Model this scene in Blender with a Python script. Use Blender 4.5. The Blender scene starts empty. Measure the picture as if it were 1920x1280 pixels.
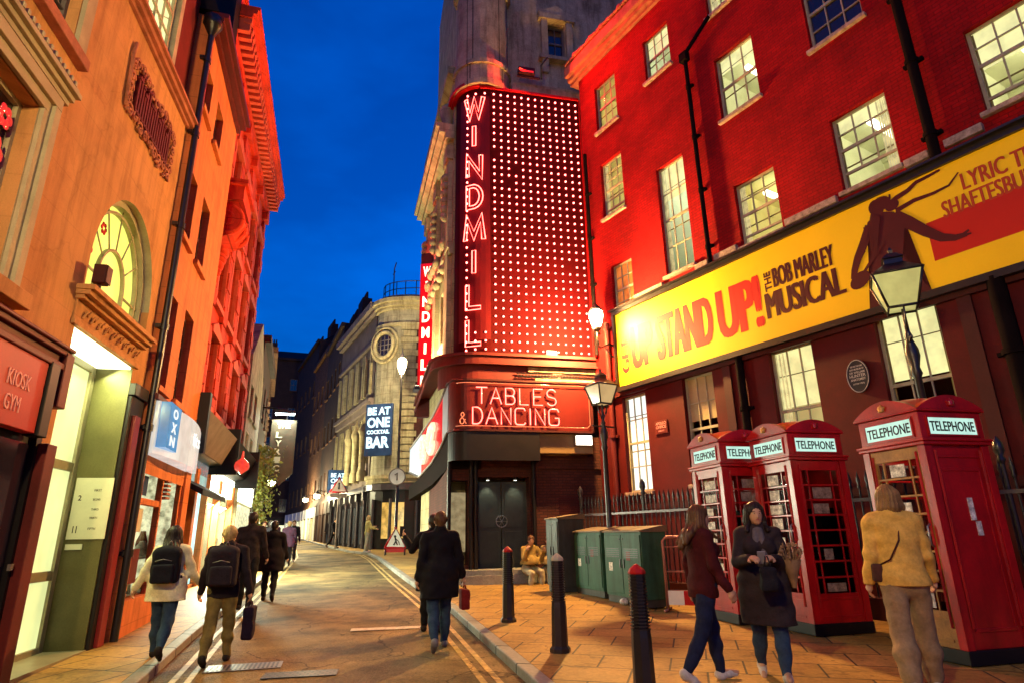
import bpy, bmesh, math, random
import numpy as np
from mathutils import Vector, Matrix
random.seed(7)
SC = bpy.context.scene
COL = SC.collection
R = math.radians
PI = math.pi

# ------------------------------------------------------------------ camera
F_PX, TILT, ROLL, CAM_Z, SLOPE = 1150.0, 17.4, -1.0, 1.62, 0.022
cam = bpy.data.cameras.new('camera')
cam.sensor_width = 36.0
cam.lens = 36.0 * F_PX / 1920.0
cam.clip_start, cam.clip_end = 0.05, 800
camo = bpy.data.objects.new('camera', cam)
COL.objects.link(camo)
camo.matrix_world = Matrix.Translation((0, 0, CAM_Z)) @ Matrix.Rotation(PI / 2 + R(TILT), 4, 'X') @ Matrix.Rotation(R(ROLL), 4, 'Z')
SC.camera = camo

# ------------------------------------------------------------------ sky and exposure
world = bpy.data.worlds.new('World')
SC.world = world
world.use_nodes = True
wn = world.node_tree
for n in list(wn.nodes):
    wn.nodes.remove(n)
w_out = wn.nodes.new('ShaderNodeOutputWorld')
w_bg = wn.nodes.new('ShaderNodeBackground')
w_sky = wn.nodes.new('ShaderNodeTexSky')
w_sky.sky_type = 'NISHITA'
w_sky.sun_disc = False
w_sky.sun_elevation = R(2.0)
w_sky.sun_rotation = R(200)
w_sky.ozone_density = 9.0
w_sky.air_density = 1.5
w_hs = wn.nodes.new('ShaderNodeHueSaturation')
w_hs.inputs['Hue'].default_value = 0.5
w_hs.inputs['Saturation'].default_value = 1.32
w_mul = wn.nodes.new('ShaderNodeMix')
w_mul.data_type = 'RGBA'
w_mul.blend_type = 'MULTIPLY'
w_mul.inputs[0].default_value = 1.0
w_tc = wn.nodes.new('ShaderNodeTexCoord')
w_map = wn.nodes.new('ShaderNodeMapping')
w_map.inputs['Scale'].default_value = (1.4, 1.4, 3.0)
w_noise = wn.nodes.new('ShaderNodeTexNoise')
w_noise.inputs['Scale'].default_value = 2.2
w_noise.inputs['Detail'].default_value = 5.0
w_ramp = wn.nodes.new('ShaderNodeValToRGB')
w_ramp.color_ramp.elements[0].position = 0.40
w_ramp.color_ramp.elements[0].color = (4.1, 3.8, 4.1, 1)
w_ramp.color_ramp.elements[1].position = 0.62
w_ramp.color_ramp.elements[1].color = (5.7, 5.6, 5.5, 1)
wn.links.new(w_tc.outputs['Generated'], w_map.inputs['Vector'])
wn.links.new(w_map.outputs[0], w_noise.inputs['Vector'])
wn.links.new(w_noise.outputs['Fac'], w_ramp.inputs['Fac'])
wn.links.new(w_sky.outputs[0], w_hs.inputs['Color'])
wn.links.new(w_hs.outputs[0], w_mul.inputs[6])
wn.links.new(w_ramp.outputs[0], w_mul.inputs[7])
wn.links.new(w_mul.outputs[2], w_bg.inputs['Color'])
wn.links.new(w_bg.outputs[0], w_out.inputs[0])
w_bg.inputs['Strength'].default_value = 0.15

SC.view_settings.view_transform = 'Standard'
SC.view_settings.look = 'None'
SC.view_settings.exposure = 0.28
SC.view_settings.gamma = 1.0
SC.render.engine = 'CYCLES'
cy = SC.cycles
cy.use_denoising = True
cy.max_bounces = 5
cy.diffuse_bounces = 3
cy.glossy_bounces = 3
cy.transmission_bounces = 4
cy.transparent_max_bounces = 6
cy.sample_clamp_indirect = 4.0
cy.caustics_reflective = False
cy.caustics_refractive = False

# ------------------------------------------------------------------ helpers
def gz(y):
    return SLOPE * y

PAVE = 0.10

def s2l(h, k=1.0):
    h = h.lstrip('#')
    o = []
    for i in (0, 2, 4):
        c = int(h[i:i + 2], 16) / 255
        o.append((c / 12.92 if c <= 0.04045 else ((c + 0.055) / 1.055) ** 2.4) * k)
    return (o[0], o[1], o[2], 1)

class MB:
    def __init__(s):
        s.v, s.f, s.mi, s.sm = [], [], [], []
    def add(s, vs, fs, mat=0, smooth=False):
        b = len(s.v)
        s.v.extend([tuple(p) for p in vs])
        for f in fs:
            s.f.append([b + i for i in f]); s.mi.append(mat); s.sm.append(smooth)
        return s
    def box(s, x0, x1, y0, y1, z0, z1, mat=0):
        vs = [(x0, y0, z0), (x1, y0, z0), (x1, y1, z0), (x0, y1, z0), (x0, y0, z1), (x1, y0, z1), (x1, y1, z1), (x0, y1, z1)]
        return s.add(vs, [(0, 3, 2, 1), (4, 5, 6, 7), (0, 1, 5, 4), (1, 2, 6, 5), (2, 3, 7, 6), (3, 0, 4, 7)], mat)
    def quad(s, a, b, c, d, mat=0):
        return s.add([a, b, c, d], [(0, 1, 2, 3)], mat)
    def prism(s, pts, a0, a1, plane='xz', mat=0, smooth=False):
        # extrude a 2D outline between a0 and a1 along the missing axis
        n = len(pts)
        def P(p, a):
            return {'xz': (p[0], a, p[1]), 'xy': (p[0], p[1], a), 'yz': (a, p[0], p[1])}[plane]
        vs = [P(p, a0) for p in pts] + [P(p, a1) for p in pts]
        fs = [tuple(range(n)), tuple(range(2 * n - 1, n - 1, -1))]
        s.add(vs, fs, mat)
        b = [(i, i + n, (i + 1) % n + n, (i + 1) % n) for i in range(n)]
        s.add(vs, b, mat, smooth)
        return s
    def tube(s, pts, r, n=6, closed=False, mat=0, rr=None):
        pts = [Vector(p) for p in pts]
        m = len(pts)
        vs = []
        up = None
        for i, p in enumerate(pts):
            if closed:
                t = (pts[(i + 1) % m] - pts[i - 1])
            else:
                t = pts[min(i + 1, m - 1)] - pts[max(i - 1, 0)]
            t = t.normalized() if t.length > 1e-9 else Vector((0, 0, 1))
            if up is None:
                up = Vector((0, 0, 1)) if abs(t.z) < 0.9 else Vector((1, 0, 0))
            a = t.cross(up)
            if a.length < 1e-6:
                a = t.cross(Vector((1, 0.3, 0)))
            a.normalize()
            b = a.cross(t).normalized()
            up = b
            q = rr[i] if rr else r
            for k in range(n):
                an = 2 * PI * k / n
                vs.append(p + a * (q * math.cos(an)) + b * (q * math.sin(an)))
        fs = []
        for i in range(m if closed else m - 1):
            for k in range(n):
                i2 = (i + 1) % m
                fs.append((i * n + k, i * n + (k + 1) % n, i2 * n + (k + 1) % n, i2 * n + k))
        if not closed:
            fs.append(tuple(range(n - 1, -1, -1)))
            fs.append(tuple((m - 1) * n + k for k in range(n)))
        return s.add(vs, fs, mat, True)
    def cyl(s, p0, p1, r0, r1=None, n=16, mat=0, smooth=True):
        r1 = r0 if r1 is None else r1
        p0, p1 = Vector(p0), Vector(p1)
        t = (p1 - p0).normalized()
        u = Vector((1, 0, 0)) if abs(t.x) < 0.9 else Vector((0, 1, 0))
        a = t.cross(u).normalized(); b = t.cross(a)
        vs = []
        for p, r in ((p0, r0), (p1, r1)):
            for k in range(n):
                an = 2 * PI * k / n
                vs.append(p + a * (r * math.cos(an)) + b * (r * math.sin(an)))
        s.add(vs, [(k, (k + 1) % n, (k + 1) % n + n, k + n) for k in range(n)], mat, smooth)
        s.add(vs, [tuple(range(n - 1, -1, -1)), tuple(range(n, 2 * n))], mat)
        return s
    def lathe(s, prof, n=16, c=(0, 0, 0), mat=0, smooth=True, a0=0.0):
        vs = []
        for r, z in prof:
            for k in range(n):
                an = 2 * PI * k / n + a0
                vs.append((c[0] + r * math.cos(an), c[1] + r * math.sin(an), c[2] + z))
        fs = []
        for i in range(len(prof) - 1):
            for k in range(n):
                fs.append((i * n + k, i * n + (k + 1) % n, (i + 1) * n + (k + 1) % n, (i + 1) * n + k))
        s.add(vs, fs, mat, smooth)
        return s
    def ball(s, c, r, nu=10, nv=6, mat=0):
        if not isinstance(r, (tuple, list)):
            r = (r, r, r)
        vs = [(c[0], c[1], c[2] - r[2])]
        for j in range(1, nv):
            ph = -PI / 2 + PI * j / nv
            for i in range(nu):
                th = 2 * PI * i / nu
                vs.append((c[0] + r[0] * math.cos(ph) * math.cos(th), c[1] + r[1] * math.cos(ph) * math.sin(th), c[2] + r[2] * math.sin(ph)))
        vs.append((c[0], c[1], c[2] + r[2]))
        fs = [(0, 1 + (i + 1) % nu, 1 + i) for i in range(nu)]
        for j in range(nv - 2):
            for i in range(nu):
                a = 1 + j * nu; b = a + nu
                fs.append((a + i, a + (i + 1) % nu, b + (i + 1) % nu, b + i))
        a = 1 + (nv - 2) * nu; t = len(vs) - 1
        fs += [(a + i, a + (i + 1) % nu, t) for i in range(nu)]
        return s.add(vs, fs, mat, True)
    def build(s, name, mats, parent=None, bevel=0.0, loc=None, rotz=None):
        me = bpy.data.meshes.new(name)
        me.from_pydata(s.v, [], s.f)
        if not isinstance(mats, (list, tuple)):
            mats = [mats]
        for m in mats:
            me.materials.append(m)
        if s.f:
            me.polygons.foreach_set('material_index', s.mi)
            me.polygons.foreach_set('use_smooth', s.sm)
        me.update()
        o = bpy.data.objects.new(name, me)
        COL.objects.link(o)
        if parent is not None:
            o.parent = parent
        if loc is not None:
            o.location = loc
        if rotz is not None:
            o.rotation_euler = (0, 0, rotz)
        if bevel:
            b = o.modifiers.new('bevel', 'BEVEL')
            b.width = bevel; b.segments = 2; b.limit_method = 'ANGLE'; b.angle_limit = R(50)
        return o

def tag(o, label, cat, group=None):
    o['label'] = label; o['category'] = cat
    if group:
        o['group'] = group
    return o

def thing(name, label, cat, loc=(0, 0, 0), rotz=0.0, group=None):
    o = bpy.data.objects.new(name, None)
    COL.objects.link(o)
    o.empty_display_size = 0.2
    o.location = loc
    o.rotation_euler = (0, 0, rotz)
    return tag(o, label, cat, group)

def structure(o):
    o['kind'] = 'structure'
    return o

def copy_tree(o, parent=None):
    c = o.copy()
    COL.objects.link(c)
    if parent is not None:
        c.parent = parent
    for ch in list(o.children):
        copy_tree(ch, c)
    return c

class Frame:
    """a facade: local x runs to the right as you face it, local y goes into the building"""
    def __init__(s, o, az, side, setback=0.0):
        a = R(az)
        f = Vector((math.sin(a), math.cos(a), 0))
        s.u = f if side == 'L' else -f
        s.n = Vector((s.u.y, -s.u.x, 0))
        s.o = Vector((o[0], o[1], 0)) - s.n * setback
        s.rot = math.atan2(s.u.y, s.u.x)
    def w(s, u, y, z):
        return s.o + s.u * u - s.n * y + Vector((0, 0, z))

# ------------------------------------------------------------------ materials
def _base(name):
    m = bpy.data.materials.new(name)
    m.use_nodes = True
    nt = m.node_tree
    b = nt.nodes['Principled BSDF']
    return m, nt, b

def _coords(nt, plane=None, scale=(1, 1, 1), rot=0.0):
    tc = nt.nodes.new('ShaderNodeTexCoord')
    mp = nt.nodes.new('ShaderNodeMapping')
    mp.inputs['Scale'].default_value = scale
    mp.inputs['Rotation'].default_value = (0, 0, rot)
    if plane == 'xz':
        sx = nt.nodes.new('ShaderNodeSeparateXYZ'); cx = nt.nodes.new('ShaderNodeCombineXYZ')
        ad = nt.nodes.new('ShaderNodeMath'); ad.operation = 'ADD'
        nt.links.new(tc.outputs['Object'], sx.inputs[0])
        nt.links.new(sx.outputs[0], ad.inputs[0]); nt.links.new(sx.outputs[1], ad.inputs[1])
        nt.links.new(ad.outputs[0], cx.inputs[0]); nt.links.new(sx.outputs[2], cx.inputs[1])
        nt.links.new(cx.outputs[0], mp.inputs['Vector'])
    else:
        nt.links.new(tc.outputs['Object'], mp.inputs['Vector'])
    return mp.outputs[0]

def _noise(nt, vec, scale, detail=4, rough=0.6):
    n = nt.nodes.new('ShaderNodeTexNoise')
    n.inputs['Scale'].default_value = scale
    n.inputs['Detail'].default_value = detail
    n.inputs['Roughness'].default_value = rough
    nt.links.new(vec, n.inputs['Vector'])
    return n.outputs['Fac']

def _ramp(nt, fac, c0, c1, p0=0.35, p1=0.65):
    r = nt.nodes.new('ShaderNodeValToRGB')
    r.color_ramp.elements[0].position = p0; r.color_ramp.elements[0].color = c0
    r.color_ramp.elements[1].position = p1; r.color_ramp.elements[1].color = c1
    nt.links.new(fac, r.inputs['Fac'])
    return r.outputs[0]

def _mul(nt, a, b, fac=1.0, mode='MULTIPLY'):
    m = nt.nodes.new('ShaderNodeMix'); m.data_type = 'RGBA'; m.blend_type = mode
    m.inputs[0].default_value = fac
    nt.links.new(a, m.inputs[6]); nt.links.new(b, m.inputs[7])
    return m.outputs[2]

def _bump(nt, b, h, strength=0.3, dist=0.01):
    bp = nt.nodes.new('ShaderNodeBump')
    bp.inputs['Strength'].default_value = strength
    bp.inputs['Distance'].default_value = dist
    nt.links.new(h, bp.inputs['Height'])
    nt.links.new(bp.outputs[0], b.inputs['Normal'])

def scl(c, k):
    return (c[0] * k, c[1] * k, c[2] * k, 1)

def surf(name, col, rough=0.6, var=0.25, scale=3.0, fine=40.0, bump=0.15, metal=0.0, dist=0.006, spec=0.22):
    """painted / rendered / metal surface with large blotches and fine grain"""
    m, nt, b = _base(name)
    v = _coords(nt)
    n1 = _noise(nt, v, scale, 5)
    n2 = _noise(nt, v, fine, 3)
    c = _ramp(nt, n1, scl(col, 1 - var), scl(col, 1 + var * 0.6), 0.3, 0.7)
    c2 = _ramp(nt, n2, (1 - var * .5,) * 3 + (1,), (1, 1, 1, 1), 0.3, 0.6)
    nt.links.new(_mul(nt, c, c2), b.inputs['Base Color'])
    b.inputs['Roughness'].default_value = rough
    b.inputs['Metallic'].default_value = metal
    b.inputs['Specular IOR Level'].default_value = spec
    if bump:
        _bump(nt, b, n2, bump, dist)
    return m

def weather(m, streak=0.0, joints=0.0, cracks=0.0, spots=0.0, patches=0.0, jw=1.1, jh=.46, plane='xz', col=(.25, .2, .16, 1)):
    """lasting wear on a surface: run-off stains, masonry joints, hairline cracks, gum spots, repair patches"""
    nt = m.node_tree; b = nt.nodes['Principled BSDF']
    src = b.inputs['Base Color'].links[0].from_socket
    v = _coords(nt, plane)
    def mulfac(src, fac_socket, k, c):
        mx = nt.nodes.new('ShaderNodeMix'); mx.data_type = 'RGBA'; mx.blend_type = 'MULTIPLY'
        ml = nt.nodes.new('ShaderNodeMath'); ml.operation = 'MULTIPLY'; ml.inputs[1].default_value = k
        nt.links.new(fac_socket, ml.inputs[0]); nt.links.new(ml.outputs[0], mx.inputs[0])
        nt.links.new(src, mx.inputs[6]); mx.inputs[7].default_value = c
        return mx.outputs[2]
    if streak:
        mp = nt.nodes.new('ShaderNodeMapping'); mp.inputs['Scale'].default_value = (3.2, .35, 1)
        nt.links.new(v, mp.inputs['Vector'])
        n = _noise(nt, mp.outputs[0], 1.6, 6, .65)
        src = mulfac(src, _ramp(nt, n, (0, 0, 0, 1), (1, 1, 1, 1), .46, .74), streak, col)
        n = _noise(nt, v, .9, 7, .7)
        src = mulfac(src, _ramp(nt, n, (0, 0, 0, 1), (1, 1, 1, 1), .50, .72), streak * .8, col)
    if joints:
        t = nt.nodes.new('ShaderNodeTexBrick'); t.inputs['Scale'].default_value = 1.0
        t.inputs['Brick Width'].default_value = jw; t.inputs['Row Height'].default_value = jh; t.inputs['Mortar Size'].default_value = .008
        nt.links.new(v, t.inputs['Vector'])
        src = mulfac(src, t.outputs['Fac'], joints, col)
    if cracks:
        vo = nt.nodes.new('ShaderNodeTexVoronoi'); vo.feature = 'DISTANCE_TO_EDGE'; vo.inputs['Scale'].default_value = .55
        dn = nt.nodes.new('ShaderNodeTexNoise'); dn.inputs['Scale'].default_value = 3.0; nt.links.new(v, dn.inputs['Vector'])
        ad = nt.nodes.new('ShaderNodeMix'); ad.data_type = 'RGBA'; ad.blend_type = 'ADD'; ad.inputs[0].default_value = .5
        nt.links.new(v, ad.inputs[6]); nt.links.new(dn.outputs['Color'], ad.inputs[7]); nt.links.new(ad.outputs[2], vo.inputs['Vector'])
        src = mulfac(src, _ramp(nt, vo.outputs['Distance'], (1, 1, 1, 1), (0, 0, 0, 1), .002, .012), cracks, col)
    if spots:
        vo = nt.nodes.new('ShaderNodeTexVoronoi'); vo.inputs['Scale'].default_value = 4.5
        nt.links.new(v, vo.inputs['Vector'])
        src = mulfac(src, _ramp(nt, vo.outputs['Distance'], (1, 1, 1, 1), (0, 0, 0, 1), .07, .12), spots, (.30, .28, .26, 1))
        n = _noise(nt, v, .7, 6, .7)
        src = mulfac(src, _ramp(nt, n, (0, 0, 0, 1), (1, 1, 1, 1), .48, .70), spots, (.42, .36, .30, 1))
    if patches:
        vo = nt.nodes.new('ShaderNodeTexVoronoi'); vo.feature = 'F1'; vo.distance = 'CHEBYCHEV'; vo.inputs['Scale'].default_value = .42
        nt.links.new(v, vo.inputs['Vector'])
        sp = nt.nodes.new('ShaderNodeSeparateColor'); nt.links.new(vo.outputs['Color'], sp.inputs[0])
        src = mulfac(src, _ramp(nt, sp.outputs[0], (0, 0, 0, 1), (1, 1, 1, 1), .45, .5), patches, (.55, .50, .48, 1))
    nt.links.new(src, b.inputs['Base Color'])
    return m

def brick(name, c1, c2, mortar, plane='xz', bw=0.225, bh=0.075, ms=0.012, rough=0.85, rot=0.0, offset=0.5, blotch=0.35, bump=0.4, bscale=1.3, var=0.5):
    m, nt, b = _base(name)
    v = _coords(nt, plane, rot=rot)
    t = nt.nodes.new('ShaderNodeTexBrick')
    t.inputs['Color1'].default_value = c1; t.inputs['Color2'].default_value = c2; t.inputs['Mortar'].default_value = mortar
    t.inputs['Scale'].default_value = 1.0
    t.inputs['Brick Width'].default_value = bw; t.inputs['Row Height'].default_value = bh
    t.inputs['Mortar Size'].default_value = ms; t.inputs['Mortar Smooth'].default_value = 0.2
    t.inputs['Bias'].default_value = 0.0
    t.offset = offset
    nt.links.new(v, t.inputs['Vector'])
    n1 = _noise(nt, v, bscale, 5)
    n2 = _noise(nt, v, 22.0, 4)
    k = _ramp(nt, n1, (1 - blotch,) * 3 + (1,), (1 + blotch * .3,) * 3 + (1,), 0.3, 0.7)
    k2 = _ramp(nt, n2, (1 - var * .5,) * 3 + (1,), (1.05,) * 3 + (1,), 0.3, 0.65)
    nt.links.new(_mul(nt, _mul(nt, t.outputs['Color'], k), k2), b.inputs['Base Color'])
    b.inputs['Roughness'].default_value = rough
    b.inputs['Specular IOR Level'].default_value = 0.15
    mx = nt.nodes.new('ShaderNodeMath'); mx.operation = 'MULTIPLY_ADD'
    nt.links.new(t.outputs['Fac'], mx.inputs[0]); mx.inputs[1].default_value = -1.0
    nt.links.new(n2, mx.inputs[2])
    _bump(nt, b, mx.outputs[0], bump, 0.008)
    return m

def glow(name, col, strength=1.0, var=0.0, scale=2.0, sampling=True):
    m, nt, b = _base(name)
    b.inputs['Base Color'].default_value = scl(col, 0.3)
    b.inputs['Roughness'].default_value = 0.15
    b.inputs['Emission Strength'].default_value = strength
    if var:
        v = _coords(nt)
        n = _noise(nt, v, scale, 3)
        nt.links.new(_ramp(nt, n, scl(col, 1 - var), col, 0.35, 0.6), b.inputs['Emission Color'])
    else:
        b.inputs['Emission Color'].default_value = col
    if not sampling:
        m.cycles.emission_sampling = 'NONE'
    return m

def glass(name, tint=(0.02, 0.025, 0.03, 1), rough=0.08):
    m, nt, b = _base(name)
    b.inputs['Base Color'].default_value = tint
    b.inputs['Roughness'].default_value = rough
    b.inputs['Specular IOR Level'].default_value = 0.8
    return m

M = {}
M['asphalt'] = weather(surf('asphalt', (0.225, 0.148, 0.058, 1), 0.75, 0.85, 0.8, 34.0, 1.0, dist=0.03, spec=.12), cracks=.9, spots=.6, patches=.7, plane=None)
M['paving'] = brick('paving_slabs', (0.48, 0.285, 0.075, 1), (0.38, 0.215, 0.055, 1), (0.07, 0.05, 0.03, 1), None, 0.75, 0.6, 0.012, 0.6, R(15.5), 0.5, 0.4, 0.5, 0.7, 0.6)
weather(M['paving'], spots=.75, cracks=.5, plane=None)
M['granite'] = brick('granite_kerb', (0.30, 0.29, 0.26, 1), (0.24, 0.23, 0.21, 1), (0.03, 0.03, 0.03, 1), None, 50.0, 0.9, 0.02, 0.6, R(15.5), 0.0, 0.3, 0.3)
M['yellow_paint'] = weather(surf('road_yellow_paint', (0.50, 0.33, 0.09, 1), 0.6, 0.6, 5.0, 25.0, 0.6), spots=.9, cracks=.9, plane=None)
M['render'] = weather(surf('cream_render', (0.60, 0.29, 0.105, 1), 0.85, 0.2, 0.9, 60.0, 0.45), streak=.5, joints=.13, cracks=.16)
M['render_trim'] = surf('stone_trim', (0.45, 0.38, 0.24, 1), 0.75, 0.2, 2.0, 60.0, 0.25)
M['orange_render'] = surf('orange_render', (0.70, 0.20, 0.055, 1), 0.8, 0.18, 1.2, 50.0, 0.4)
weather(M['orange_render'], streak=.5, joints=.3)
M['red_stone'] = weather(surf('red_stone', (0.72, 0.050, 0.018, 1), 0.85, 0.25, 1.4, 40.0, 0.5), streak=.5, joints=.7, jw=.9, jh=.45)
M['red_stone_trim'] = surf('pale_carved_stone', (0.72, 0.10, 0.05, 1), 0.8, 0.25, 3.0, 50.0, 0.3)
M['slate'] = surf('dark_slate', (0.012, 0.008, 0.009, 1), 0.7, 0.4, 2.0, 30.0, 0.5)
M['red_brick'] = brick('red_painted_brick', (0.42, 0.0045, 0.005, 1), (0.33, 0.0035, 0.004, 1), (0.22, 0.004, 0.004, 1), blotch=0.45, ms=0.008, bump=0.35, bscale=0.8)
M['dark_brick'] = brick('dark_brown_brick', (0.10, 0.030, 0.022, 1), (0.07, 0.022, 0.018, 1), (0.05, 0.02, 0.02, 1), blotch=0.4, bump=0.4)
M['coping'] = surf('painted_coping', (0.45, 0.16, 0.09, 1), 0.8, 0.35, 4.0, 40.0, 0.5)
M['sill_stone'] = surf('worn_white_sill', (0.42, 0.30, 0.24, 1), 0.8, 0.55, 9.0, 40.0, 0.5)
M['maroon'] = surf('maroon_paint', (0.13, 0.014, 0.012, 1), 0.55, 0.3, 1.5, 30.0, 0.1)
M['maroon_dark'] = surf('dark_maroon_paint', (0.06, 0.008, 0.008, 1), 0.55, 0.3, 1.5, 30.0, 0.1)
M['red_paint'] = surf('red_sign_paint', (0.42, 0.006, 0.008, 1), 0.45, 0.15, 2.0, 40.0, 0.05)
M['pipe_black'] = surf('pipe_black', (0.010, 0.006, 0.006, 1), 0.9, 0.3, 3.0, 40.0, 0.2, spec=.03)
M['black'] = surf('black_paint', (0.010, 0.007, 0.008, 1), 0.45, 0.3, 3.0, 40.0, 0.08)
M['iron'] = surf('black_iron', (0.014, 0.011, 0.012, 1), 0.36, 0.4, 8.0, 60.0, 0.25, spec=0.55)
M['grey_metal'] = surf('brushed_metal', (0.32, 0.31, 0.29, 1), 0.35, 0.25, 4.0, 60.0, 0.1, 0.8)
M['frame_cream'] = surf('cream_sash_paint', (0.42, 0.37, 0.24, 1), 0.5, 0.2, 5.0, 40.0, 0.1)
M['frame_dark'] = surf('brown_sash_paint', (0.10, 0.035, 0.025, 1), 0.5, 0.25, 5.0, 40.0, 0.1)
M['frame_grey'] = surf('grey_sash_paint', (0.16, 0.13, 0.12, 1), 0.5, 0.25, 5.0, 40.0, 0.1)
M['lit_yellow'] = glow('lit_window_yellow', (0.80, 0.76, 0.24, 1), 1.0, 0.3, 1.6)
M['lit_pale'] = glow('lit_window_pale', (0.86, 0.90, 0.42, 1), 1.05, 0.25, 1.6)
M['lit_white'] = glow('lit_window_white', (0.86, 0.95, 0.88, 1), 1.05, 0.18, 1.4)
M['lit_blind'] = glow('lit_window_blind', (0.50, 0.44, 0.17, 1), 0.85, 0.35, 1.2)
M['lit_orange'] = glow('lit_window_orange', (0.75, 0.22, 0.04, 1), 0.75, 0.6, 3.0)
M['blind'] = surf('roller_blind', (0.45, 0.34, 0.18, 1), 0.8, 0.2, 3.0, 50.0, 0.1)
M['wall_warm'] = surf('warm_room_wall', (.80, .72, .38, 1), .8, .12, 1.5, 30, .1)
M['wall_pale'] = surf('pale_room_wall', (.82, .82, .60, 1), .8, .12, 1.5, 30, .1)
M['furniture'] = surf('dark_furniture', (.22, .13, .06, 1), .6, .5, 6.0, 40, .1)
M['shop_lamp'] = glow('shop_strip_lamp', (.90, 1.0, .80, 1), 45.0)
M['room_lamp'] = glow('room_lamp', (1.0, .98, .64, 1), 95.0)
M['room_lamp_cool'] = glow('cool_room_lamp', (.90, 1.0, .84, 1), 170.0)
m_, nt_, b_ = _base('clear_glass'); b_.inputs['Transmission Weight'].default_value = 1.0; b_.inputs['Roughness'].default_value = 0.0; b_.inputs['IOR'].default_value = 1.22
M['clear_glass'] = m_
M['glass_dark'] = glass('dark_window_glass', (0.018, 0.012, 0.022, 1))
M['glass_brown'] = glass('brown_window_glass', (0.10, 0.035, 0.02, 1), 0.15)
M['olive'] = surf('olive_door_wall', (0.115, 0.105, 0.04, 1), 0.35, 0.3, 1.3, 60.0, 0.05)
M['door_frame'] = surf('door_frame_metal', (0.30, 0.26, 0.16, 1), 0.4, 0.2, 3.0, 40.0, 0.05, 0.3)
M['lit_door'] = glow('lit_doorway_glass', (0.80, 0.86, 0.36, 1), 1.0, 0.25, 1.0)
M['lit_shop'] = glow('lit_shop_interior', (0.84, 0.84, 0.50, 1), 1.1, 0.8, 7.0)
M['lit_cyan'] = glow('lit_shop_cyan', (0.42, 0.85, 0.80, 1), 1.6, 0.4, 2.0)
M['lit_bright'] = glow('lit_shop_white', (0.86, 1.0, 0.72, 1), 7.0, 0.15, 2.0)
M['white_sign'] = surf('white_sign_board', (0.62, 0.60, 0.42, 1), 0.5, 0.08, 3.0, 40.0, 0.03)
M['ink'] = surf('dark_lettering', (0.03, 0.02, 0.02, 1), 0.6, 0.1, 5.0, 40.0, 0.0)
M['ink_maroon'] = surf('maroon_lettering', (0.075, 0.006, 0.008, 1), 0.6, 0.1, 5.0, 40.0, 0.0)
M['ink_red'] = surf('red_lettering', (0.62, 0.008, 0.006, 1), 0.6, 0.1, 5.0, 40.0, 0.0)
M['pink_letter'] = surf('pale_pink_lettering', (0.80, 0.35, 0.33, 1), 0.6, 0.1, 5.0, 40.0, 0.0)
M['banner_yellow'] = surf('yellow_banner', (0.95, 0.60, 0.006, 1), 0.55, 0.05, 1.0, 30.0, 0.03)
M['banner_red'] = surf('red_banner_band', (0.50, 0.016, 0.006, 1), 0.55, 0.06, 1.0, 30.0, 0.03)
M['tower_stone'] = brick('tower_stone', (0.52, 0.40, 0.26, 1), (0.43, 0.33, 0.21, 1), (0.12, 0.09, 0.06, 1), None, 200.0, 0.9, 0.012, 0.85, 0.0, 0.0, 0.35, 0.3)
weather(M['tower_stone'], streak=.85, col=(.35, .28, .22, 1))
M['cream_stone'] = weather(surf('cream_stone', (0.46, 0.385, 0.21, 1), 0.85, 0.3, 2.0, 30.0, 0.5), streak=.7, joints=.6, jw=1.2, jh=.5)
M['bulb_panel'] = surf('red_lamp_panel', (0.05, 0.0003, 0.001, 1), 0.7, 0.25, 2.5, 50.0, 0.1, spec=.08)
M['neon_panel'] = surf('red_neon_backing', (0.11, 0.001, 0.002, 1), 0.6, 0.2, 2.5, 50.0, 0.1)
M['bulb'] = glow('red_bulb', (1.0, 0.12, 0.10, 1), 15.0)
M['neon'] = glow('red_neon_tube', (1.0, 0.09, 0.07, 1), 9.0)
M['neon_soft'] = glow('pink_neon_tube', (1.0, 0.10, 0.075, 1), 7.0)
M['neon_dim'] = glow('dim_neon_tube', (1.0, 0.26, 0.12, 1), 0.8)
M['blade_red'] = glow('blade_sign_face', (0.62, 0.004, 0.010, 1), 0.9)
M['blade_letter'] = glow('blade_sign_letter', (1.0, 0.62, 0.42, 1), 3.0)
M['sign_white'] = glow('backlit_white_panel', (0.80, 0.92, 0.95, 1), 0.8, 0.2, 2.0)
M['sign_red'] = glow('backlit_red_letter', (0.85, 0.02, 0.02, 1), 0.9)
M['white_lamp'] = glow('white_lamp', (1.0, 1.0, 0.85, 1), 5.0)
M['opal'] = glow('opal_telephone_panel', (0.52, 0.85, 0.72, 1), 0.85, 0.15, 6.0)
M['kiosk_red'] = weather(surf('telephone_box_red', (0.44, 0.006, 0.009, 1), 0.30, 0.3, 2.0, 40.0, 0.12, spec=0.45), streak=.6, col=(.35, .22, .2, 1))
M['gold'] = surf('gilt_crown', (0.55, 0.30, 0.08, 1), 0.4, 0.3, 20.0, 60.0, 0.2, 0.4)
M['poster'] = surf('pasted_cards', (0.80, 0.76, 0.66, 1), 0.6, 0.75, 14.0, 60.0, 0.05)
M['kiosk_glass'] = glass('kiosk_glass', (0.05, 0.03, 0.03, 1), 0.1)
M['cabinet_green'] = surf('green_cabinet_paint', (0.030, 0.095, 0.055, 1), 0.5, 0.3, 2.0, 60.0, 0.1, spec=0.15)
M['cabinet_grey'] = surf('grey_cabinet_paint', (0.05, 0.052, 0.045, 1), 0.42, 0.25, 2.0, 60.0, 0.1)
weather(M['cabinet_green'], streak=.85, col=(.34, .26, .18, 1)); weather(M['cabinet_grey'], streak=.8, col=(.4, .3, .22, 1))
M['lantern_glass'] = glow('lantern_glass', (0.52, 0.48, 0.16, 1), 0.85, 0.25, 3.0)
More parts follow.
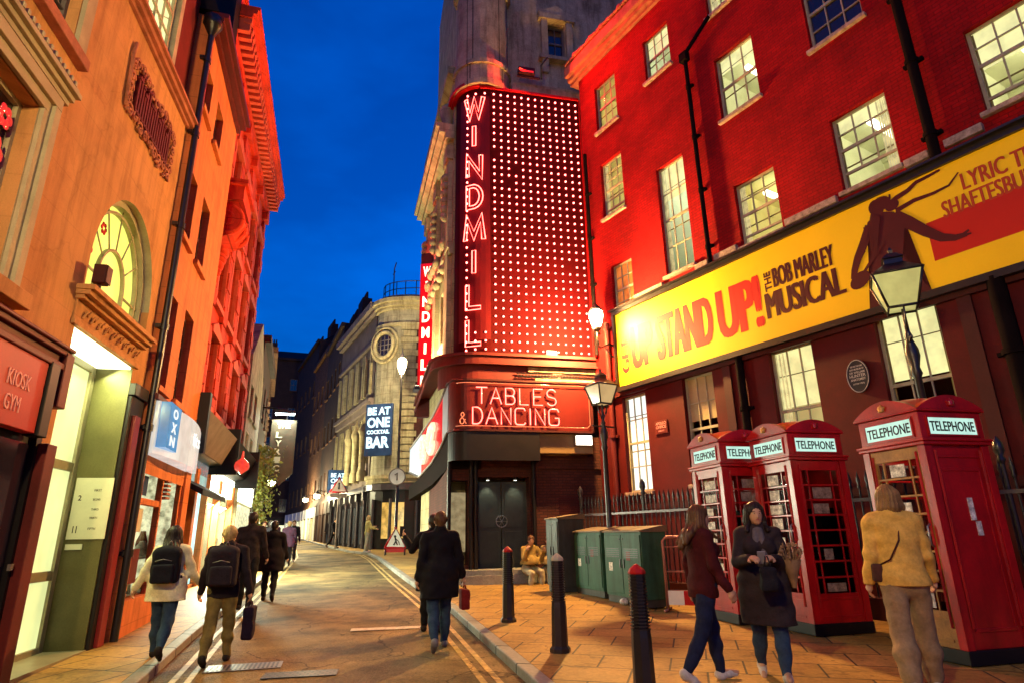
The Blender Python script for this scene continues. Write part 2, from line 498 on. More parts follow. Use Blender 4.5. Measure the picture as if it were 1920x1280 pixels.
M['lantern_cream'] = glow('unlit_lantern_added_glow', (0.62, 0.42, 0.18, 1), 0.75, 0.2, 3.0)  # the lantern is unlit; the brightness of its glass is put in as glow
M['lamp_hot'] = glow('lit_globe', (1.0, 0.86, 0.55, 1), 14.0)
M['white_paint'] = surf('white_paint', (0.75, 0.72, 0.66, 1), 0.5, 0.12, 4.0, 40.0, 0.05)
M['leaf'] = surf('ivy_leaf', (0.26, 0.25, 0.04, 1), 0.6, 0.5, 6.0, 40.0, 0.0)
M['blue_sign'] = surf('blue_sign_panel', (0.02, 0.05, 0.14, 1), 0.5, 0.3, 3.0, 40.0, 0.0)
M['blue_letter'] = glow('cool_white_letter', (0.62, 0.88, 1.0, 1), 1.3)
M['oxn_panel'] = glow('blue_shop_panel', (0.03, 0.20, 0.45, 1), 0.9, 0.3, 4.0)
M['shop_panel'] = glow('pale_shop_fascia', (0.62, 0.60, 0.55, 1), 0.85, 0.25, 2.0)
M['cyan_fascia'] = glow('cyan_shop_fascia', (0.25, 0.50, 0.50, 1), 0.75, 0.25, 2.0)
M['lit_gold'] = glow('pub_interior', (0.75, 0.45, 0.10, 1), 0.9, 0.7, 2.5)
M['marquee_grey'] = surf('grey_end_panel', (.30, .30, .36, 1), .4, .2)
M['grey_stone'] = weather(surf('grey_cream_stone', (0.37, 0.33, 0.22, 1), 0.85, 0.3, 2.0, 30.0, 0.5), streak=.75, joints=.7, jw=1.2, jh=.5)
M['red_paper'] = glow('red_paper', (.75, .03, .03, 1), .8)
M['far_dark'] = surf('dark_far_wall', (0.050, 0.026, 0.018, 1), 0.85, 0.3, 1.0, 20.0, 0.2)
M['far_brown'] = brick('brown_far_brick', (0.19, 0.09, 0.045, 1), (0.15, 0.07, 0.036, 1), (0.06, 0.03, 0.02, 1))

# ------------------------------------------------------------------ lettering
def text_verts(body, w, h, extrude=0.004, bold=0.0, align_each=True):
    cu = bpy.data.curves.new('lettering', 'FONT')
    cu.body = body
    cu.size = 1.0
    cu.resolution_u = 3
    cu.offset = bold
    cu.extrude = 0.0
    cu.align_x = 'CENTER'
    cu.space_line = 0.95
    o = bpy.data.objects.new('lettering', cu)
    COL.objects.link(o)
    dg = bpy.context.evaluated_depsgraph_get()
    me = bpy.data.meshes.new_from_object(o.evaluated_get(dg))
    vs = [tuple(v.co) for v in me.vertices]
    fs = [tuple(p.vertices) for p in me.polygons]
    bpy.data.objects.remove(o); bpy.data.curves.remove(cu); bpy.data.meshes.remove(me)
    xs = [v[0] for v in vs]; ys = [v[1] for v in vs]
    x0, x1, y0, y1 = min(xs), max(xs), min(ys), max(ys)
    if w is None:
        w = h * (x1 - x0) / (y1 - y0)
    vs2 = [((v[0] - x0) / (x1 - x0) * w, (v[1] - y0) / (y1 - y0) * h) for v in vs]
    return vs2, fs, w

def add_text(mb, body, u0, z0, w, h, y, th=0.006, bold=0.0, mat=0, rot90=False, smear=0.0):
    """lettering raised th from the plane y (towards -y), lower left corner u0, z0"""
    if rot90:
        vs, fs, _ = text_verts(body, h, w, bold=bold)
        P = [(u0 + w - b, z0 + a) for a, b in vs]
    else:
        vs, fs, _ = text_verts(body, w, h, bold=bold)
        P = [(u0 + a, z0 + b) for a, b in vs]
    if smear:
        for k_, d_ in enumerate((-smear, smear)):
            b_ = len(mb.v)
            mb.add([(p[0] + (0 if rot90 else d_), y - th + .0006 * (k_ + 1), p[1] + (d_ if rot90 else 0)) for p in P], fs, mat)
    n = len(P)
    V = [(p[0], y - th, p[1]) for p in P] + [(p[0], y, p[1]) for p in P]
    edge = {}
    for f in fs:
        for i in range(len(f)):
            e = (f[i], f[(i + 1) % len(f)])
            edge[e] = edge.get(e, 0) + 1
    side = [(a, a + n, b + n, b) for (a, b) in edge if (b, a) not in edge]
    mb.add(V, list(fs) + side, mat)
    return mb

def offset_loop(pts, d, closed):
    n = len(pts); out = []
    for i, p in enumerate(pts):
        p = Vector(p)
        a = Vector(pts[i - 1]) if (closed or i > 0) else None
        b = Vector(pts[(i + 1) % n]) if (closed or i < n - 1) else None
        ns = []
        if a is not None:
            t = (p - a).normalized(); ns.append(Vector((-t.y, t.x)))
        if b is not None:
            t = (b - p).normalized(); ns.append(Vector((-t.y, t.x)))
        if len(ns) == 2:
            m = (ns[0] + ns[1])
            m = m.normalized() if m.length > 1e-6 else ns[0]
            k = max(m.dot(ns[0]), 0.35)
            out.append(p + m * (d / k))
        else:
            out.append(p + ns[0] * d)
    return out

def arc(cx, cy, rx, ry, a0, a1, n=8):
    return [(cx + rx * math.cos(R(a0 + (a1 - a0) * i / n)), cy + ry * math.sin(R(a0 + (a1 - a0) * i / n))) for i in range(n + 1)]

STROKE = {   # single line lettering in a unit box
    'W': [[(0, 1), (.25, 0), (.5, .85), (.75, 0), (1, 1)]],
    'I': [[(.5, 0), (.5, 1)]],
    'N': [[(.08, 0), (.08, 1), (.92, 0), (.92, 1)]],
    'M': [[(0, 0), (.12, 1), (.5, .15), (.88, 1), (1, 0)]],
    'L': [[(.1, 1), (.1, 0), (.9, 0)]],
    'D': [[(.1, 0), (.1, 1), (.45, 1)] + arc(.45, .5, .48, .5, 80, -80, 8) + [(.45, 0), (.1, 0)]],
    'T': [[(0, 1), (1, 1)], [(.5, 1), (.5, 0)]],
    'A': [[(0, 0), (.5, 1), (1, 0)], [(.2, .36), (.8, .36)]],
    'B': [[(.1, 0), (.1, 1), (.6, 1)] + arc(.6, .76, .3, .24, 80, -80, 6) + [(.1, .52)], [(.6, .52)] + arc(.6, .26, .34, .26, 80, -80, 6) + [(.1, 0)]],
    'E': [[(.95, 1), (.1, 1), (.1, 0), (.95, 0)], [(.1, .52), (.8, .52)]],
    'S': [arc(.5, .75, .42, .25, 20, 200, 8) + [(.2, .55), (.8, .45)] + arc(.5, .25, .42, .25, 20, -160, 8)],
    'C': [[(.95, .85)] + arc(.75, .8, .2, .2, 60, 90, 3) + [(.3, 1)] + arc(.3, .8, .25, .2, 100, 180, 4) + arc(.3, .2, .25, .2, 180, 260, 4) + [(.7, 0)] + arc(.75, .2, .2, .2, -90, -20, 4)],
    'G': [[(.95, .82)] + arc(.75, .8, .2, .2, 60, 90, 3) + [(.3, 1)] + arc(.3, .8, .25, .2, 100, 180, 4) + arc(.3, .2, .25, .2, 180, 260, 4) + [(.7, 0)] + arc(.75, .2, .2, .2, -90, 0, 4) + [(.95, .45), (.6, .45)]],
    '&': [[(.95, .02), (.25, .78)] + arc(.45, .82, .2, .17, 190, -30, 8) + [(.3, .5), (.12, .35)] + arc(.38, .22, .28, .22, 170, 360, 8) + [(.8, .42)]],
}

# ------------------------------------------------------------------ facade parts
def wall_sheet(mb, u0, u1, z0, z1, ops, depth=0.22, mat=0, rmat=0, y=0.0, body=None):
    """a wall with rectangular openings and their reveals; body = thickness of the closed building block behind"""
    us = sorted(set([u0, u1] + [min(max(v, u0), u1) for o in ops for v in o[:2]]))
    zs = sorted(set([z0, z1] + [min(max(v, z0), z1) for o in ops for v in o[2:4]]))
    for i in range(len(us) - 1):
        for j in range(len(zs) - 1):
            cu, cz = (us[i] + us[i + 1]) / 2, (zs[j] + zs[j + 1]) / 2
            if any(o[0] < cu < o[1] and o[2] < cz < o[3] for o in ops):
                continue
            mb.quad((us[i], y, zs[j]), (us[i + 1], y, zs[j]), (us[i + 1], y, zs[j + 1]), (us[i], y, zs[j + 1]), mat)
    for o in ops:
        a, b, c, d = o[:4]
        e = y + (o[4] if len(o) > 4 else depth)
        mb.quad((a, y, c), (a, e, c), (a, e, d), (a, y, d), rmat)
        mb.quad((b, y, c), (b, y, d), (b, e, d), (b, e, c), rmat)
        mb.quad((a, y, d), (a, e, d), (b, e, d), (b, y, d), rmat)
        mb.quad((a, y, c), (b, y, c), (b, e, c), (a, e, c), rmat)
    if body:
        e = y + body
        mb.quad((u0, y, z0), (u0, y, z1), (u0, e, z1), (u0, e, z0), mat)
        mb.quad((u1, y, z0), (u1, e, z0), (u1, e, z1), (u1, y, z1), mat)
        mb.quad((u0, e, z0), (u0, e, z1), (u1, e, z1), (u1, e, z0), mat)
        mb.quad((u0, y, z1), (u1, y, z1), (u1, e, z1), (u0, e, z1), mat)
    return mb

def room(root, u0, u1, z0, z1, mat, lamp, y0=.165, depth=2.4, side=.35, up=.3, down=.7, furn=True, seed=0):
    """a lit room behind a window: walls, ceiling with a lamp, a door or shelves on the back wall"""
    a, b, c, d = u0 - side, u1 + side, z0 - down, z1 + up
    e = y0 + depth
    m = MB()
    m.quad((a, e, c), (b, e, c), (b, e, d), (a, e, d)); m.quad((a, y0, c), (a, e, c), (a, e, d), (a, y0, d)); m.quad((b, y0, c), (b, y0, d), (b, e, d), (b, e, c))
    m.quad((a, y0, d), (a, e, d), (b, e, d), (b, y0, d)); m.quad((a, y0, c), (b, y0, c), (b, e, c), (a, e, c))
    for (x0, x1, q0, q1) in ((a, u0, c, d), (u1, b, c, d), (u0, u1, z1, d), (u0, u1, c, z0)):
        m.quad((x0, y0 + .002, q0), (x1, y0 + .002, q0), (x1, y0 + .002, q1), (x0, y0 + .002, q1))
    for k in (0, 1):
        m.box(a + .01, b - .01, e - .08, e - .01, d - .16 + .05 * k, d - .10 + .05 * k)
    r_ = m.build('room', mat, root)
    rn = random.Random(seed)
    lx = rn.uniform(u0 + .1, u1 - .25); ly = y0 + rn.uniform(.7, 1.3)
    m = MB(); m.box(lx, lx + .12, ly - .55, ly + .55, d - .40, d - .33); m.build('ceiling_lamp', lamp, r_)
    if furn:
        m = MB()
        x = rn.uniform(a + .1, b - .7)
        m.box(x, x + .6, e - .3, e - .02, c, d - rn.uniform(.25, .7))
        x = rn.uniform(a + .1, b - .5); m.box(x, x + .4, e - .04, e - .012, (c + d) / 2, (c + d) / 2 + .5)
        m.build('furniture', M['furniture'], r_)
    return r_

def sash(root, u0, u1, z0, z1, fm, pm, sill=None, cols=3, rows=(2, 2), split=0.5, y=0.12, fw=0.055, bw=0.022, sillx=0.08, sillz=0.10, blind=0.0, name='window', label=None, gap=0.0):
    """sash window: frame with glazing bars > pane, sill, blind"""
    mb = MB()
    zm = z0 + (z1 - z0) * split
    d = 0.05
    mb.box(u0, u0 + fw, y, y + d + .03, z0, z1); mb.box(u1 - fw, u1, y, y + d + .03, z0, z1)
    mb.box(u0 + fw, u1 - fw, y, y + d + .03, z1 - fw, z1); mb.box(u0 + fw, u1 - fw, y, y + d + .03, z0, z0 + fw)
    mb.box(u0 + fw, u1 - fw, y + .002, y + d, zm - .03, zm + .03)
    yb = y + 0.012
    segs = ((z0 + fw + gap, zm - .03, rows[0]), (zm + .03, z1 - fw, rows[1]))
    if gap:
        mb.box(u0 + fw, u1 - fw, y + .004, y + d, z0 + fw + gap - .03, z0 + fw + gap + .02)
    for a, b, n in segs:
        for k in range(1, n):
            z = a + (b - a) * k / n
            mb.box(u0 + fw, u1 - fw, yb, yb + .03, z - bw / 2, z + bw / 2)
        for k in range(1, cols):
            u = u0 + fw + (u1 - u0 - 2 * fw) * k / cols
            mb.box(u - bw / 2, u + bw / 2, yb - .002, yb + .028, a, b)
    w = mb.build(name, fm, root)
    if label:
        w['label'] = label
    p = MB().box(u0 + fw * .5, u1 - fw * .5, y + d - .002, y + d + .012, z0 + fw * .5, z1 - fw * .5).build('pane', pm, w)
    if blind:
        zb = z1 - fw - (z1 - z0 - 2 * fw) * blind
        MB().box(u0 + fw, u1 - fw, y + .036, y + .044, zb, z1 - fw).build('blind', M['blind'], w)
    if sill:
        MB().box(u0 - sillx, u1 + sillx, -0.09, y + .02, z0 - sillz, z0 - .002).build('sill', sill, w, bevel=0.012)
    return w

# ------------------------------------------------------------------ ground
KL = [(-0.6, -8), (-2.1, 0.5), (-3.84, 6.9), (-4.82, 10.09), (-7.27, 18.69), (-11.2, 32.0), (-16.5, 47.0), (-24, 64), (-40, 90)]
KR = [(3.6, -8), (1.75, 0.5), (0.2, 6.62), (-1.14, 11.93), (-3.1, 18.4), (-6.3, 29.4), (-7.6, 33.2), (-9.4, 36.2), (-13.5, 45.5), (-20.4, 62.0), (-37, 88)]

def inter(poly, y):
    for a, b in zip(poly, poly[1:]):
        if a[1] <= y <= b[1]:
            t = (y - a[1]) / (b[1] - a[1]); return a[0] + (b[0] - a[0]) * t
    return poly[-1][0]

def shift(poly, d):
    out = []
    for i, p in enumerate(poly):
        a = Vector(poly[max(i - 1, 0)]); b = Vector(poly[min(i + 1, len(poly) - 1)])
        t = (b - a).normalized()
        out.append((p[0] + t.y * d, p[1] - t.x * d))
    return out

mb = MB()
mb.quad((-90, -20, gz(-20)), (90, -20, gz(-20)), (90, 140, gz(140)), (-90, 140, gz(140)))
structure(mb.build('road', M['asphalt']))

def strip(a, b, h, mat, name):
    m = MB()
    for i in range(len(a) - 1):
        p, q, r, s = a[i], b[i], b[i + 1], a[i + 1]
        m.quad((p[0], p[1], gz(p[1]) + h), (q[0], q[1], gz(q[1]) + h), (r[0], r[1], gz(r[1]) + h), (s[0], s[1], gz(s[1]) + h))
    return structure(m.build(name, mat))

KLi = shift(KL, -0.16); KRi = shift(KR, 0.16)
strip([(-60, p[1]) for p in KLi], KLi, PAVE, M['paving'], 'pavement')
strip(KRi, [(60, p[1]) for p in KRi], PAVE, M['paving'], 'pavement')

def kerb(outer, inner, name):
    m = MB()
    for i in range(len(outer) - 1):
        p, q, r, s = outer[i], inner[i], inner[i + 1], outer[i + 1]
        h = PAVE + 0.004
        V = [(p[0], p[1], gz(p[1]) - .05), (q[0], q[1], gz(q[1]) - .05), (r[0], r[1], gz(r[1]) - .05), (s[0], s[1], gz(s[1]) - .05)]
        V += [(v[0], v[1], v[2] + .05 + h) for v in V]
        m.add(V, [(4, 5, 6, 7), (0, 1, 5, 4), (2, 3, 7, 6), (1, 2, 6, 5), (3, 0, 4, 7)])
    return structure(m.build(name, M['granite'], bevel=0.015))
kerb(KL, KLi, 'kerb'); kerb(KR, KRi, 'kerb')
for poly, sg in ((KL, 1), (KR, -1)):
    for d in (0.22, 0.38):
        strip(shift(poly[1:8], sg * d) if sg > 0 else shift(poly[1:8], sg * (d + .07)),
              shift(poly[1:8], sg * (d + .07)) if sg > 0 else shift(poly[1:8], sg * d), 0.004, M['yellow_paint'], 'road_marking')

# ------------------------------------------------------------------ left: cream rendered building with the arched doorway
LF = Frame((-5.69, 9.33), -12.7, 'L')
B = thing('rendered_building', 'orange lit rendered building with arched fanlight over a recessed doorway, nearest on the left', 'building', LF.o, LF.rot)
ops = [(-2.63, -0.72, 0.0, 4.03, 0.52), (-2.6, -0.5, 4.5, 6.16, 0.25), (-5.6, -4.2, 3.95, 5.85, 0.22), (-5.4, -3.95, 6.85, 8.5, 0.2), (-7.0, -2.9, 0.0, 2.7, 0.1)]
mb = MB()
wall_sheet(mb, -8.5, -0.2, 0.0, 8.6, ops, 0.22, 0, 0, body=8)
# spandrels of the arch and its curved reveal
uc, hw, zs, zt = -1.55, 1.05, 4.95, 6.16
N = 24
ap = [(uc - hw * math.cos(PI * i / N), zs + (zt - zs) * math.sin(PI * i / N)) for i in range(N + 1)]
for i in range(N):
    a, b = ap[i], ap[i + 1]
    mb.quad((a[0], 0, a[1]), (b[0], 0, b[1]), (b[0], 0, zt), (a[0], 0, zt))
    mb.quad((a[0], 0, a[1]), (a[0], .25, a[1]), (b[0], .25, b[1]), (b[0], 0, b[1]), 1)
mb.build('wall', [M['render'], M['frame_cream']], B)
# attic storey above the string course
mb = MB()
wall_sheet(mb, -8.5, -0.2, 8.62, 11.6, [(-2.55, -1.5, 8.75, 10.5)], 0.16, 0, 0, y=0.12, body=7)
mb.build('attic_wall', M['maroon'], B)
mb = MB()
for z0, z1, d in ((8.47, 8.53, .05), (8.53, 8.61, .11), (8.61, 8.66, .16)):
    mb.box(-8.5, -0.16, -d, 0.2, z0, z1)
mb.build('string_course', M['coping'], B)
mb = MB()
mb.box(-3.0, -0.5, -.03, .14, 11.6, 11.9)
mb.build('parapet', M['maroon'], B)
w = sash(B, -2.5, -1.52, 8.78, 10.5, M['frame_cream'], M['lit_pale'], M['frame_cream'], 3, (2, 2), y=0.0, fw=.07)
mb = MB()
for k in range(7):   # leaded lattice
    a = -2.45 + k * .3 - .6
    for sg in (1, -1):
        p = [(max(-2.45, min(-1.57, a + (0 if sg > 0 else .9))), 8.85), ]
mb.tube([(-2.45, .03, 8.9), (-1.57, .03, 9.55)], .008, 4); mb.tube([(-1.57, .03, 8.9), (-2.45, .03, 9.55)], .008, 4)
mb.tube([(-2.45, .03, 9.65), (-1.57, .03, 10.4)], .008, 4); mb.tube([(-1.57, .03, 9.65), (-2.45, .03, 10.4)], .008, 4)
mb.build('lattice', M['frame_cream'], w)
mb = MB()
mb.box(-2.72, -1.34, -.12, .2, 10.5, 10.62); mb.box(-1.49, -1.36, -.07, .12, 8.7, 10.5)
mb.build('window_surround', M['frame_cream'], w)
# first floor window with carved surround
def architrave(root, u0, u1, z0, z1, mat, wdt=.28, head=.32):
    m = MB()
    for k, (o, d) in enumerate(((0, .04), (wdt * .4, .08), (wdt * .75, .05))):
        e = wdt * .4 if k < 2 else wdt * .25
        m.box(u0 - o - e, u0 - o, -d, .02, z0, z1 + o)
        m.box(u1 + o, u1 + o + e, -d, .02, z0, z1 + o)
        m.box(u0 - o - e, u1 + o + e, -d - .002, .02, z1 + o, z1 + o + e)
    for k, (o, d) in enumerate(((wdt, .06), (wdt + .06, .10), (wdt + .12, .15), (wdt + .18, .12))):
        m.box(u0 - wdt - .05 - d * .4, u1 + wdt + .05 + d * .4, -d, .02, z1 + o + .002, z1 + o + .06)
    for k in range(22):
        u = u0 - wdt + (u1 - u0 + 2 * wdt) * (k + .5) / 22
        m.box(u - .02, u + .02, -.15, 0, z1 + wdt + .19, z1 + wdt + .25)
    return m.build('window_surround', mat, root, bevel=.006)
w = sash(B, -5.6, -4.2, 3.95, 5.85, M['frame_cream'], M['glass_dark'], None, 3, (3, 3), y=.16)
architrave(w, -5.6, -4.2, 3.95, 5.85, M['render_trim'])
MB().box(-6.0, -3.82, -.13, .02, 3.78, 3.94).build('sill', M['render'], w, bevel=.01)
w = sash(B, -5.4, -3.95, 6.85, 8.5, M['frame_grey'], M['glass_dark'], None, 3, (2, 2), y=.12)
MB().box(-5.7, -3.72, -.11, .02, 6.70, 6.84).build('sill', M['coping'], w, bevel=.01)
mb = MB(); mb.box(-3.93, -3.80, -.05, .02, 6.86, 8.46); mb.box(-3.78, -3.70, -.03, .02, 6.86, 8.46)
mb.build('window_surround', M['render_trim'], w)
for (cu, cz, r) in ((-4.42, 5.55, .13), (-4.5, 5.15, .2), (-4.38, 4.7, .12)):
    mb = MB()
    for k in range(6):
        mb.ball((cu + r * .6 * math.cos(k * 1.05), .15, cz + r * .6 * math.sin(k * 1.05)), (r * .4, .012, r * .4), 8, 5)
    mb.build('paper_flower', M['red_paper'], B)
# fanlight
mb = MB()
def arch_band(m, r0, r1, y0, y1, zbase=4.5):
    P0 = [(uc - (hw * r0) * math.cos(PI * i / N), zs + (zt - zs) * r0 * math.sin(PI * i / N)) for i in range(N + 1)]
    P1 = [(uc - (hw * r1) * math.cos(PI * i / N), zs + (zt - zs) * r1 * math.sin(PI * i / N)) for i in range(N + 1)]
    P0 = [(P0[0][0], zbase)] + P0 + [(P0[-1][0], zbase)]
    P1 = [(P1[0][0], zbase)] + P1 + [(P1[-1][0], zbase)]
    for i in range(len(P0) - 1):
        a, b, c, d = P0[i], P0[i + 1], P1[i + 1], P1[i]
        m.quad((a[0], y0, a[1]), (b[0], y0, b[1]), (c[0], y0, c[1]), (d[0], y0, d[1]))
        m.quad((a[0], y0, a[1]), (a[0], y1, a[1]), (b[0], y1, b[1]), (b[0], y0, b[1]))
        m.quad((d[0], y0, d[1]), (c[0], y0, c[1]), (c[0], y1, c[1]), (d[0], y1, d[1]))
arch_band(mb, .93, 1.0, .10, .25)
arch_band(mb, .84, .87, .15, .22)
arch_band(mb, .40, .43, .15, .2)
for an in (35, 62, 90, 118, 145):
    c, s = math.cos(R(an)), math.sin(R(an))
    mb.tube([(uc + hw * .42 * c, .17, zs + (zt - zs) * .42 * s), (uc + hw * .94 * c, .17, zs + (zt - zs) * .94 * s)], .011, 6)
for s_ in (-1, 1):
    mb.tube([(uc + s_ * hw * .42, .17, zs), (uc + s_ * hw * .95, .17, zs)], .018, 6)
fan = mb.build('fanlight', M['frame_cream'], B)
mb = MB()
P = [(uc - hw * .97 * math.cos(PI * i / N), zs + (zt - zs) * .97 * math.sin(PI * i / N)) for i in range(N + 1)]
P = [(P[0][0], 4.5)] + P + [(P[-1][0], 4.5)]
mb.prism(P, .21, .235, 'xz')
mb.build('pane', glow('lit_fanlight', (0.84, 0.86, 0.16, 1), 1.1, 0.25, 1.2), fan)
for (cu, cz, r) in ((-1.95, 5.62, .10), (-2.25, 5.2, .13)):
    mb = MB()
    for k in range(6):
        mb.ball((cu + r * .6 * math.cos(k * 1.05), .20, cz + r * .6 * math.sin(k * 1.05)), (r * .33, .012, r * .33), 8, 5)
    mb.build('flower_decal', M['ink_red'], fan)
# cornice over the doorway
mb = MB()
for z0, z1, d in ((4.03, 4.09, .04), (4.09, 4.33, .02), (4.33, 4.38, .09), (4.38, 4.44, .15), (4.44, 4.50, .20)):
    mb.box(-2.72 - d * .3, -0.62 + d * .3, -d, .02, z0, z1)
for k in range(9):
    u = -2.55 + k * .21
    mb.tube([(u, -.035, 4.14), (u + .05, -.05, 4.24), (u + .1, -.035, 4.2), (u + .15, -.05, 4.27)], .014, 5)
mb.build('door_cornice', M['render'], B, bevel=.008)
# recessed doorway: lining, glazed door, ceiling
mb = MB()
mb.box(-0.745, -0.722, .0, .52, 0.0, 4.0)
mb.build('door_reveal', M['olive'], B)
door = MB()
for a, b in ((-2.63, -2.5), (-1.75, -1.62), (-0.86, -0.75)):
    door.box(a, b, .46, .54, 0.2, 4.0)
for z in (0.25, 1.15, 2.52, 3.9):
    door.box(-2.5, -0.86, .465, .535, z, z + .12)
door.cyl((-1.7, .42, 1.3), (-1.7, .42, 2.1), .018, n=10)
door = door.build('door', M['door_frame'], B, bevel=.006)
MB().box(-2.62, -.75, .50, .515, .2, 4.0).build('pane', M['lit_door'], door)
MB().box(-2.6, -.76, .02, .45, 3.985, 4.02).build('doorway_ceiling', glow('doorway_ceiling_light', (0.86, 0.92, 0.55, 1), 3.0), B)
l = bpy.data.lights.new('doorway_light', 'AREA'); l.energy = 130; l.shape = 'RECTANGLE'; l.size = 1.7; l.size_y = .4; l.color = (.92, 1, .45)
lo = bpy.data.objects.new('lamp_light', l); COL.objects.link(lo); lo.parent = B; lo.location = (-1.67, .2, 3.97); lo.rotation_euler = (R(-32), 0, 0)
MB().box(-2.63, -.72, -.02, .52, 0.2, 0.30).build('doorstep', M['door_frame'], B)
# pilaster and corner by the drainpipe
mb = MB(); mb.box(-.72, -.22, -.05, .02, 0.0, 3.62); mb.box(-.74, -.2, -.09, .02, 3.62, 3.8)
mb.build('pilaster', M['black'], B, bevel=.01)
mb = MB(); mb.box(-.60, -.40, -.10, -.05, .3, 3.35)
mb.build('neon_strip', surf('dull_red_strip', (0.22, .02, .02, 1), .4, .3), B)
# gym shopfront below the red fascia
sh = MB()
sh.box(-7.0, -2.9, .03, .1, 0.0, 2.7)
for u in (-2.98, -4.2, -5.4):
    sh.box(u, u + .1, -.03, .04, 0.0, 2.72)
sh.box(-7, -2.9, -.04, .04, .25, .75); 
sh = sh.build('shopfront', M['black'], B)
MB().box(-6.9, -3.0, .02, .028, .8, 2.6).build('pane', M['glass_dark'], sh)
mb = MB(); mb.box(-2.93, -2.72, -.12, .02, 0.0, 2.62)
mb.build('pilaster', M['maroon'], B, bevel=.01)
mb = MB()
for z0, z1, d in ((3.40, 3.47, .15), (3.47, 3.56, .10), (3.56, 3.62, .15), (3.62, 3.66, .18)):
    mb.box(-7.4, -2.86, -d, .02, z0, z1)
mb.box(-3.0, -2.82, -.16, .02, 3.0, 3.60)
mb.build('fascia_cornice', M['maroon'], B, bevel=.012)
mb = MB()
mb.box(-3.03, -2.98, -.06, -.03, 1.36, 1.42)
mb.build('notice', M['frame_grey'], B)
g = thing('shop_sign', 'red fascia sign reading KIOSK GYM over the dark shopfront', 'sign', LF.w(-5.2, -.1, 2.67), LF.rot)
mb = MB(); mb.box(-2.2, 1.93, -.03, .09, 0, .73)
mb.build('panel', M['red_paint'], g, bevel=.008)
mb = MB()
add_text(mb, 'KIOSK', 1.26, .37, .40, .15, -.03, .008)
add_text(mb, 'GYM', 1.29, .14, .26, .15, -.03, .008)
mb.build('lettering', M['pink_letter'], g)
mb = MB(); mb.box(1.94, 2.12, -.06, .09, -.02, .76); mb.build('bracket', M['black'], g, bevel=.01)
g = thing('spotlight', 'small dark floodlight standing on the doorway cornice', 'lamp', LF.w(-2.62, -.17, 4.5), LF.rot)
mb = MB(); mb.cyl((0, 0, 0), (0, 0, .06), .02); mb.box(-.07, .07, -.07, .07, .06, .30); mb.box(-.075, .075, -.09, -.071, .07, .29)
mb.build('housing', M['maroon_dark'], g, bevel=.01)
# directory board and notice on the reveal
g = thing('directory_board', 'pale directory board with short lines of text on the olive doorway wall', 'sign', LF.w(-.75, .22, 1.65), LF.rot - PI / 2)
mb = MB(); mb.box(-.22, .24, -.012, .0, 0, .80); mb.build('board', M['white_sign'], g, bevel=.002)
mb = MB()
for z, t in ((.62, 'FIRST'), (.50, 'SECOND'), (.37, 'THIRD'), (.26, 'FOURTH'), (.12, 'FIFTH')):
    add_text(mb, t, .02, z, .09, .028, -.012, .002)
add_text(mb, '2', -.16, .50, .04, .07, -.012, .002, .02)
add_text(mb, '11', -.16, .08, .05, .09, -.012, .002, .02)
mb.build('lettering', M['ink'], g)
g = MB().box(-.1, .1, -.01, 0, 0, .07).build('notice', M['white_sign'], loc=LF.w(-.75, .33, 1.52), rotz=LF.rot - PI / 2)
tag(g, 'small white strip notice below the directory board', 'notice')
# crest relief
g = thing('wall_crest', 'ornate dark red relief of scrolls and upright strokes on the orange wall', 'relief', LF.w(-1.65, 0, 7.05), LF.rot)
mb = MB()
rnd = random.Random(3)
for k in range(17):
    u = -.66 + k * .083
    h = .52 + .1 * math.sin(k * 1.7)
    mb.box(u - .022, u + .022, -.05, 0, .22, .22 + h)
    mb.box(u - .034, u + .034, -.06, 0, .20, .24); mb.box(u - .034, u + .034, -.06, 0, .2 + h, .25 + h)
mb.build('upright_strokes', M['maroon'], g)
mb = MB()
def scroll(cx, cz, r, d, turns=1.4):
    mb.tube([(cx + d * r * (1 - t) * math.cos(turns * 2 * PI * t), -.04, cz + r * (1 - t) * math.sin(turns * 2 * PI * t)) for t in [i / 14 for i in range(15)]], .02, 5)
for k in range(9):
    scroll(-.8 + k * .2, .12 + .03 * math.sin(k * 2), .11, 1 if k % 2 else -1)
    scroll(-.8 + k * .2, .86 + .05 * math.sin(k * 1.3), .10, -1 if k % 2 else 1)
for k in range(4):
    scroll(-.9, .25 + .17 * k, .09, 1); scroll(.88, .25 + .17 * k, .09, -1)
for k in range(40):
    mb.ball((rnd.uniform(-.9, .9), -.03, rnd.choice([rnd.uniform(.02, .2), rnd.uniform(.8, .98)])), (.035, .03, .03), 6, 4)
mb.tube([(-.92, -.03, .1), (-.98, -.03, .9), (-.94, -.03, 1.1)], .025, 5)
mb.build('scrollwork', M['coping'], g)

# drainpipe between the two orange buildings
g = thing('drainpipe', 'black drainpipe with hopper between the two orange buildings', 'drainpipe', LF.w(-.12, -.12, 0.2), LF.rot)
mb = MB(); mb.cyl((0, 0, 0.1), (0, 0, 10.5), .058, n=12)
for z in (1.2, 3.0, 4.6, 6.4, 8.2, 9.8):
    mb.cyl((0, 0, z), (0, 0, z + .1), .075, n=12); mb.box(-.11, .11, .02, .1, z + .02, z + .08)
mb.build('pipe', M['iron'], g)
mb = MB(); mb.lathe([(.06, 0), (.08, .05), (.15, .22), (.17, .24), (.17, .42), (.0, .42)], 10, (0, 0, 10.4))
mb.tube([(0, 0, 10.7), (.05, .05, 11.0), (0, .12, 11.3)], .06, 8)
mb.build('hopper', M['iron'], g)
g = thing('alarm_box', 'dark red domed alarm box beside the drainpipe', 'alarm box', LF.w(.12, -.1, 3.2), LF.rot)
mb = MB(); mb.ball((0, 0, .12), (.12, .10, .14), 12, 8); mb.build('dome', M['maroon'], g)

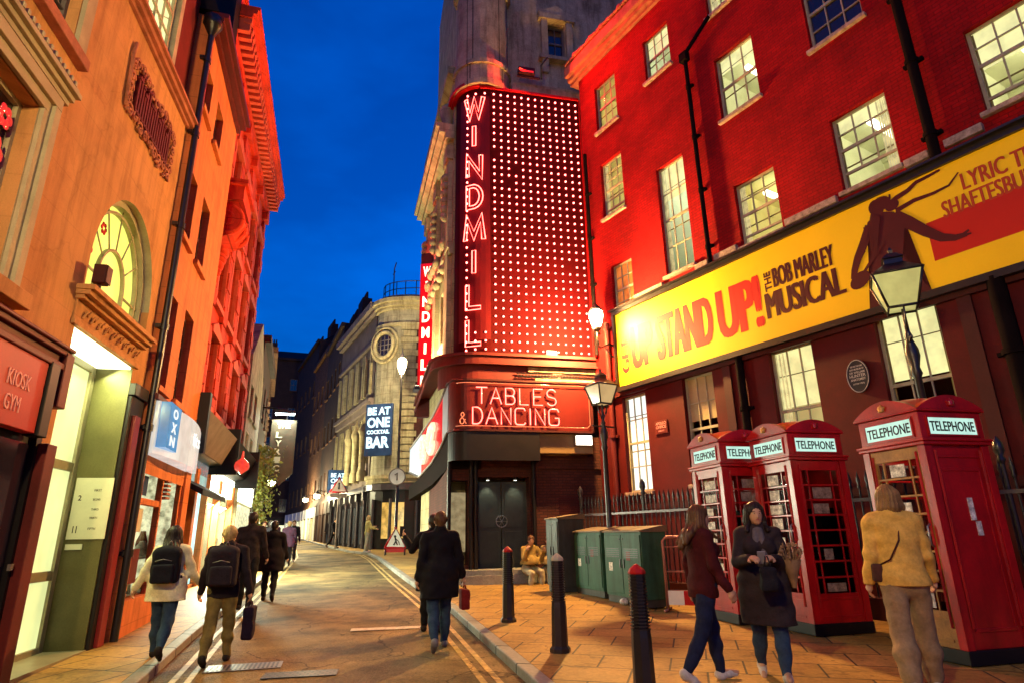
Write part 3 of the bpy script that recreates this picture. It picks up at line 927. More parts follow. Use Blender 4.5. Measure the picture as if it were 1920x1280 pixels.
# ------------------------------------------------------------------ left: second orange building with the bright shop
L2 = Frame((-6.1, 11.1), -16.2, 'L')
B = thing('terrace_house', 'narrow orange house with two columns of brown sash windows, behind the drainpipe', 'building', L2.o, L2.rot)
U0, U1 = -1.98, 1.44
wins = [(-1.84, -1.28, 3.95, 5.5), (-.72, -.02, 3.95, 5.6), (-1.84, -1.22, 6.6, 7.85), (-.66, .02, 6.6, 7.95), (-1.8, -1.2, 9.2, 10.1), (-.66, 0.0, 9.2, 10.15)]
mb = MB(); wall_sheet(mb, U0, U1, 2.6, 11.05, wins, .2, body=7); mb.build('wall', M['orange_render'], B)
for i, (a, b, c, d) in enumerate(wins):
    w = sash(B, a, b, c, d, M['frame_dark'], M['glass_brown'], None, 3, (2, 2) if i > 1 else (3, 3), y=.13, fw=.05)
    MB().box(a - .08, b + .08, -.08, .02, c - .1, c - .005).build('sill', M['orange_render'], w, bevel=.01)
mb = MB()
for z0, z1, d in ((10.85, 10.95, .08), (10.95, 11.06, .2), (11.06, 11.16, .28)):
    mb.box(U0, U1, -d, .02, z0, z1)
mb.build('eaves_gutter', M['maroon'], B)
mb = MB(); mb.prism([(-.1, 11.16), (.9, 13.9), (6, 14.2), (6, 11.16)], U0 - .02, U1 - .02, 'yz'); mb.build('roof', M['slate'], B)
mb = MB(); mb.box(.9, 1.42, .3, 1.2, 11.6, 15.4)
for k in range(4):
    mb.cyl((1.15, .42 + .2 * k, 15.4), (1.15, .42 + .2 * k, 15.9), .07, .06, 8)
mb.build('chimney', M['slate'], B)
mb = MB(); mb.box(U0, U1, -.10, .02, 3.70, 3.78); mb.box(U0, U1, -.06, .02, 3.62, 3.7); mb.build('fascia_cornice', M['maroon'], B)
# the shop below
sh = MB()
sh.box(U0, -1.72, -.02, .25, 0.0, 2.62); sh.box(1.0, U1, -.04, .25, 0.0, 2.9)
sh.box(-1.72, 1.0, -.02, .2, 0.0, .80)
sh.box(-1.72, -1.64, .02, .12, .8, 2.7); sh.box(-.42, -.34, .02, .12, .8, 2.7); sh.box(.92, 1.0, .02, .12, .8, 2.7)
sh.box(-1.64, -.42, .03, .1, 2.15, 2.25)
shop = sh.build('shopfront', M['orange_render'], B, bevel=.01)
mb = MB(); mb.box(-1.7, .88, .75, .77, .5, 2.85); mb.box(.885, .90, .1, .76, .5, 2.85); mb.build('shop_backdrop', M['lit_shop'], shop)
mb = MB(); mb.box(-1.66, .93, .10, .108, .8, 2.7)
m_, nt_, b_ = _base('clear_shop_glass'); b_.inputs['Transmission Weight'].default_value = 1.0; b_.inputs['Roughness'].default_value = 0.02; b_.inputs['IOR'].default_value = 1.05
M['clear_glass'] = m_
mb.build('pane', m_, shop)
mb = MB()
for k in range(5):
    mb.box(-.28, .0, -.02, .09, 2.30 + k * .07, 2.335 + k * .07)
mb.build('vent_grille', M['coping'], shop)
rnd = random.Random(5)
for k in range(14):     # goods in the window
    u = -1.55 + (k % 7) * .35; z = .82 + .55 * (k // 7)
    hgt = rnd.uniform(.2, .42); r = rnd.uniform(.06, .11)
    o = MB().lathe([(0, 0), (r, 0), (r * rnd.uniform(.8, 1.1), hgt * .6), (r * .5, hgt * .85), (r * .4, hgt), (0, hgt)], 10).build('vase', [M['poster'], M['maroon'], M['gold'], M['white_paint']][k % 4], loc=L2.w(u, .35 + .1 * (k % 3), z))
    tag(o, 'small ornament displayed in the bright orange framed shop window', 'ornament', 'ornaments in the shop window')
mb = MB(); mb.box(-1.68, .93, .2, .75, .78, .81); mb.box(-1.68, .93, .2, .75, 1.33, 1.36); mb.build('display_shelf', M['white_paint'], shop)
for k, (u, z, ww, hh, mm) in enumerate(((-1.3, 2.3, .45, .3, 'blue_sign'), (-1.25, 1.75, .3, .35, 'white_sign'), (.2, 1.0, .28, .5, 'oxn_panel'), (-1.2, 1.0, .5, .5, 'maroon'))):
    o = MB().box(-ww / 2, ww / 2, -.006, .0, 0, hh).build('poster', M[mm], loc=L2.w(u, .09, z), rotz=L2.rot)
    tag(o, ['dark blue picture poster at the top of the ornament shop window', 'small cream card in the ornament shop window', 'bright blue poster by the shop door post', 'dark red poster low in the ornament shop window'][k], 'poster')
g = thing('shop_sign', 'curved pale backlit fascia with blue OXN panel above the ornament shop', 'sign', L2.w(-.2, 0, 2.88), L2.rot)
mb = MB()
ft = []
for i in range(13):
    u = -1.72 + 3.3 * i / 12
    ft.append((u, -.12 - .16 * math.sin(PI * i / 12)))
mb.prism(ft + [(1.58, .0), (-1.72, 0)], 0, .80, 'xy'); mb.build('panel', M['shop_panel'], g)
mb = MB(); mb.box(-1.66, -.95, -.27, -.05, .10, .80)
mb.build('blue_panel', M['oxn_panel'], g)
mb = MB(); add_text(mb, 'O', -1.46, .58, .30, .16, -.27, .008, .03); add_text(mb, 'X', -1.46, .36, .30, .16, -.27, .008, .03); add_text(mb, 'N', -1.46, .15, .30, .16, -.27, .008, .03)
add_text(mb, 'gifts', -.1, .3, .9, .32, -.27, .006, .02)
mb.build('lettering', M['sign_white'], g)

# ------------------------------------------------------------------ left: red lit classical building with the deep cornice
RB = Frame((-6.1, 11.1), -16.2, 'L', 0.5)
B = thing('classical_building', 'tall red lit stone building with deep bracketed cornice and a carved scroll', 'building', RB.o, RB.rot)
U0, U1 = 1.46, 11.1
cols_ = [3.9, 5.7, 7.5, 9.3]
wins = []
for u in cols_:
    wins += [(u, u + .95, 4.9, 6.6), (u, u + .95, 7.5, 9.5), (u, u + .95, 10.3, 12.2)]
mb = MB(); wall_sheet(mb, U0, U1, 3.2, 14.0, wins, .25, body=9); mb.build('wall', M['red_stone'], B)
for (a, b, c, d) in wins:
    w = sash(B, a, b, c, d, M['frame_dark'], M['glass_brown'], None, 2, (2, 2), y=.15)
    mb = MB()
    mb.box(a - .14, a, -.08, .02, c, d); mb.box(b, b + .14, -.08, .02, c, d); mb.box(a - .2, b + .2, -.14, .02, d, d + .16); mb.box(a - .2, b + .2, -.12, .02, c - .14, c)
    mb.prism([(a - .22, d + .16), (b + .22, d + .16), ((a + b) / 2, d + .42)], -.12, .02, 'xz')
    mb.build('window_surround', M['red_stone_trim'], w)
# giant pilasters with blocked joints
for u in (1.75, 3.35, 5.15, 6.95, 8.75, 10.6):
    mb = MB()
    for k in range(17):
        z = 4.7 + k * .5
        mb.box(u - .22, u + .22, -.10, .02, z, z + .475)
        if k % 2:
            mb.box(u - .26, u + .26, -.125, .02, z + .01, z + .465)
    mb.box(u - .26, u + .26, -.2, .02, 13.25, 13.6)
    mb.build('pilaster', M['red_stone'], B, bevel=.012)
mb = MB()
for z0, z1, d in ((13.6, 13.72, .1), (13.72, 13.95, .16), (14.35, 14.5, .50), (14.5, 14.62, .60), (14.62, 14.72, .66)):
    mb.box(U0, U1, -d, .02, z0, z1)
mb.box(U0, U1, -.12, .3, 14.72, 15.5); mb.box(U0, U1, -.18, .3, 15.5, 15.66)
cn = mb.build('cornice', M['red_stone'], B)
mb = MB()
nb = 34
for k in range(nb):
    u = U0 + .12 + (U1 - U0 - .24) * k / (nb - 1)
    mb.box(u - .07, u + .07, -.46, .02, 13.97, 14.34); mb.box(u - .09, u + .09, -.49, -.3, 14.2, 14.345)
mb.build('brackets', M['red_stone_trim'], cn)
mb = MB(); mb.box(U0 - .02, U1, -.05, 3.0, 15.66, 15.9); mb.prism([(.3, 15.7), (2.2, 17.2), (8, 17.2), (8, 15.7)], U0, U1 - .1, 'yz')
mb.build('roof', M['slate'], B)
# carved scroll bracket carrying a little balcony
mb = MB()
mb.box(2.1, 3.3, -.72, .02, 9.45, 9.85); mb.box(2.0, 3.4, -.80, .02, 9.85, 9.98)
sp = []
for i in range(30):
    t = i / 29
    r = .42 * (1 - .8 * t); an = R(90 + 620 * t)
    sp.append((-.36 + r * math.cos(an), 8.95 + r * math.sin(an)))
for u in (2.25, 2.7, 3.1):
    mb.tube([(u, p[0], p[1]) for p in sp], .075, 6)
mb.prism([(.02, 9.45), (-.6, 9.45), (-.78, 9.0), (-.55, 8.6), (-.25, 8.45), (-.2, 7.9), (.02, 7.6)], 2.2, 3.15, 'yz')
for k in range(5):
    mb.ball((2.68, -.3 + .04 * k, 8.3 - .18 * k), (.34 - .05 * k, .16, .14), 8, 6)
mb.build('scroll_bracket', M['red_stone'], B)
# shopfront under a dark fascia
mb = MB()
mb.prism([(-.30, 3.55), (-.62, 4.28), (-.55, 4.34), (.02, 4.5), (.02, 3.5)], U0, 6.2, 'yz')
mb.prism([(-.30, 3.6), (-.62, 4.28), (-.55, 4.34), (.02, 4.5), (.02, 3.5)], 6.35, 11.3, 'yz')
for u in (U0 - .05, 6.18, 11.25):
    mb.box(u, u + .2, -.7, .02, 3.3, 4.55)
mb.build('fascia', M['black'], B)
mb = MB(); mb.quad((1.7, -.318, 3.56), (6.1, -.318, 3.56), (6.1, -.645, 4.26), (1.7, -.645, 4.26))
mb.build('fascia_board', surf('grey_fascia_board', (0.22, .17, .15, 1), .5, .3), B)
mb = MB(); mb.box(1.6, 6.2, .0, .1, 2.95, 3.5); mb.build('transom_light', M['cyan_fascia'], B)
mb = MB(); mb.prism([(.05, 3.0), (-.75, 2.6), (-.75, 2.48), (.05, 2.9)], 1.6, 4.6, 'yz')
aw = mb.build('awning', M['black'], B)
mb = MB(); mb.box(6.4, 11.2, .0, .1, 2.9, 3.5); mb.build('transom_light', M['lit_bright'], B)
shop = MB().box(4.85, 11.1, .14, .2, 0.0, .55).build('shopfront', M['orange_render'], B)
for u, ww in ((1.5, .35), (4.55, .3), (6.15, .25), (8.2, .2), (10.85, .25)):
    MB().box(u, u + ww, -.06, .2, 0.0, 3.3).build('shop_post', M['orange_render'], shop)
MB().box(1.85, 4.55, .5, .52, 0.2, 2.95).build('dark_entrance', M['black'], shop)
mb = MB(); mb.box(4.85, 6.15, .1, .12, .5, 2.9); mb.build('pane', M['lit_cyan'], shop)
for u0_, u1_ in ((6.45, 8.18), (8.42, 10.82)):
    MB().box(u0_, u1_, .1, .112, .5, 2.9).build('pane', M['clear_glass'], shop)
    m = MB()
    for q in (((u0_, .14, .3), (u1_, .14, .3), (u1_, 2.2, .3), (u0_, 2.2, .3)), ((u0_, 2.2, .3), (u1_, 2.2, .3), (u1_, 2.2, 3.0), (u0_, 2.2, 3.0)), ((u0_, .14, .3), (u0_, 2.2, .3), (u0_, 2.2, 3.0), (u0_, .14, 3.0)), ((u1_, .14, .3), (u1_, .14, 3.0), (u1_, 2.2, 3.0), (u1_, 2.2, .3)), ((u0_, .14, 3.0), (u0_, 2.2, 3.0), (u1_, 2.2, 3.0), (u1_, .14, 3.0))):
        m.quad(*q)
    it = m.build('shop_interior', M['wall_pale'], shop)
    m = MB()
    for j in range(3):
        m.box(u0_ + .2 + j * (u1_ - u0_ - .5) / 3, u0_ + .38 + j * (u1_ - u0_ - .5) / 3, .4, 1.9, 2.92, 2.97)
    m.build('ceiling_lamp', M['shop_lamp'], it)
    rn = random.Random(int(u0_ * 10))
    for mm in ('maroon', 'blue_sign', 'white_paint', 'furniture'):
        m = MB()
        for j in range(7):
            for lv in range(4):
                y_ = rn.uniform(.4, 2.0); hgt = rn.uniform(.15, .4)
                m.box(u1_ - rn.uniform(.06, .3), u1_ - .02, y_, y_ + rn.uniform(.08, .22), .5 + lv * .6, .5 + lv * .6 + hgt)
        m.build('goods', M[mm], it)
    m = MB()
    for lv in range(4):
        m.box(u1_ - .34, u1_ - .01, .3, 2.1, .46 + lv * .6, .49 + lv * .6)
    m.build('shelf', M['white_paint'], it)
for u_, e_ in ((7.3, 1500), (9.8, 1000)):
    l = bpy.data.lights.new('shop_light', 'AREA'); l.energy = e_; l.shape = 'RECTANGLE'; l.size = 1.6; l.size_y = 1.6; l.color = (.90, 1, .72)
    lo = bpy.data.objects.new('lamp_light', l); COL.objects.link(lo); lo.parent = shop; lo.location = (u_, -.02, 2.7); lo.rotation_euler = (R(78), 0, R(180) * 0); 
    lo.rotation_euler = (R(-42), 0, 0)
mb = MB(); mb.box(4.85, 11.1, .02, .14, 0.0, .55); mb.build('stall_riser', M['orange_render'], shop)
o = MB().lathe([(.02, 0), (.05, .03), (.17, .12), (.2, .22), (.17, .32), (.05, .42), (.04, .46), (.02, .62)], 14).build('paper_lantern', glow('paper_lantern_red', (0.75, .05, .03, 1), .9, .3, 6.0), loc=RB.w(6.0, -.85, 3.3))
tag(o, 'small red paper lantern hanging from the dark fascia of the left shops', 'lantern')

# ------------------------------------------------------------------ far left: pale gabled house, ivy, hanging sign
FL = Frame(RB.w(11.45, -.1, 0)[:2], -17.5, 'L')
B = thing('gabled_house', 'narrow yellow lit house with a small gable beyond the red building', 'building', FL.o, FL.rot)
mb = MB(); ops = [(.5, 1.5, 4.2, 5.4), (.5, 1.5, 6.0, 7.2), (2.2, 3.2, 4.2, 5.4), (2.2, 3.2, 6.0, 7.2)]
wall_sheet(mb, 0, 5.0, 0, 8.2, ops, .2, body=5)
mb.prism([(0, 8.2), (5.0, 8.2), (2.5, 10.2)], 0, 5, 'xz'); mb.build('wall', M['cream_stone'], B)
for i, (a, b, c, d) in enumerate(ops):
    sash(B, a, b, c, d, M['frame_cream'], M['glass_dark'] if i % 2 else M['lit_white'], M['cream_stone'], 2, (1, 1))
MB().box(.1, 4.9, -.06, .02, 2.9, 3.6).build('fascia', M['lit_bright'], B)
mb = MB(); mb.box(.2, 4.8, -.02, .02, .4, 2.8); mb.build('shop_window', M['lit_shop'], B)
g = thing('ivy', 'trailing yellow green ivy hanging down the pale house beyond the red building', 'plant', FL.w(3.2, -.3, 2.0), FL.rot)
mb = MB(); rnd = random.Random(11)
for k in range(1500):
    z = rnd.random() ** .8 * 3.2
    u = rnd.gauss(0, .35 + .1 * math.sin(z * 3)) ; y = -abs(rnd.gauss(0, .3))
    s_ = rnd.uniform(.05, .11)
    a = Vector((rnd.uniform(-1, 1), rnd.uniform(-1, 1), rnd.uniform(-1, 1))).normalized() * s_
    b = a.cross(Vector((rnd.uniform(-1, 1), rnd.uniform(-1, 1), rnd.uniform(-1, 1))).normalized())
    p = Vector((u, y, z))
    mb.add([p - a, p + b * .6, p + a, p - b * .6], [(0, 1, 2, 3)])
mb.build('foliage', M['leaf'], g)
mb = MB()
for k in range(4):
    mb.tube([(.2 * (k - 1.5) + .08 * math.sin(z * 2 + k), 0, z * .4) for z in range(9)], .02, 5)
mb.build('stem', M['slate'], g)

def row_house(name, label, F, length, height, mat, nwin, floors, zf, lit=(), wm=None, roof=True, chim=2, group=None, base_mat=None, depth=8, shop='black', shoplit=None, roofh=1.6):
    root = thing(name, label, 'building', F.o, F.rot, group)
    ops = []
    for f in range(floors):
        for k in range(nwin):
            c = length * (k + .5) / nwin
            z = zf + f * (height - zf - .6) / floors
            ops.append((c - .5, c + .5, z, z + min(1.8, (height - zf) / floors * .62)))
    m = MB(); wall_sheet(m, 0, length, 0, height, ops, .2, body=depth); m.build('wall', mat, root)
    for i, (a, b, c, d) in enumerate(ops):
        sash(root, a, b, c, d, M['frame_grey'], M['lit_blind'] if i in lit else M['glass_dark'], M['far_brown'], 2, (1, 1), fw=.08, bw=.04)
    m = MB(); m.box(-.05, length + .05, -.25, .05, height - .35, height); m.box(0, length, -.12, .02, zf - .75, zf - .55)
    m.build('cornice', mat, root)
    m = MB(); m.box(0, length, -.1, .02, zf - 1.6, zf - .75)
    for k in range(nwin + 1):
        u = length * k / nwin
        m.box(max(0, u - .15), min(length, u + .15), -.14, .02, 0, zf - .75)
    m.build('shopfront', M[shop], root)
    if shoplit:
        m = MB()
        for k in range(nwin):
            m.box(length * k / nwin + .2, length * (k + 1) / nwin - .2, -.02, .02, .7, zf - 1.7)
        m.build('shop_window', M[shoplit], root)
    if roof:
        m = MB(); m.prism([(.4, height), (depth * .45, height + roofh), (depth, height)], .05, length - .05, 'yz'); m.build('roof', M['slate'], root)
    for k in range(chim):
        u = length * (k + .5) / max(chim, 1) + .7
        m = MB(); m.box(u - 1.0, u + 1.0, 1.4, 2.2, height - .3, height + 2.6)
        for j in range(6):
            m.cyl((u - .8 + .32 * j, 1.8, height + 2.6), (u - .8 + .32 * j, 1.8, height + 3.2), .11, .09, 8)
        m.build('chimney', M['far_dark'], root)
    return root

F1 = Frame(FL.w(5.0, 0.1, 0)[:2], -19.0, 'L')
row_house('terrace_house', 'dark house behind the trailing ivy on the far left', F1, 7.0, 10.5, M['far_dark'], 3, 2, 4.2, (1,), chim=1, shop='far_dark', shoplit='lit_shop')
F2 = Frame(F1.w(7.05, 0, 0)[:2], -21.5, 'L')
row_house('terrace_house', 'dark brown far house beyond the hanging chain sign on the left', F2, 12.0, 12.0, M['far_brown'], 5, 3, 4.4, (2, 7), chim=2, shop='white_paint', shoplit='lit_shop')
# hanging pub sign with a floodlight
g = thing('hanging_sign', 'dark hanging sign reading THE LYRIC under a cold white floodlight', 'sign', F1.w(1.5, -1.1, 3.9), F1.rot - PI / 2)
mb = MB(); mb.prism([(-.55, .55), (.55, .55), (.55, 3.0), (-.55, 3.0)], -.05, .05, 'xz'); mb.prism([(-.55, .549), (0, .0), (.55, .549)], -.05, .05, 'xz')
mb.build('board', surf('brown_sign_board', (0.10, .07, .035, 1), .5, .3), g)
mb = MB()
add_text(mb, 'THE', -.3, 2.6, .6, .24, -.05, .02, .02)
for i, ch in enumerate('LYRIC'):
    add_text(mb, ch, -.32, 2.15 - i * .38, .28, .28, -.05, .02, .03)
mb.build('lettering', surf('gilt_lettering', (.75, .62, .35, 1), .5, .1), g)
mb = MB(); mb.tube([(.1, 0, 3.0), (.1, 0, 3.5), (-1.0, .2, 3.6)], .04, 6); mb.tube([(-.6, 0, 3.0), (-.9, 0, 3.5)], .02, 5); mb.build('bracket', M['iron'], g)
g = thing('floodlight', 'cold white floodlight glaring above the far hanging sign', 'lamp', F1.w(1.5, -1.1, 7.15), F1.rot - PI / 2)
mb = MB(); mb.box(-.45, .45, -.45, -.15, .0, .14); mb.build('housing', M['iron'], g)
MB().box(-.42, .42, -.43, -.17, -.05, -.003).build('lens', glow('cold_floodlight', (.72, .95, 1.0, 1), 14.0), g)
l = bpy.data.lights.new('flood_lamp', 'AREA'); l.energy = 120; l.size = .8; l.size_y = .25; l.shape = 'RECTANGLE'; l.color = (.75, .95, 1.0)
lo = bpy.data.objects.new('lamp_light', l); COL.objects.link(lo); lo.parent = g; lo.location = (0, -.3, -.08)

# ------------------------------------------------------------------ far right: pale corner building, dark terraces
BA = Frame((-8.6, 37.6), -27.7, 'R')      # street side; local u runs back towards the corner
B = thing('corner_building', 'pale rounded corner building with a round window and dark pub ground floor', 'building', BA.o, BA.rot)
ops = []
for k in range(5):
    u = -1.9 - k * 1.95
    ops += [(u - .55, u + .55, 6.2, 8.6), (u - .55, u + .55, 10.6, 13.0)]
mb = MB(); wall_sheet(mb, -10.6, -.6, 4.6, 16.2, ops, .3, body=9); mb.build('wall', surf('shaded_side_stone', (.17, .13, .11, 1), .85, .3, 1.2, 30), B)  # side away from the lamp: its shade is put into a darker stone colour
for i, (a, b, c, d) in enumerate(ops):
    w = sash(B, a, b, c, d, M['frame_grey'], M['lit_blind'] if i in (1, ) else M['glass_dark'], None, 2, (1, 1), fw=.09, bw=.04)
    mb = MB(); mb.box(a - .3, a - .02, -.14, .02, c - .2, d + .3); mb.box(b + .02, b + .3, -.14, .02, c - .2, d + .3)
    mb.build('window_surround', M['cream_stone'], w)
mb = MB()
for z0, z1, d in ((9.3, 9.7, .2), (9.7, 9.95, .35), (13.6, 13.8, .2), (15.6, 15.85, .3), (15.85, 16.3, .55)):
    mb.box(-10.6, -.3, -d, .02, z0, z1)
mb.build('string_course', surf('shaded_side_trim', (.21, .16, .14, 1), .85, .3, 1.2, 30), B)  # trim of that side, shade put into the colour as well
# rounded front; built in local coordinates around the corner
ang0 = math.atan2(BA.u.y, BA.u.x)
def fr(w_):     # world point to local
    d = Vector((w_[0], w_[1], 0)) - BA.o
    return d.dot(BA.u), -d.dot(BA.n)
fpts = [(-8.75, 37.9), (-8.55, 37.45), (-8.2, 37.1), (-7.7, 36.85), (-7.1, 36.72), (-6.4, 36.7), (-5.6, 36.85), (-4.7, 37.15), (-3.6, 37.55), (4.0, 40.5)]
fl = [fr(p) for p in fpts]
def ribbon(m, pts, z0, z1, out=0.0, mat=0):
    q = []
    for i, p in enumerate(pts):
        a = Vector(pts[max(i - 1, 0)]); b = Vector(pts[min(i + 1, len(pts) - 1)])
        t = (b - a).normalized(); q.append((p[0] + t.y * out, p[1] - t.x * out))
    for i in range(len(pts) - 1):
        a, b = q[i], q[i + 1]
        m.quad((a[0], a[1], z0), (b[0], b[1], z0), (b[0], b[1], z1), (a[0], a[1], z1), mat)
    if out > 0:
        for i in range(len(pts) - 1):
            a, b, c, d = pts[i], pts[i + 1], q[i + 1], q[i]
            m.quad((a[0], a[1], z0), (b[0], b[1], z0), (c[0], c[1], z0), (d[0], d[1], z0), mat)
            m.quad((a[0], a[1], z1), (d[0], d[1], z1), (c[0], c[1], z1), (b[0], b[1], z1), mat)
        for (a, c) in ((pts[0], q[0]), (pts[-1], q[-1])):
            m.quad((a[0], a[1], z0), (c[0], c[1], z0), (c[0], c[1], z1), (a[0], a[1], z1), mat)
mb = MB(); ribbon(mb, fl, 4.6, 16.4); mb.add([(p[0], p[1], 16.4) for p in fl] + [(fl[-1][0] , fl[-1][1] + 9, 16.4), (fl[0][0], fl[0][1] + 9, 16.4)], [tuple(range(len(fl) + 2))])
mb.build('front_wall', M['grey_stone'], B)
mb = MB()
for z0, z1, d in ((4.6, 4.85, .25), (4.85, 5.05, .35)):
    ribbon(mb, fl, z0, z1, d)
mb.build('string_course', M['cream_stone'], B)
mb = MB()
for z0, z1, d in ((14.3, 14.5, .12), (15.4, 15.6, .15), (15.6, 15.85, .3), (15.85, 16.1, .45)):
    ribbon(mb, fl, z0, z1, d)
mb.build('cornice', M['cream_stone'], B)
mb = MB()
for k in range(22):       # quoins against a brick panel
    z = 5.2 + k * .42
    ww = .55 if k % 2 else .4
    p = Vector(fl[5]); t = (Vector(fl[6]) - Vector(fl[4])).normalized(); nrm = Vector((t.y, -t.x))
    c0 = p - t * ww; c1 = p + t * ww
    q = [c0 + nrm * .0, c1 + nrm * .0, c1 + nrm * .07, c0 + nrm * .07]
    mb.prism([(x[0], x[1]) for x in q], z, z + .34, 'xy')
mb.build('quoins', M['cream_stone'], B)
mb = MB(); ribbon(mb, [((fl[5][0] + fl[6][0]) / 2, (fl[5][1] + fl[6][1]) / 2)] + fl[6:], 5.2, 14.2, .03); mb.build('brick_panel', M['dark_brick'], B)
ce = Vector(fl[2]) * .6 + Vector(fl[3]) * .4
t = (Vector(fl[3]) - Vector(fl[2])).normalized(); nrm = Vector((t.y, -t.x))
mb = MB()
ring = [(ce.x + t.x * r_ * math.cos(a_) + nrm.x * d_, ce.y + t.y * r_ * math.cos(a_) + nrm.y * d_, 13.1 + r_ * 1.15 * math.sin(a_)) for (r_, d_) in ((.72, .16),) for a_ in [2 * PI * i / 24 for i in range(24)]]
mb.tube(ring, .13, 6, True)
ring = [(ce.x + t.x * 1.0 * math.cos(a_) + nrm.x * .08, ce.y + t.y * 1.0 * math.cos(a_) + nrm.y * .08, 13.1 + 1.12 * math.sin(a_)) for a_ in [2 * PI * i / 24 for i in range(24)]]
mb.tube(ring, .10, 6, True)
ow = mb.build('round_window', M['cream_stone'], B)
mb = MB(); mb.add([(ce.x + t.x * .58 * math.cos(a_) + nrm.x * .06, ce.y + t.y * .58 * math.cos(a_) + nrm.y * .06, 13.1 + .66 * math.sin(a_)) for a_ in [2 * PI * i / 24 for i in range(24)]], [tuple(range(24))]); mb.build('pane', M['glass_dark'], ow)
mb = MB()
for k in range(3):
    o_ = (k - 1) * .3
    mb.tube([(ce.x + t.x * o_ + nrm.x * .1, ce.y + t.y * o_ + nrm.y * .1, 12.5), (ce.x + t.x * o_ + nrm.x * .1, ce.y + t.y * o_ + nrm.y * .1, 13.7)], .03, 5)
    mb.tube([(ce.x - t.x * .5 + nrm.x * .1, ce.y - t.y * .5 + nrm.y * .1, 13.1 + o_), (ce.x + t.x * .5 + nrm.x * .1, ce.y + t.y * .5 + nrm.y * .1, 13.1 + o_)], .03, 5)
mb.build('glazing_bars', M['frame_grey'], ow)
mb = MB()
rl = [(p[0], p[1] + .3) for p in fl[:9]]
for z in (16.9, 17.4):
    mb.tube([(p[0], p[1], z) for p in rl], .03, 5)
for p in rl:
    mb.tube([(p[0], p[1], 16.3), (p[0], p[1], 17.4)], .03, 5)
mb.build('roof_railing', M['iron'], B)
for k, (px_, h) in enumerate(((0, 2.4), (6, 2.0))):
    mb = MB(); p = fl[px_]
    mb.tube([(p[0] + .5, p[1] + .8, 16.3), (p[0] + .5, p[1] + .8, 16.3 + h)] + ([(p[0] + .9, p[1] + .8, 16.6 + h)] if k == 0 else []), .04, 5)
    mb.tube([(p[0] + .2, p[1] + .8, 16 + h), (p[0] + .8, p[1] + .8, 16 + h)], .025, 5)
    mb.build('aerial', M['iron'], B)
# pub ground floor
mb = MB(); ribbon(mb, fl, 0, 4.6, .02)
mb.box(-10.6, -.4, -.06, .05, 0, 4.6); mb.build('pub_front', M['black'], B)
mb = MB()
pubm = surf('dark_grey_columns', (.06, .05, .055, 1), .4, .3)
for k in range(7):
    u = -.8 - k * 1.6
    m = MB(); m.cyl((u, -.14, .3), (u, -.14, 3.7), .11, .09, 8); m.box(u - .18, u + .18, -.3, .0, 3.7, 4.2); m.build('pub_column', pubm, B)
for i in (2, 4, 6, 8):
    p = fl[i]; m = MB(); m.cyl((p[0], p[1] - .12, .3), (p[0], p[1] - .12, 3.7), .11, .09, 8); m.build('pub_column', pubm, B)
mb.box(-10.6, -.4, -.35, .0, 4.2, 4.5); ribbon(mb, fl, 4.2, 4.55, .3)
mb.build('pub_cornice', pubm, B)
mb = MB(); ribbon(mb, [fl[3] , fl[4], fl[5]], 1.5, 3.5, .05); mb.build('pub_window', M['lit_gold'], B)
mb = MB()
for k in range(5):
    u = -1.6 - k * 1.6
    mb.box(u - .5, u + .5, -.075, -.062, 1.2, 3.4)
mb.build('pub_glass', surf('dim_pub_glass', (.03, .035, .045, 1), .1, .2), B)
# statue-like consoles by the neon bar sign, cold lit
for k in range(3):
    u = -1.3 - k * 1.9
    mb = MB(); mb.lathe([(.28, 4.9), (.3, 5.4), (.2, 5.6), (.24, 7.6), (.34, 7.9), (.3, 8.1), (.1, 8.6), (0, 9.0)], 8, (u, -.3, 0)); mb.build('console', M['cream_stone'], B)
ce = Vector(fl[3]) * .5 + Vector(fl[4]) * .5
t = (Vector(fl[4]) - Vector(fl[3])).normalized(); nrm = Vector((t.y, -t.x))
nrm3 = None
wpos = BA.w(ce.x, ce.y, 0)
tw = (BA.w(ce.x + t.x, ce.y + t.y, 0) - wpos); nw = (BA.w(ce.x + nrm.x, ce.y + nrm.y, 0) - wpos)
rz = math.atan2(tw.y, tw.x)
g = thing('bar_sign', 'blue bar sign reading BE AT ONE COCKTAIL BAR on the pale corner building', 'sign', wpos + nw * .45 - tw * .55 + Vector((0, 0, 6.15)), rz)
mb = MB(); mb.box(-.85, .85, -.1, .1, 0, 3.1); mb.build('panel', M['blue_sign'], g, bevel=.02)
mb = MB()
for tx, z, h in (('BE AT', 2.42, .48), ('ONE', 1.66, .62), ('COCKTAIL', 1.28, .24), ('BAR', .45, .68)):
    add_text(mb, tx, -.72, z, 1.44, h, -.1, .03, .035)
mb.build('lettering', M['blue_letter'], g)
g = thing('projecting_sign', 'small blue projecting bar sign on the side of the pale corner building', 'sign', BA.w(-6.0, -.75, 4.5), BA.rot + PI / 2)
mb = MB(); mb.box(-.6, .6, -.08, .08, 0, 1.5); mb.build('panel', M['blue_sign'], g, bevel=.02)
mb = MB()
for s_ in (-1, 1):
    pass
add_text(mb, 'BE AT', -.45, 1.0, .9, .28, -.08, .02, .03); add_text(mb, 'ONE', -.45, .62, .9, .3, -.08, .02, .03); add_text(mb, 'BAR', -.4, .25, .8, .26, -.08, .02, .03)
mb.build('lettering', M['blue_letter'], g)
mb = MB(); mb.tube([(.6, 0, 1.3), (.95, 0, 1.3)], .03, 5); mb.build('bracket', M['iron'], g)

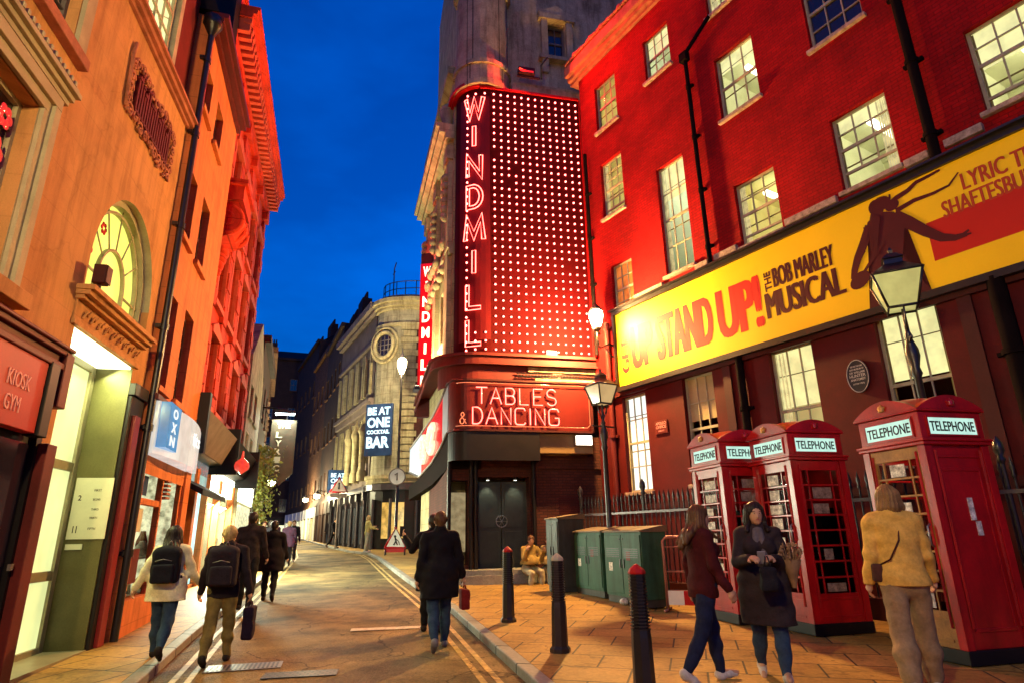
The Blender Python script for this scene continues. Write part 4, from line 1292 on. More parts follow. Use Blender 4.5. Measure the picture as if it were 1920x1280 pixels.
D1 = Frame(BA.w(-10.65, 0, 0)[:2], -24.0, 'R')
D1.o = D1.o - D1.u * 9.0
row_house('terrace_house', 'tall dark terraced house with ranked chimney pots behind the pale corner building', D1, 9.0, 18.2, M['far_dark'], 4, 3, 5.0, (), chim=2, shop='far_dark', depth=9, roofh=2)
D2 = Frame(D1.w(-.05, .2, 0)[:2], -25.5, 'R'); D2.o = D2.o - D2.u * 10.0
row_house('terrace_house', 'brown terraced house with pale windows, middle of the far right row', D2, 10.0, 19.0, M['far_brown'], 4, 3, 5.0, (0, 4, 5), chim=1, shop='white_paint', shoplit='lit_blind', roofh=2)
D3 = Frame(D2.w(-.05, .2, 0)[:2], -27.5, 'R'); D3.o = D3.o - D3.u * 14.0
row_house('terrace_house', 'dark house with chimneys at the far end of the right row', D3, 14.0, 22.5, M['far_dark'], 5, 3, 5.0, (3,), chim=2, shop='white_paint', shoplit='lit_shop', roofh=2)
D4 = Frame((-42, 84), 70, 'L')
row_house('terrace_house', 'dark building closing the far end of the street', D4, 24.0, 27.0, M['far_dark'], 8, 5, 5.0, (2, 9), chim=2, shop='black', shoplit='lit_shop', roofh=2)

# ------------------------------------------------------------------ the theatre on the corner
TF = Frame((-1.3, 16.5), 77.0, 'L')
T = thing('theatre_building', 'corner theatre with a round stone turret and a wall of red bulbs', 'building', TF.o, TF.rot)
def curve_pts(u_flat, r, y0=0.0, n=10, tail=0.0):
    """plan line of the front: round left corner then flat"""
    pts = []
    for i in range(n + 1):
        a = R(90 * i / n)
        pts.append((u_flat - r * math.cos(a), y0 + r - r * math.sin(a)))
    if tail:
        pts = [(u_flat - r, y0 + r + tail)] + pts
    return pts
# stone turret above the bulbs
mb = MB()
tur = []
for i in range(17):
    a = R(200 - 220 * i / 16)
    tur.append((.62 + .88 * math.cos(a), .75 - .88 * math.sin(a)))
ribbon(mb, tur, 15.6, 25.5)
wall_sheet(mb, 1.5, 7.5, 15.6, 25.5, [(2.98, 3.62, 17.75, 19.2)], .25, y=.62, body=6)
mb.quad((-.2, .9, 15.6), (-.2, 8.0, 15.6), (-.2, 8.0, 25.5), (-.2, .9, 25.5))
mb.build('stone_wall', M['tower_stone'], T)
mb = MB()
for z0, z1, d in ((15.55, 15.75, .10), (15.75, 16.35, .05), (16.35, 16.5, .12)):
    ribbon(mb, tur, z0, z1, d)
mb.box(1.5, 4.6, .05, .64, 15.55, 15.85); mb.box(1.5, 4.6, .22, .64, 15.85, 16.1)
ribbon(mb, tur, 19.6, 19.75, .08); ribbon(mb, tur, 19.75, 19.85, .14)
mb.build('stone_moulding', M['tower_stone'], T)
w = sash(T, 2.98, 3.62, 17.75, 19.2, M['frame_grey'], M['glass_dark'], None, 2, (1, 1), y=.76)
mb = MB()
for a, b in ((2.72, 2.95), (3.65, 3.88)):
    mb.box(a, b, .46, .64, 17.6, 19.25)
    mb.prism([(.40, 17.62), (.62, 17.62), (.62, 17.0), (.52, 17.0)], a, b, 'yz')
mb.box(2.6, 4.0, .38, .64, 17.48, 17.62); mb.box(2.62, 3.98, .40, .64, 19.26, 19.5); mb.prism([(2.6, 19.5), (4.0, 19.5), (3.3, 19.9)], .42, .64, 'xz')
mb.build('window_surround', M['tower_stone'], w)
# wall of bulbs, curving round the corner
pl = curve_pts(.72, .95, 0.0) + [(3.76, 0.0)]
mb = MB(); ribbon(mb, pl, 6.45, 15.5)
mb.quad((3.76, 0, 6.45), (3.76, .5, 6.45), (3.76, .5, 15.5), (3.76, 0, 15.5))
mb.build('lamp_panel', M['bulb_panel'], T)
mb = MB()
for z0, z1, d in ((15.5, 15.56, .14), (15.56, 15.66, .24)):
    ribbon(mb, [(-.28, 2.4)] + pl[:9], z0, z1, d)
ribbon(mb, pl[8:], 15.48, 15.56, .06)
ribbon(mb, pl, 6.38, 6.46, .05)
mb.box(3.76, 3.80, -.03, .2, 6.4, 15.5)
mb.build('panel_edging', M['red_paint'], T)
g_b = MB().ball((0, 0, 0), .031, 7, 5)
bme = None
spots = []
def along(u):
    """plan position on the panel front at arc position u"""
    if u >= .72:
        return (u, -.03)
    a = R(90) + (u - .72) / .95
    return (.72 - .98 * math.cos(a) , .95 - .98 * math.sin(a))
rows = 36
for r_ in range(rows):
    z = 6.62 + (15.28 - 6.62) * r_ / (rows - 1)
    for c in range(13):
        spots.append((.86 + (3.64 - .86) * c / 12, z))
    spots.append((.0, z))
    if r_ in (0, 1, 2, 35):
        spots += [(.28, z), (.57, z)]
rnd = random.Random(2)
spots = [s_ for s_ in spots if rnd.random() > .012]
near = sorted(range(len(spots)), key=lambda i: spots[i][1])
ind = set(near[:100])
rest = MB()
for i, (u, z) in enumerate(spots):
    p = along(u)
    if i in ind:
        if bme is None:
            o = g_b.build('bulb', M['bulb'], T); bme = o.data
        else:
            o = bpy.data.objects.new('bulb', bme); COL.objects.link(o); o.parent = T
        o.location = (p[0], p[1], z)
    else:
        rest.ball((p[0], p[1], z), .031, 7, 5)
o = rest.build('upper_bulbs', M['bulb'], T); o['kind'] = 'stuff'

def neon_letters(word, u0, z0, w, h, gap, y, r, vertical=False, outline=0.0, place=None, n=6, smalls=()):
    out = []
    for i, ch in enumerate(word):
        cw = w * (.28 if ch == 'I' else 1.15 if ch in 'WM' else 1.0)
        m = MB()
        for st in STROKE[ch]:
            pts = [Vector((p[0] * cw, p[1] * h)) for p in st]
            if outline:
                closed = ch == 'D'
                if closed:
                    pts = pts[:-1]
                    loops = [offset_loop(pts, outline, True), offset_loop(pts, -outline, True)]
                else:
                    a = offset_loop(pts, outline, False); b = offset_loop(pts, -outline, False)
                    loops = [a + b[::-1]]
            else:
                loops = [pts]
            for lp in loops:
                cl = bool(outline)
                if vertical:
                    uu = u0 + (w - cw) / 2
                    P = [(uu + p[0], z0 - i * (h + gap) + p[1]) for p in lp]
                else:
                    P = [(u0 + p[0], z0 + p[1]) for p in lp]
                Q = [place(*p) if place else (p[0], y, p[1]) for p in P]
                m.tube(Q, r, n, cl)
        out.append((ch, m))
        if not vertical:
            u0 += cw + gap
    return out
def onpanel(u, z):
    p = along(u); q = Vector((p[0], p[1]))
    return (p[0] - (.05 if u < .72 else 0), p[1] - .06, z)
pitch = (14.85 - 7.25) / 7
for ch, m in neon_letters('WINDMILL', .05, 14.42, .46, .66, 1.0, 0, .017, True, .055, onpanel):
    pass
g = thing('neon_sign', 'tall vertical pink red neon letters spelling WINDMILL beside the red bulbs', 'sign', TF.w(0, 0, 0), TF.rot)
k = 0
for ch, m in neon_letters('WINDMILL', .02, 14.36, .50, .72, pitch - .72, 0, .017, True, .055, onpanel):
    m.build('letter', M['neon'], g)
mb = MB(); ribbon(mb, [(p[0], p[1] - .012) for p in pl[3:11]], 6.9, 15.2, .012); mb.build('backing', M['neon_panel'], g)
# low uplighter at the foot of the bulbs
g = thing('uplighter', 'warm floodlight glaring up from the foot of the red bulb wall', 'lamp', TF.w(2.35, -.42, 6.38), TF.rot)
mb = MB(); mb.box(-.16, .16, -.1, .1, 0, .12); mb.build('housing', M['iron'], g)
MB().box(-.13, .13, -.07, .07, .121, .135).build('lens', M['lamp_hot'], g)
l = bpy.data.lights.new('uplight', 'SPOT'); l.energy = 22; l.spot_size = R(120); l.spot_blend = .8; l.color = (1, .85, .45); l.shadow_soft_size = .05
lo = bpy.data.objects.new('lamp_light', l); COL.objects.link(lo); lo.parent = g; lo.location = (0, 0, .2); lo.rotation_euler = (R(180 - 8), 0, 0)
# red floodlight on the ledge over the bulbs
g = thing('floodlight', 'red floodlight box on the ledge above the red bulbs', 'lamp', TF.w(2.05, -.05, 16.1), TF.rot)
mb = MB(); mb.box(-.36, .20, -.12, .12, .1, .34); mb.box(-.4, .4, -.03, .03, 0, .08); mb.build('housing', M['maroon_dark'], g, bevel=.01)
MB().box(-.30, .14, -.135, -.121, .14, .20).build('lens', glow('red_flood_lens', (.9, .02, .02, 1), .8), g)
l = bpy.data.lights.new('red_flood_light', 'AREA'); l.energy = 900; l.shape = 'RECTANGLE'; l.size = .5; l.size_y = .14; l.color = (1, .05, .02)
lo = bpy.data.objects.new('lamp_light', l); COL.objects.link(lo); lo.parent = g; lo.location = (-.07, -.16, .23); lo.rotation_euler = (R(-78), 0, R(-12))
mb = MB(); mb.tube([(.45, 0, .04), (.45, 0, .6), (.6, -.3, .7)], .03, 5); mb.build('bracket', M['iron'], g)

# ledge and marquee
mb = MB()
lp = curve_pts(.3, 1.2, -.45, tail=6) + [(3.85, -.45)]
ribbon(mb, lp, 6.12, 6.34, .0); ribbon(mb, lp, 6.3, 6.38, .08); ribbon(mb, lp, 6.06, 6.12, .05)
mb.add([(p[0], p[1], 6.37) for p in lp] + [(3.85, 1, 6.37), (.3, 6, 6.37)], [tuple(range(len(lp) + 2))])
mb.box(3.80, 3.86, -.45, .3, 5.5, 6.38)
mb.build('ledge', M['maroon'], T)
mb = MB(); mb.box(1.7, 3.8, -.36, -.30, 5.92, 6.05); mb.box(1.9, 3.8, -.36, -.3, 5.62, 5.74); mb.build('trough', M['cream_stone'], T, bevel=.01)
mb = MB(); ribbon(mb, curve_pts(.3, 1.0, -.3) + [(3.8, -.3)], 5.5, 6.1); mb.build('frieze', M['maroon'], T)
mb = MB()
for k in range(26):
    mb.box(1.4 + k * .092, 1.42 + k * .092, -.37, -.35, 5.76, 5.88)
mb.tube([(1.35, -.36, 5.77), (3.75, -.36, 5.77)], .018, 5); mb.tube([(1.35, -.36, 5.87), (3.75, -.36, 5.87)], .018, 5)
mb.build('ledge_rail', M['iron'], T)
g = thing('marquee_sign', 'curved red marquee with neon words TABLES & DANCING', 'sign', TF.w(0, 0, 0), TF.rot)
MF = -.62
mp = curve_pts(.02, .5, MF) + [(3.42, MF)]
mb = MB(); ribbon(mb, mp, 4.22, 5.58)
mb.box(-.45, 3.42, MF + .002, .0, 5.56, 5.58); mb.box(3.40, 3.42, MF + .004, 0, 4.22, 5.56); mb.box(-.4, 3.4, MF + .004, 0, 4.2, 4.24)
mb.build('panel', surf('red_marquee_panel', (.10, .006, .004, 1), .45, .2, 2.0, 50), g)
mb = MB()
for z in (4.20, 5.55):
    ribbon(mb, mp, z, z + .05, .03)
mb.box(3.36, 3.43, MF - .03, MF, 4.2, 5.6)
mb.build('edging', M['maroon_dark'], g)
mb = MB()
fr_ = [(p[0], p[1] - .05) for p in mp[5:]]
zz0, zz1 = 4.33, 5.48
loop = [(p[0], p[1], zz1) for p in fr_[:-1]] + [(3.24, MF - .05, zz1), (3.32, MF - .05, zz1 - .08), (3.32, MF - .05, zz0 + .08), (3.24, MF - .05, zz0)] + [(p[0], p[1], zz0) for p in fr_[:-1]][::-1]
mb.tube(loop, .010, 5, False); mb.build('neon_border', M['neon_dim'], g)
for ch, m in neon_letters('TABLES', .18, 4.92, .30, .44, .085, MF - .05, .016):
    m.build('letter', M['neon_soft'], g)
for ch, m in neon_letters('DANCING', .06, 4.38, .31, .44, .075, MF - .05, .016):
    m.build('letter', M['neon_soft'], g)
for ch, m in neon_letters('&', -.26, 4.38, .2, .30, .1, MF - .0, .014):
    m.build('letter', M['neon_dim'], g)
l = bpy.data.lights.new('neon_glow', 'AREA'); l.energy = 26; l.shape = 'RECTANGLE'; l.size = 2.4; l.size_y = .9; l.color = (1, .04, .03)
# side marquee along the street
SM = Frame(TF.w(-.46, -.1, 0)[:2], -15.5, 'R')   # u runs towards the corner; far end at negative u
g2 = thing('street_marquee', 'backlit white and red canopy sign along the theatre side street front', 'sign', SM.o, SM.rot)
prof = [(-9.5, 4.1), (-9.5, 5.0), (-6, 5.05), (-3, 5.15), (-1.2, 5.35), (-.1, 5.56), (-.1, 4.22), (-1.2, 4.0), (-3, 3.75), (-6, 3.6)]
def pz_(u, lo):
    xs = [p[0] for p in (prof[6:] + [prof[0]] if lo else prof[1:6])]; zs_ = [p[1] for p in (prof[6:] + [prof[0]] if lo else prof[1:6])]
    o_ = np.argsort(xs); return float(np.interp(u, np.array(xs)[o_], np.array(zs_)[o_]))
def seg(u0, u1, y0, y1):
    us = [u0 + (u1 - u0) * i / 6 for i in range(7)]
    return [(u, pz_(u, True)) for u in us] + [(u, pz_(u, False)) for u in us[::-1]], y0, y1
for u0, u1, mm, nm in ((-9.5, -5.6, 'sign_white', 'white_panel'), (-5.6, -1.0, 'blade_red', 'red_panel'), (-1.0, -.1, 'marquee_grey', 'end_panel')):
    p_, y0, y1 = seg(u0, u1, -.02, .25); MB().prism(p_, y0, y1, 'xz').build(nm, M[mm], g2)
for k, (a, w_) in enumerate(((-4.9, 1.3), (-3.0, 1.5))):
    mb = MB()
    cz = (pz_(a, True) + pz_(a, False)) / 2 + .05
    S_ = [(a + w_ * .5 * math.cos(R(t_)), cz + .42 * math.sin(R(t_))) for t_ in range(30, 331, 20)]
    for i in range(len(S_) - 1):
        mb.tube([(S_[i][0], -.03, S_[i][1]), (S_[i + 1][0], -.03, S_[i + 1][1])], .10, 6)
    mb.tube([(a - w_ * .1, -.03, cz - .4), (a + w_ * .35, -.03, cz + .4)], .09, 6)
    mb.build('swash_emblem', glow('cream_swash', (1, .72, .45, 1), 1.1), g2)
mb = MB(); mb.tube([(p[0], -.03, p[1] + .03) for p in prof[1:6]], .045, 6); mb.tube([(p[0], -.03, p[1]) for p in prof[6:]] + [(-9.5, -.03, 4.1)], .04, 6)
mb.build('edging', M['frame_grey'], g2)
# dark canopy soffit and awning skirts over the entrance
mb = MB()
cpts = curve_pts(.02, .5, MF) + [(1.9, MF)]
mb.add([(p[0], p[1], 4.19) for p in cpts] + [(1.9, .6, 4.19), (-.48, .6, 4.19)], [tuple(range(len(cpts) + 2))])
ribbon(mb, cpts, 3.45, 4.19, .0)
mb.quad((1.9, MF, 3.45), (1.9, 0, 3.45), (1.9, 0, 4.19), (1.9, MF, 4.19))
mb.build('canopy', M['black'], T)
mb = MB(); q0 = SM
mb.prism([(-9.6, 3.0), (-9.6, 3.5), (-6, 3.58), (-3, 3.73), (-.1, 4.2), (-.1, 3.3), (-3, 3.1)], -.0, .9, 'xz')
mb.build('street_canopy', M['pipe_black'], g2)
mb = MB(); mb.box(1.92, 3.42, -.5, .0, 3.66, 4.18); mb.build('lobby_box', surf('tan_panel', (.20, .12, .05, 1), .5, .2), T, bevel=.01)
g = thing('wall_light', 'bright white rectangular lamp under the red marquee', 'lamp', TF.w(3.15, -.56, 4.0), TF.rot)
MB().box(-.24, .24, -.01, .05, -.13, .15).build('housing', M['frame_grey'], g)
MB().box(-.22, .22, -.05, -.011, -.11, .13).build('lens', M['white_lamp'], g)
# ground floor: brick, door, columns, poster cases
mb = MB()
wall_sheet(mb, -.46, 3.86, 0.0, 4.2, [(.36, 1.78, .0, 3.1), (-.4, .1, .9, 3.0)], .5, y=.1, body=5)
mb.box(1.92, 3.86, .02, .1, .0, 3.3); mb.box(1.92, 3.86, -.05, .1, 3.3, 3.66)
mb.build('ground_floor_wall', M['dark_brick'], T)
mb = MB()
for k in range(10):
    mb.box(2.55, 3.3, -.0, .019, 2.55 - k * .05, 2.575 - k * .05)
mb.build('vent', M['maroon_dark'], T)
d_ = MB()
d_.box(.36, 1.06, .5, .56, .78, 3.0); d_.box(1.08, 1.78, .5, .56, .78, 3.0)
for a in (.44, 1.16):
    d_.box(a, a + .54, .485, .5, .9, 1.7); d_.box(a, a + .54, .485, .5, 1.8, 2.9)
d_ = d_.build('door', surf('dark_green_door', (.05, .055, .045, 1), .35, .25), T, bevel=.008)
mb = MB(); mb.tube([(1.07 + .15 * math.cos(2 * PI * i / 16), .47, 1.95 + .15 * math.sin(2 * PI * i / 16)) for i in range(16)], .014, 5, True)
for a in (0, 60, 120):
    c, s = math.cos(R(a)) * .14, math.sin(R(a)) * .14
    mb.tube([(1.07 - c, .47, 1.95 - s), (1.07 + c, .47, 1.95 + s)], .01, 4)
mb.build('wheel_emblem', M['grey_metal'], d_)
for u in (.66, 1.42):
    o = MB(); o.cyl((0, 0, 0), (0, 0, .08), .05, n=10); o = o.build('downlight', M['iron'], loc=TF.w(u, .28, 3.02), rotz=TF.rot)
    tag(o, 'small downlight washing the dark theatre door', 'lamp', 'downlights over the theatre door')
    MB().cyl((0, 0, -.004), (0, 0, -.001), .042, n=10).build('lens', M['white_lamp'], o)
    l = bpy.data.lights.new('downlight', 'SPOT'); l.energy = 14; l.spot_size = R(85); l.spot_blend = .7; l.color = (.95, 1, .75); l.shadow_soft_size = .03
    lo = bpy.data.objects.new('lamp_light', l); COL.objects.link(lo); lo.parent = o; lo.location = (0, 0, -.02); lo.rotation_euler = (R(14), 0, 0)
for u in (-.42, .16, .28, 1.86):
    mb = MB(); mb.cyl((u, -.02, .3), (u, -.02, 3.5), .055, n=10); mb.cyl((u, -.02, .3), (u, -.02, .6), .08, n=10); mb.build('column', M['black'], T)
mb = MB(); mb.box(-.36, .06, .3, .32, 1.2, 2.7); mb.build('poster_case', glow('poster_case_light', (.45, .36, .18, 1), .6, .5, 6), T)
# step
mb = MB()
def slab(z0, z1, r):
    pts = [(-.25 + .0, .3)] + [(.95 - 1.2 * r * math.cos(R(180 * i / 14)), -.05 - .55 * r * math.sin(R(180 * i / 14))) for i in range(15)] + [(2.15, .3)]
    mb.prism(pts, z0, z1, 'xy')
slab(.3, .66, 1.15); slab(.66, .78, 1.0)
mb.build('entrance_step', M['granite'], T, bevel=.01)

# street side of the theatre, pale carved stone
TS = Frame(TF.w(-.28, 1.1, 0)[:2], -15.5, 'R')
mb = MB()
ops = [(-2.2, -1.2, 7.5, 9.4), (-4.6, -3.6, 7.5, 9.4), (-2.2, -1.2, 11.0, 13.0), (-4.6, -3.6, 11.0, 13.0)]
wall_sheet(mb, -6.2, 0, 0, 17.0, ops, .25, body=6)
S = mb.build('street_wall', M['cream_stone'], T)
T.rotation_euler = (0, 0, TF.rot)
Minv = (Matrix.Translation(TF.o) @ Matrix.Rotation(TF.rot, 4, 'Z')).inverted() @ (Matrix.Translation(TS.o) @ Matrix.Rotation(TS.rot, 4, 'Z'))
S.matrix_local = Minv
for (a, b, c, d) in ops:
    sash(S, a, b, c, d, M['frame_grey'], M['lit_orange'] if c < 9 else M['glass_dark'], M['cream_stone'], 2, (1, 1))
mb = MB()
for z0, z1, d in ((6.4, 6.6, .2), (10.0, 10.2, .12), (10.2, 10.35, .18), (14.2, 14.4, .3), (14.4, 14.6, .5), (14.6, 14.75, .62), (16.8, 17.1, .25)):
    mb.box(-6.2, .05, -d, .02, z0, z1)
for u in (-.45, -2.95, -5.5):
    mb.box(u - .3, u + .3, -.14, .02, 6.6, 14.2); mb.box(u - .38, u + .38, -.22, .02, 13.5, 14.0)
    for k in range(6):
        mb.ball((u, -.2, 12.9 - k * .28), (.26 - .03 * k, .16, .17), 8, 5)
    mb.lathe([(.3, 0), (.34, .15), (.15, .3), (.32, .8), (.2, 1.0), (.0, 1.2)], 10, (u, -.15, 14.75))
for k in range(7):
    mb.ball((-.9 - k * .7, -.16, 10.75 + .12 * math.sin(k * 2.1)), (.3, .16, .2), 8, 5)
    mb.ball((-.9 - k * .7, -.16, 9.85), (.2, .14, .16), 8, 5)
mb.build('carved_stone', M['cream_stone'], S)
mb = MB(); mb.prism([(-6.0, 17.1), (-.2, 17.1), (-.2, 20.4), (-3.8, 20.4), (-6.0, 18.2)], .1, .35, 'xz'); mb.build('gable', M['cream_stone'], S)
g = thing('floodlight', 'small floodlight on the side canopy washing the pale carved theatre wall', 'lamp', TS.w(-2.2, -.75, 6.1), TS.rot)
mb = MB(); mb.box(-.25, .25, -.08, .08, 0, .12); mb.build('housing', M['iron'], g)
MB().box(-.22, .22, -.06, .06, .121, .13).build('lens', M['lamp_hot'], g)
l = bpy.data.lights.new('wall_wash', 'SPOT'); l.energy = 1500; l.spot_size = R(150); l.spot_blend = .9; l.color = (1, .86, .45); l.shadow_soft_size = .2
lo = bpy.data.objects.new('lamp_light', l); COL.objects.link(lo); lo.parent = g; lo.location = (0, -.1, .25); lo.rotation_euler = (R(158), 0, 0)
g = thing('wall_lantern', 'glowing greenish lantern on the far left dark house', 'lamp', F2.w(4.5, 0, 5.2), F2.rot)
mb = MB(); mb.tube([(0, 0, 0), (0, -.5, .1), (0, -.6, .0)], .03, 6); mb.lathe([(.1, -.5), (.22, -.15), (.05, .05), (0, .1)], 8, (0, -.6, 0)); mb.build('bracket', M['iron'], g)
MB().lathe([(.09, -.52), (.22, -.45), (.24, -.2), (0, -.14)], 10, (0, -.6, -.05)).build('globe', glow('green_white_lantern', (.9, 1, .5, 1), 8.0), g)
l = bpy.data.lights.new('far_lantern', 'POINT'); l.energy = 2600; l.color = (1, .93, .55); l.shadow_soft_size = .25
lo = bpy.data.objects.new('lamp_light', l); COL.objects.link(lo); lo.parent = g; lo.location = (0, -1.2, -.4)
for nm_, F_, u_, z_, e_ in (('added glowing lantern lighting the far street, on the dark chimneyed house past the pub', D1, 4.2, 5.2, 1700), ('greenish glowing lantern on the far brown house of the right row', D2, 5.0, 5.4, 2000)):
    g = thing('wall_lantern', nm_, 'lamp', F_.w(u_, 0, z_), F_.rot)  # the chimneyed house lantern is added to brighten the far street and road
    mb = MB(); mb.tube([(0, 0, 0), (0, -.5, .1), (0, -.6, .0)], .03, 6); mb.lathe([(.1, -.5), (.22, -.15), (.05, .05), (0, .1)], 8, (0, -.6, 0)); mb.build('bracket', M['iron'], g)
    MB().lathe([(.09, -.52), (.22, -.45), (.24, -.2), (0, -.14)], 10, (0, -.6, -.05)).build('globe', M['lamp_hot'], g)
    l = bpy.data.lights.new('far_lantern', 'POINT'); l.energy = e_; l.color = (1, .88, .50); l.shadow_soft_size = .25
    lo = bpy.data.objects.new('lamp_light', l); COL.objects.link(lo); lo.parent = g; lo.location = (0, -1.3, -.4)
# blade sign
g = thing('blade_sign', 'narrow red projecting sign with lit letters WINDMILL on the street side of the theatre', 'sign', (-3.22, 22.0, 6.6), R(-9))
mb = MB(); mb.box(-.26, .26, -.12, .12, -.9, 5.55); mb.build('case', M['maroon_dark'], g, bevel=.01)
MB().box(-.235, .235, -.135, -.121, .05, 5.1).build('face', M['blade_red'], g)
MB().box(-.235, .235, .121, .135, .05, 5.1).build('face', M['blade_red'], g)
MB().box(-.275, -.261, -.11, .11, .05, 5.1).build('face', M['blade_red'], g)
mb = MB()
for i, ch in enumerate('WINDMILL'):
    ww = .09 if ch == 'I' else .30
    add_text(mb, ch, -ww / 2, 4.55 - i * .62, ww, .42, -.136, .015, .03)
mb.build('lettering', M['blade_letter'], g)
mb = MB()
for z in (.4, 2.5, 4.8):
    mb.box(.26, .75, -.04, .04, z, z + .08)
mb.build('bracket', M['iron'], g)
l = bpy.data.lights.new('blade_glow', 'AREA'); l.energy = 6500; l.shape = 'RECTANGLE'; l.size = .2; l.size_y = 5.0; l.color = (1, .05, .03)
lo = bpy.data.objects.new('lamp_light', l); COL.objects.link(lo); lo.parent = g; lo.location = (-.30, 0, 2.6); lo.rotation_euler = (R(90), 0, R(-90))

# ------------------------------------------------------------------ right: red brick building
RF = Frame((2.2, 17.2), -31.4, 'R')
B = thing('brick_building', 'big red brick building with lit sash windows behind the telephone boxes', 'building', RF.o, RF.rot)
W_ = [  # u0, u1, z0, z1, pane, cols, rows, blind, gap, sillmat
    (1.08, 2.04, 13.42, 15.10, 'lit_yellow', 3, (1, 2), .0, .0), (3.30, 4.26, 13.68, 15.10, 'lit_white', 3, (1, 1), 0, 0),
    (5.58, 6.66, 10.92, 12.68, 'lit_pale', 3, (1, 1), 0, 0), (5.58, 6.62, 14.0, 15.6, 'lit_pale', 3, (1, 1), 0, 0),
    (7.94, 9.04, 11.1, 12.95, 'glass_dark', 3, (2, 2), 0, 0), (7.94, 9.04, 13.9, 15.5, 'glass_dark', 3, (2, 2), 0, 0),
    (8.02, 9.08, 7.72, 9.33, 'lit_pale', 3, (1, 2), 0, .35), (10.43, 11.5, 7.9, 9.5, 'lit_pale', 3, (1, 2), 0, .22), (10.43, 11.5, 11.1, 12.9, 'glass_dark', 3, (2, 2), 0, 0),
    (1.12, 2.05, 10.42, 12.25, 'lit_yellow', 3, (2, 3), 0, .22), (3.34, 4.28, 7.75, 10.84, 'lit_white', 3, (2, 2), 0, 0),
    (5.64, 6.68, 7.58, 9.12, 'lit_yellow', 3, (1, 2), 0, .2), (1.28, 2.12, 7.32, 8.84, 'lit_orange', 3, (2, 2), 0, 0),
    (1.36, 2.24, 2.58, 5.02, 'lit_white', 3, (2, 2), 0, 0), (3.50, 4.42, 2.62, 5.08, 'lit_pale', 3, (2, 2), .42, 0),
    (5.90, 6.86, 2.62, 5.10, 'lit_blind', 3, (2, 1), 0, 0), (8.08, 9.10, 2.62, 5.24, 'lit_pale', 3, (2, 1), 0, 0), (10.5, 11.5, 2.62, 5.2, 'lit_blind', 3, (2, 2), 0, 0)]
ops = [w[:4] for w in W_]
mb = MB()
wall_sheet(mb, .32, 15.5, 5.15, 16.0, [o for o in ops if o[2] > 5.2], .16, body=9)
mb.build('wall', M['red_brick'], B)
mb = MB()
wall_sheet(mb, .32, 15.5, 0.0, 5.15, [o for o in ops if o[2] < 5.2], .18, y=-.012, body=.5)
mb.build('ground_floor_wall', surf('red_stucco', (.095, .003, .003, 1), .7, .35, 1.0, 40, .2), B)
wr_ = random.Random(21)
M['inner_olive'] = surf('inner_frame_paint', (.22, .19, .07, 1), .6, .2)
M['lit_roller'] = glow('backlit_roller_blind', (.74, .72, .32, 1), 1.05, .25, 3.0)
M['lit_curtain'] = glow('backlit_curtain', (.62, .54, .24, 1), .9, .5, 6.0)
for (a, b, c, d, pm, nc, rw, bl, gp) in W_:
    rm = pm in ('lit_pale', 'lit_yellow', 'lit_white') and not (c < 3 and a < 3)
    w = sash(B, a, b, c, d, M['frame_cream'], M['clear_glass'] if rm else M[pm], M['sill_stone'], nc, rw, split=.5 if not (c > 7.6 and c < 8.2 and gp) else .56, y=.10, fw=.05, bw=.024, blind=bl, gap=gp, sillx=.06, sillz=.09)
    if rm:
        room(B, a, b, c, d, M['wall_warm' if pm == 'lit_yellow' else 'wall_pale'], M['room_lamp_cool' if pm == 'lit_white' else 'room_lamp'], y0=.20 if c > 5.2 else .22, up=.12 if d > 12 and d < 13 else .22, seed=int(a * 10 + c * 7))
    if pm.startswith('lit') and pm != 'lit_orange':
        hh = d - c
        m = MB()     # secondary glazing set behind the sashes
        zz = c + hh * wr_.uniform(.30, .42)
        m.box(a + .07, b - .07, .139, .1465, zz - .016, zz + .016); m.box(a + .055, a + .085, .139, .1465, c + .06, d - .06); m.box(b - .085, b - .055, .139, .1465, c + .06, d - .06)
        m.box(a + .07, b - .07, .139, .1465, c + hh * .78, c + hh * .78 + .02)
        m.build('inner_frame', M['inner_olive'], w)
        if wr_.random() < .6 and not bl:
            zb = d - .06 - hh * wr_.choice([.16, .22, .30, .45])
            MB().box(a + .06, b - .06, .1405, .1445, zb, d - .05).build('blind', M['lit_roller'], w)
        if wr_.random() < .5:
            sd = wr_.choice([0, 1]); wd = (b - a) * wr_.uniform(.12, .22)
            x0 = a + .055 if sd == 0 else b - .055 - wd
            m = MB()
            for j in range(5):
                m.box(x0 + wd * j / 5, x0 + wd * (j + .8) / 5, .1385 + .002 * (j % 2), .1435, c + .05, d - .06)
            m.build('curtain', M['lit_curtain'], w)
# cornice
mb = MB()
for z0, z1, d in ((15.92, 16.02, .10), (16.02, 16.16, .22), (16.16, 16.5, .34), (16.5, 16.62, .28)):
    mb.box(.0, 15.5, -d, .3, z0, z1)
rnd = random.Random(4)
for k in range(90):
    u = .05 + k * .17
    mb.box(u, u + .15, -.36 - rnd.random() * .05, -.1, 16.6, 16.64 + rnd.random() * .06)
mb.build('cornice', M['coping'], B)
mb = MB()
for k in range(2):
    mb.box(9 + k * 4, 10.4 + k * 4, 2, 3, 16, 19)
mb.build('chimney', M['red_brick'], B)
# sill band, cut at windows and pipes
mb = MB()
for a, b, z in ((2.2, 3.24, 7.42), (4.34, 4.72, 7.46), (4.92, 5.55, 7.48), (6.78, 7.9, 7.5), (9.16, 9.55, 7.52), (9.8, 10.36, 7.54), (11.6, 15, 7.54)):
    MB().box(a, b, -.10, .0, z + .06, z + .20).build('sill_band', M['sill_stone'], B, bevel=.01)
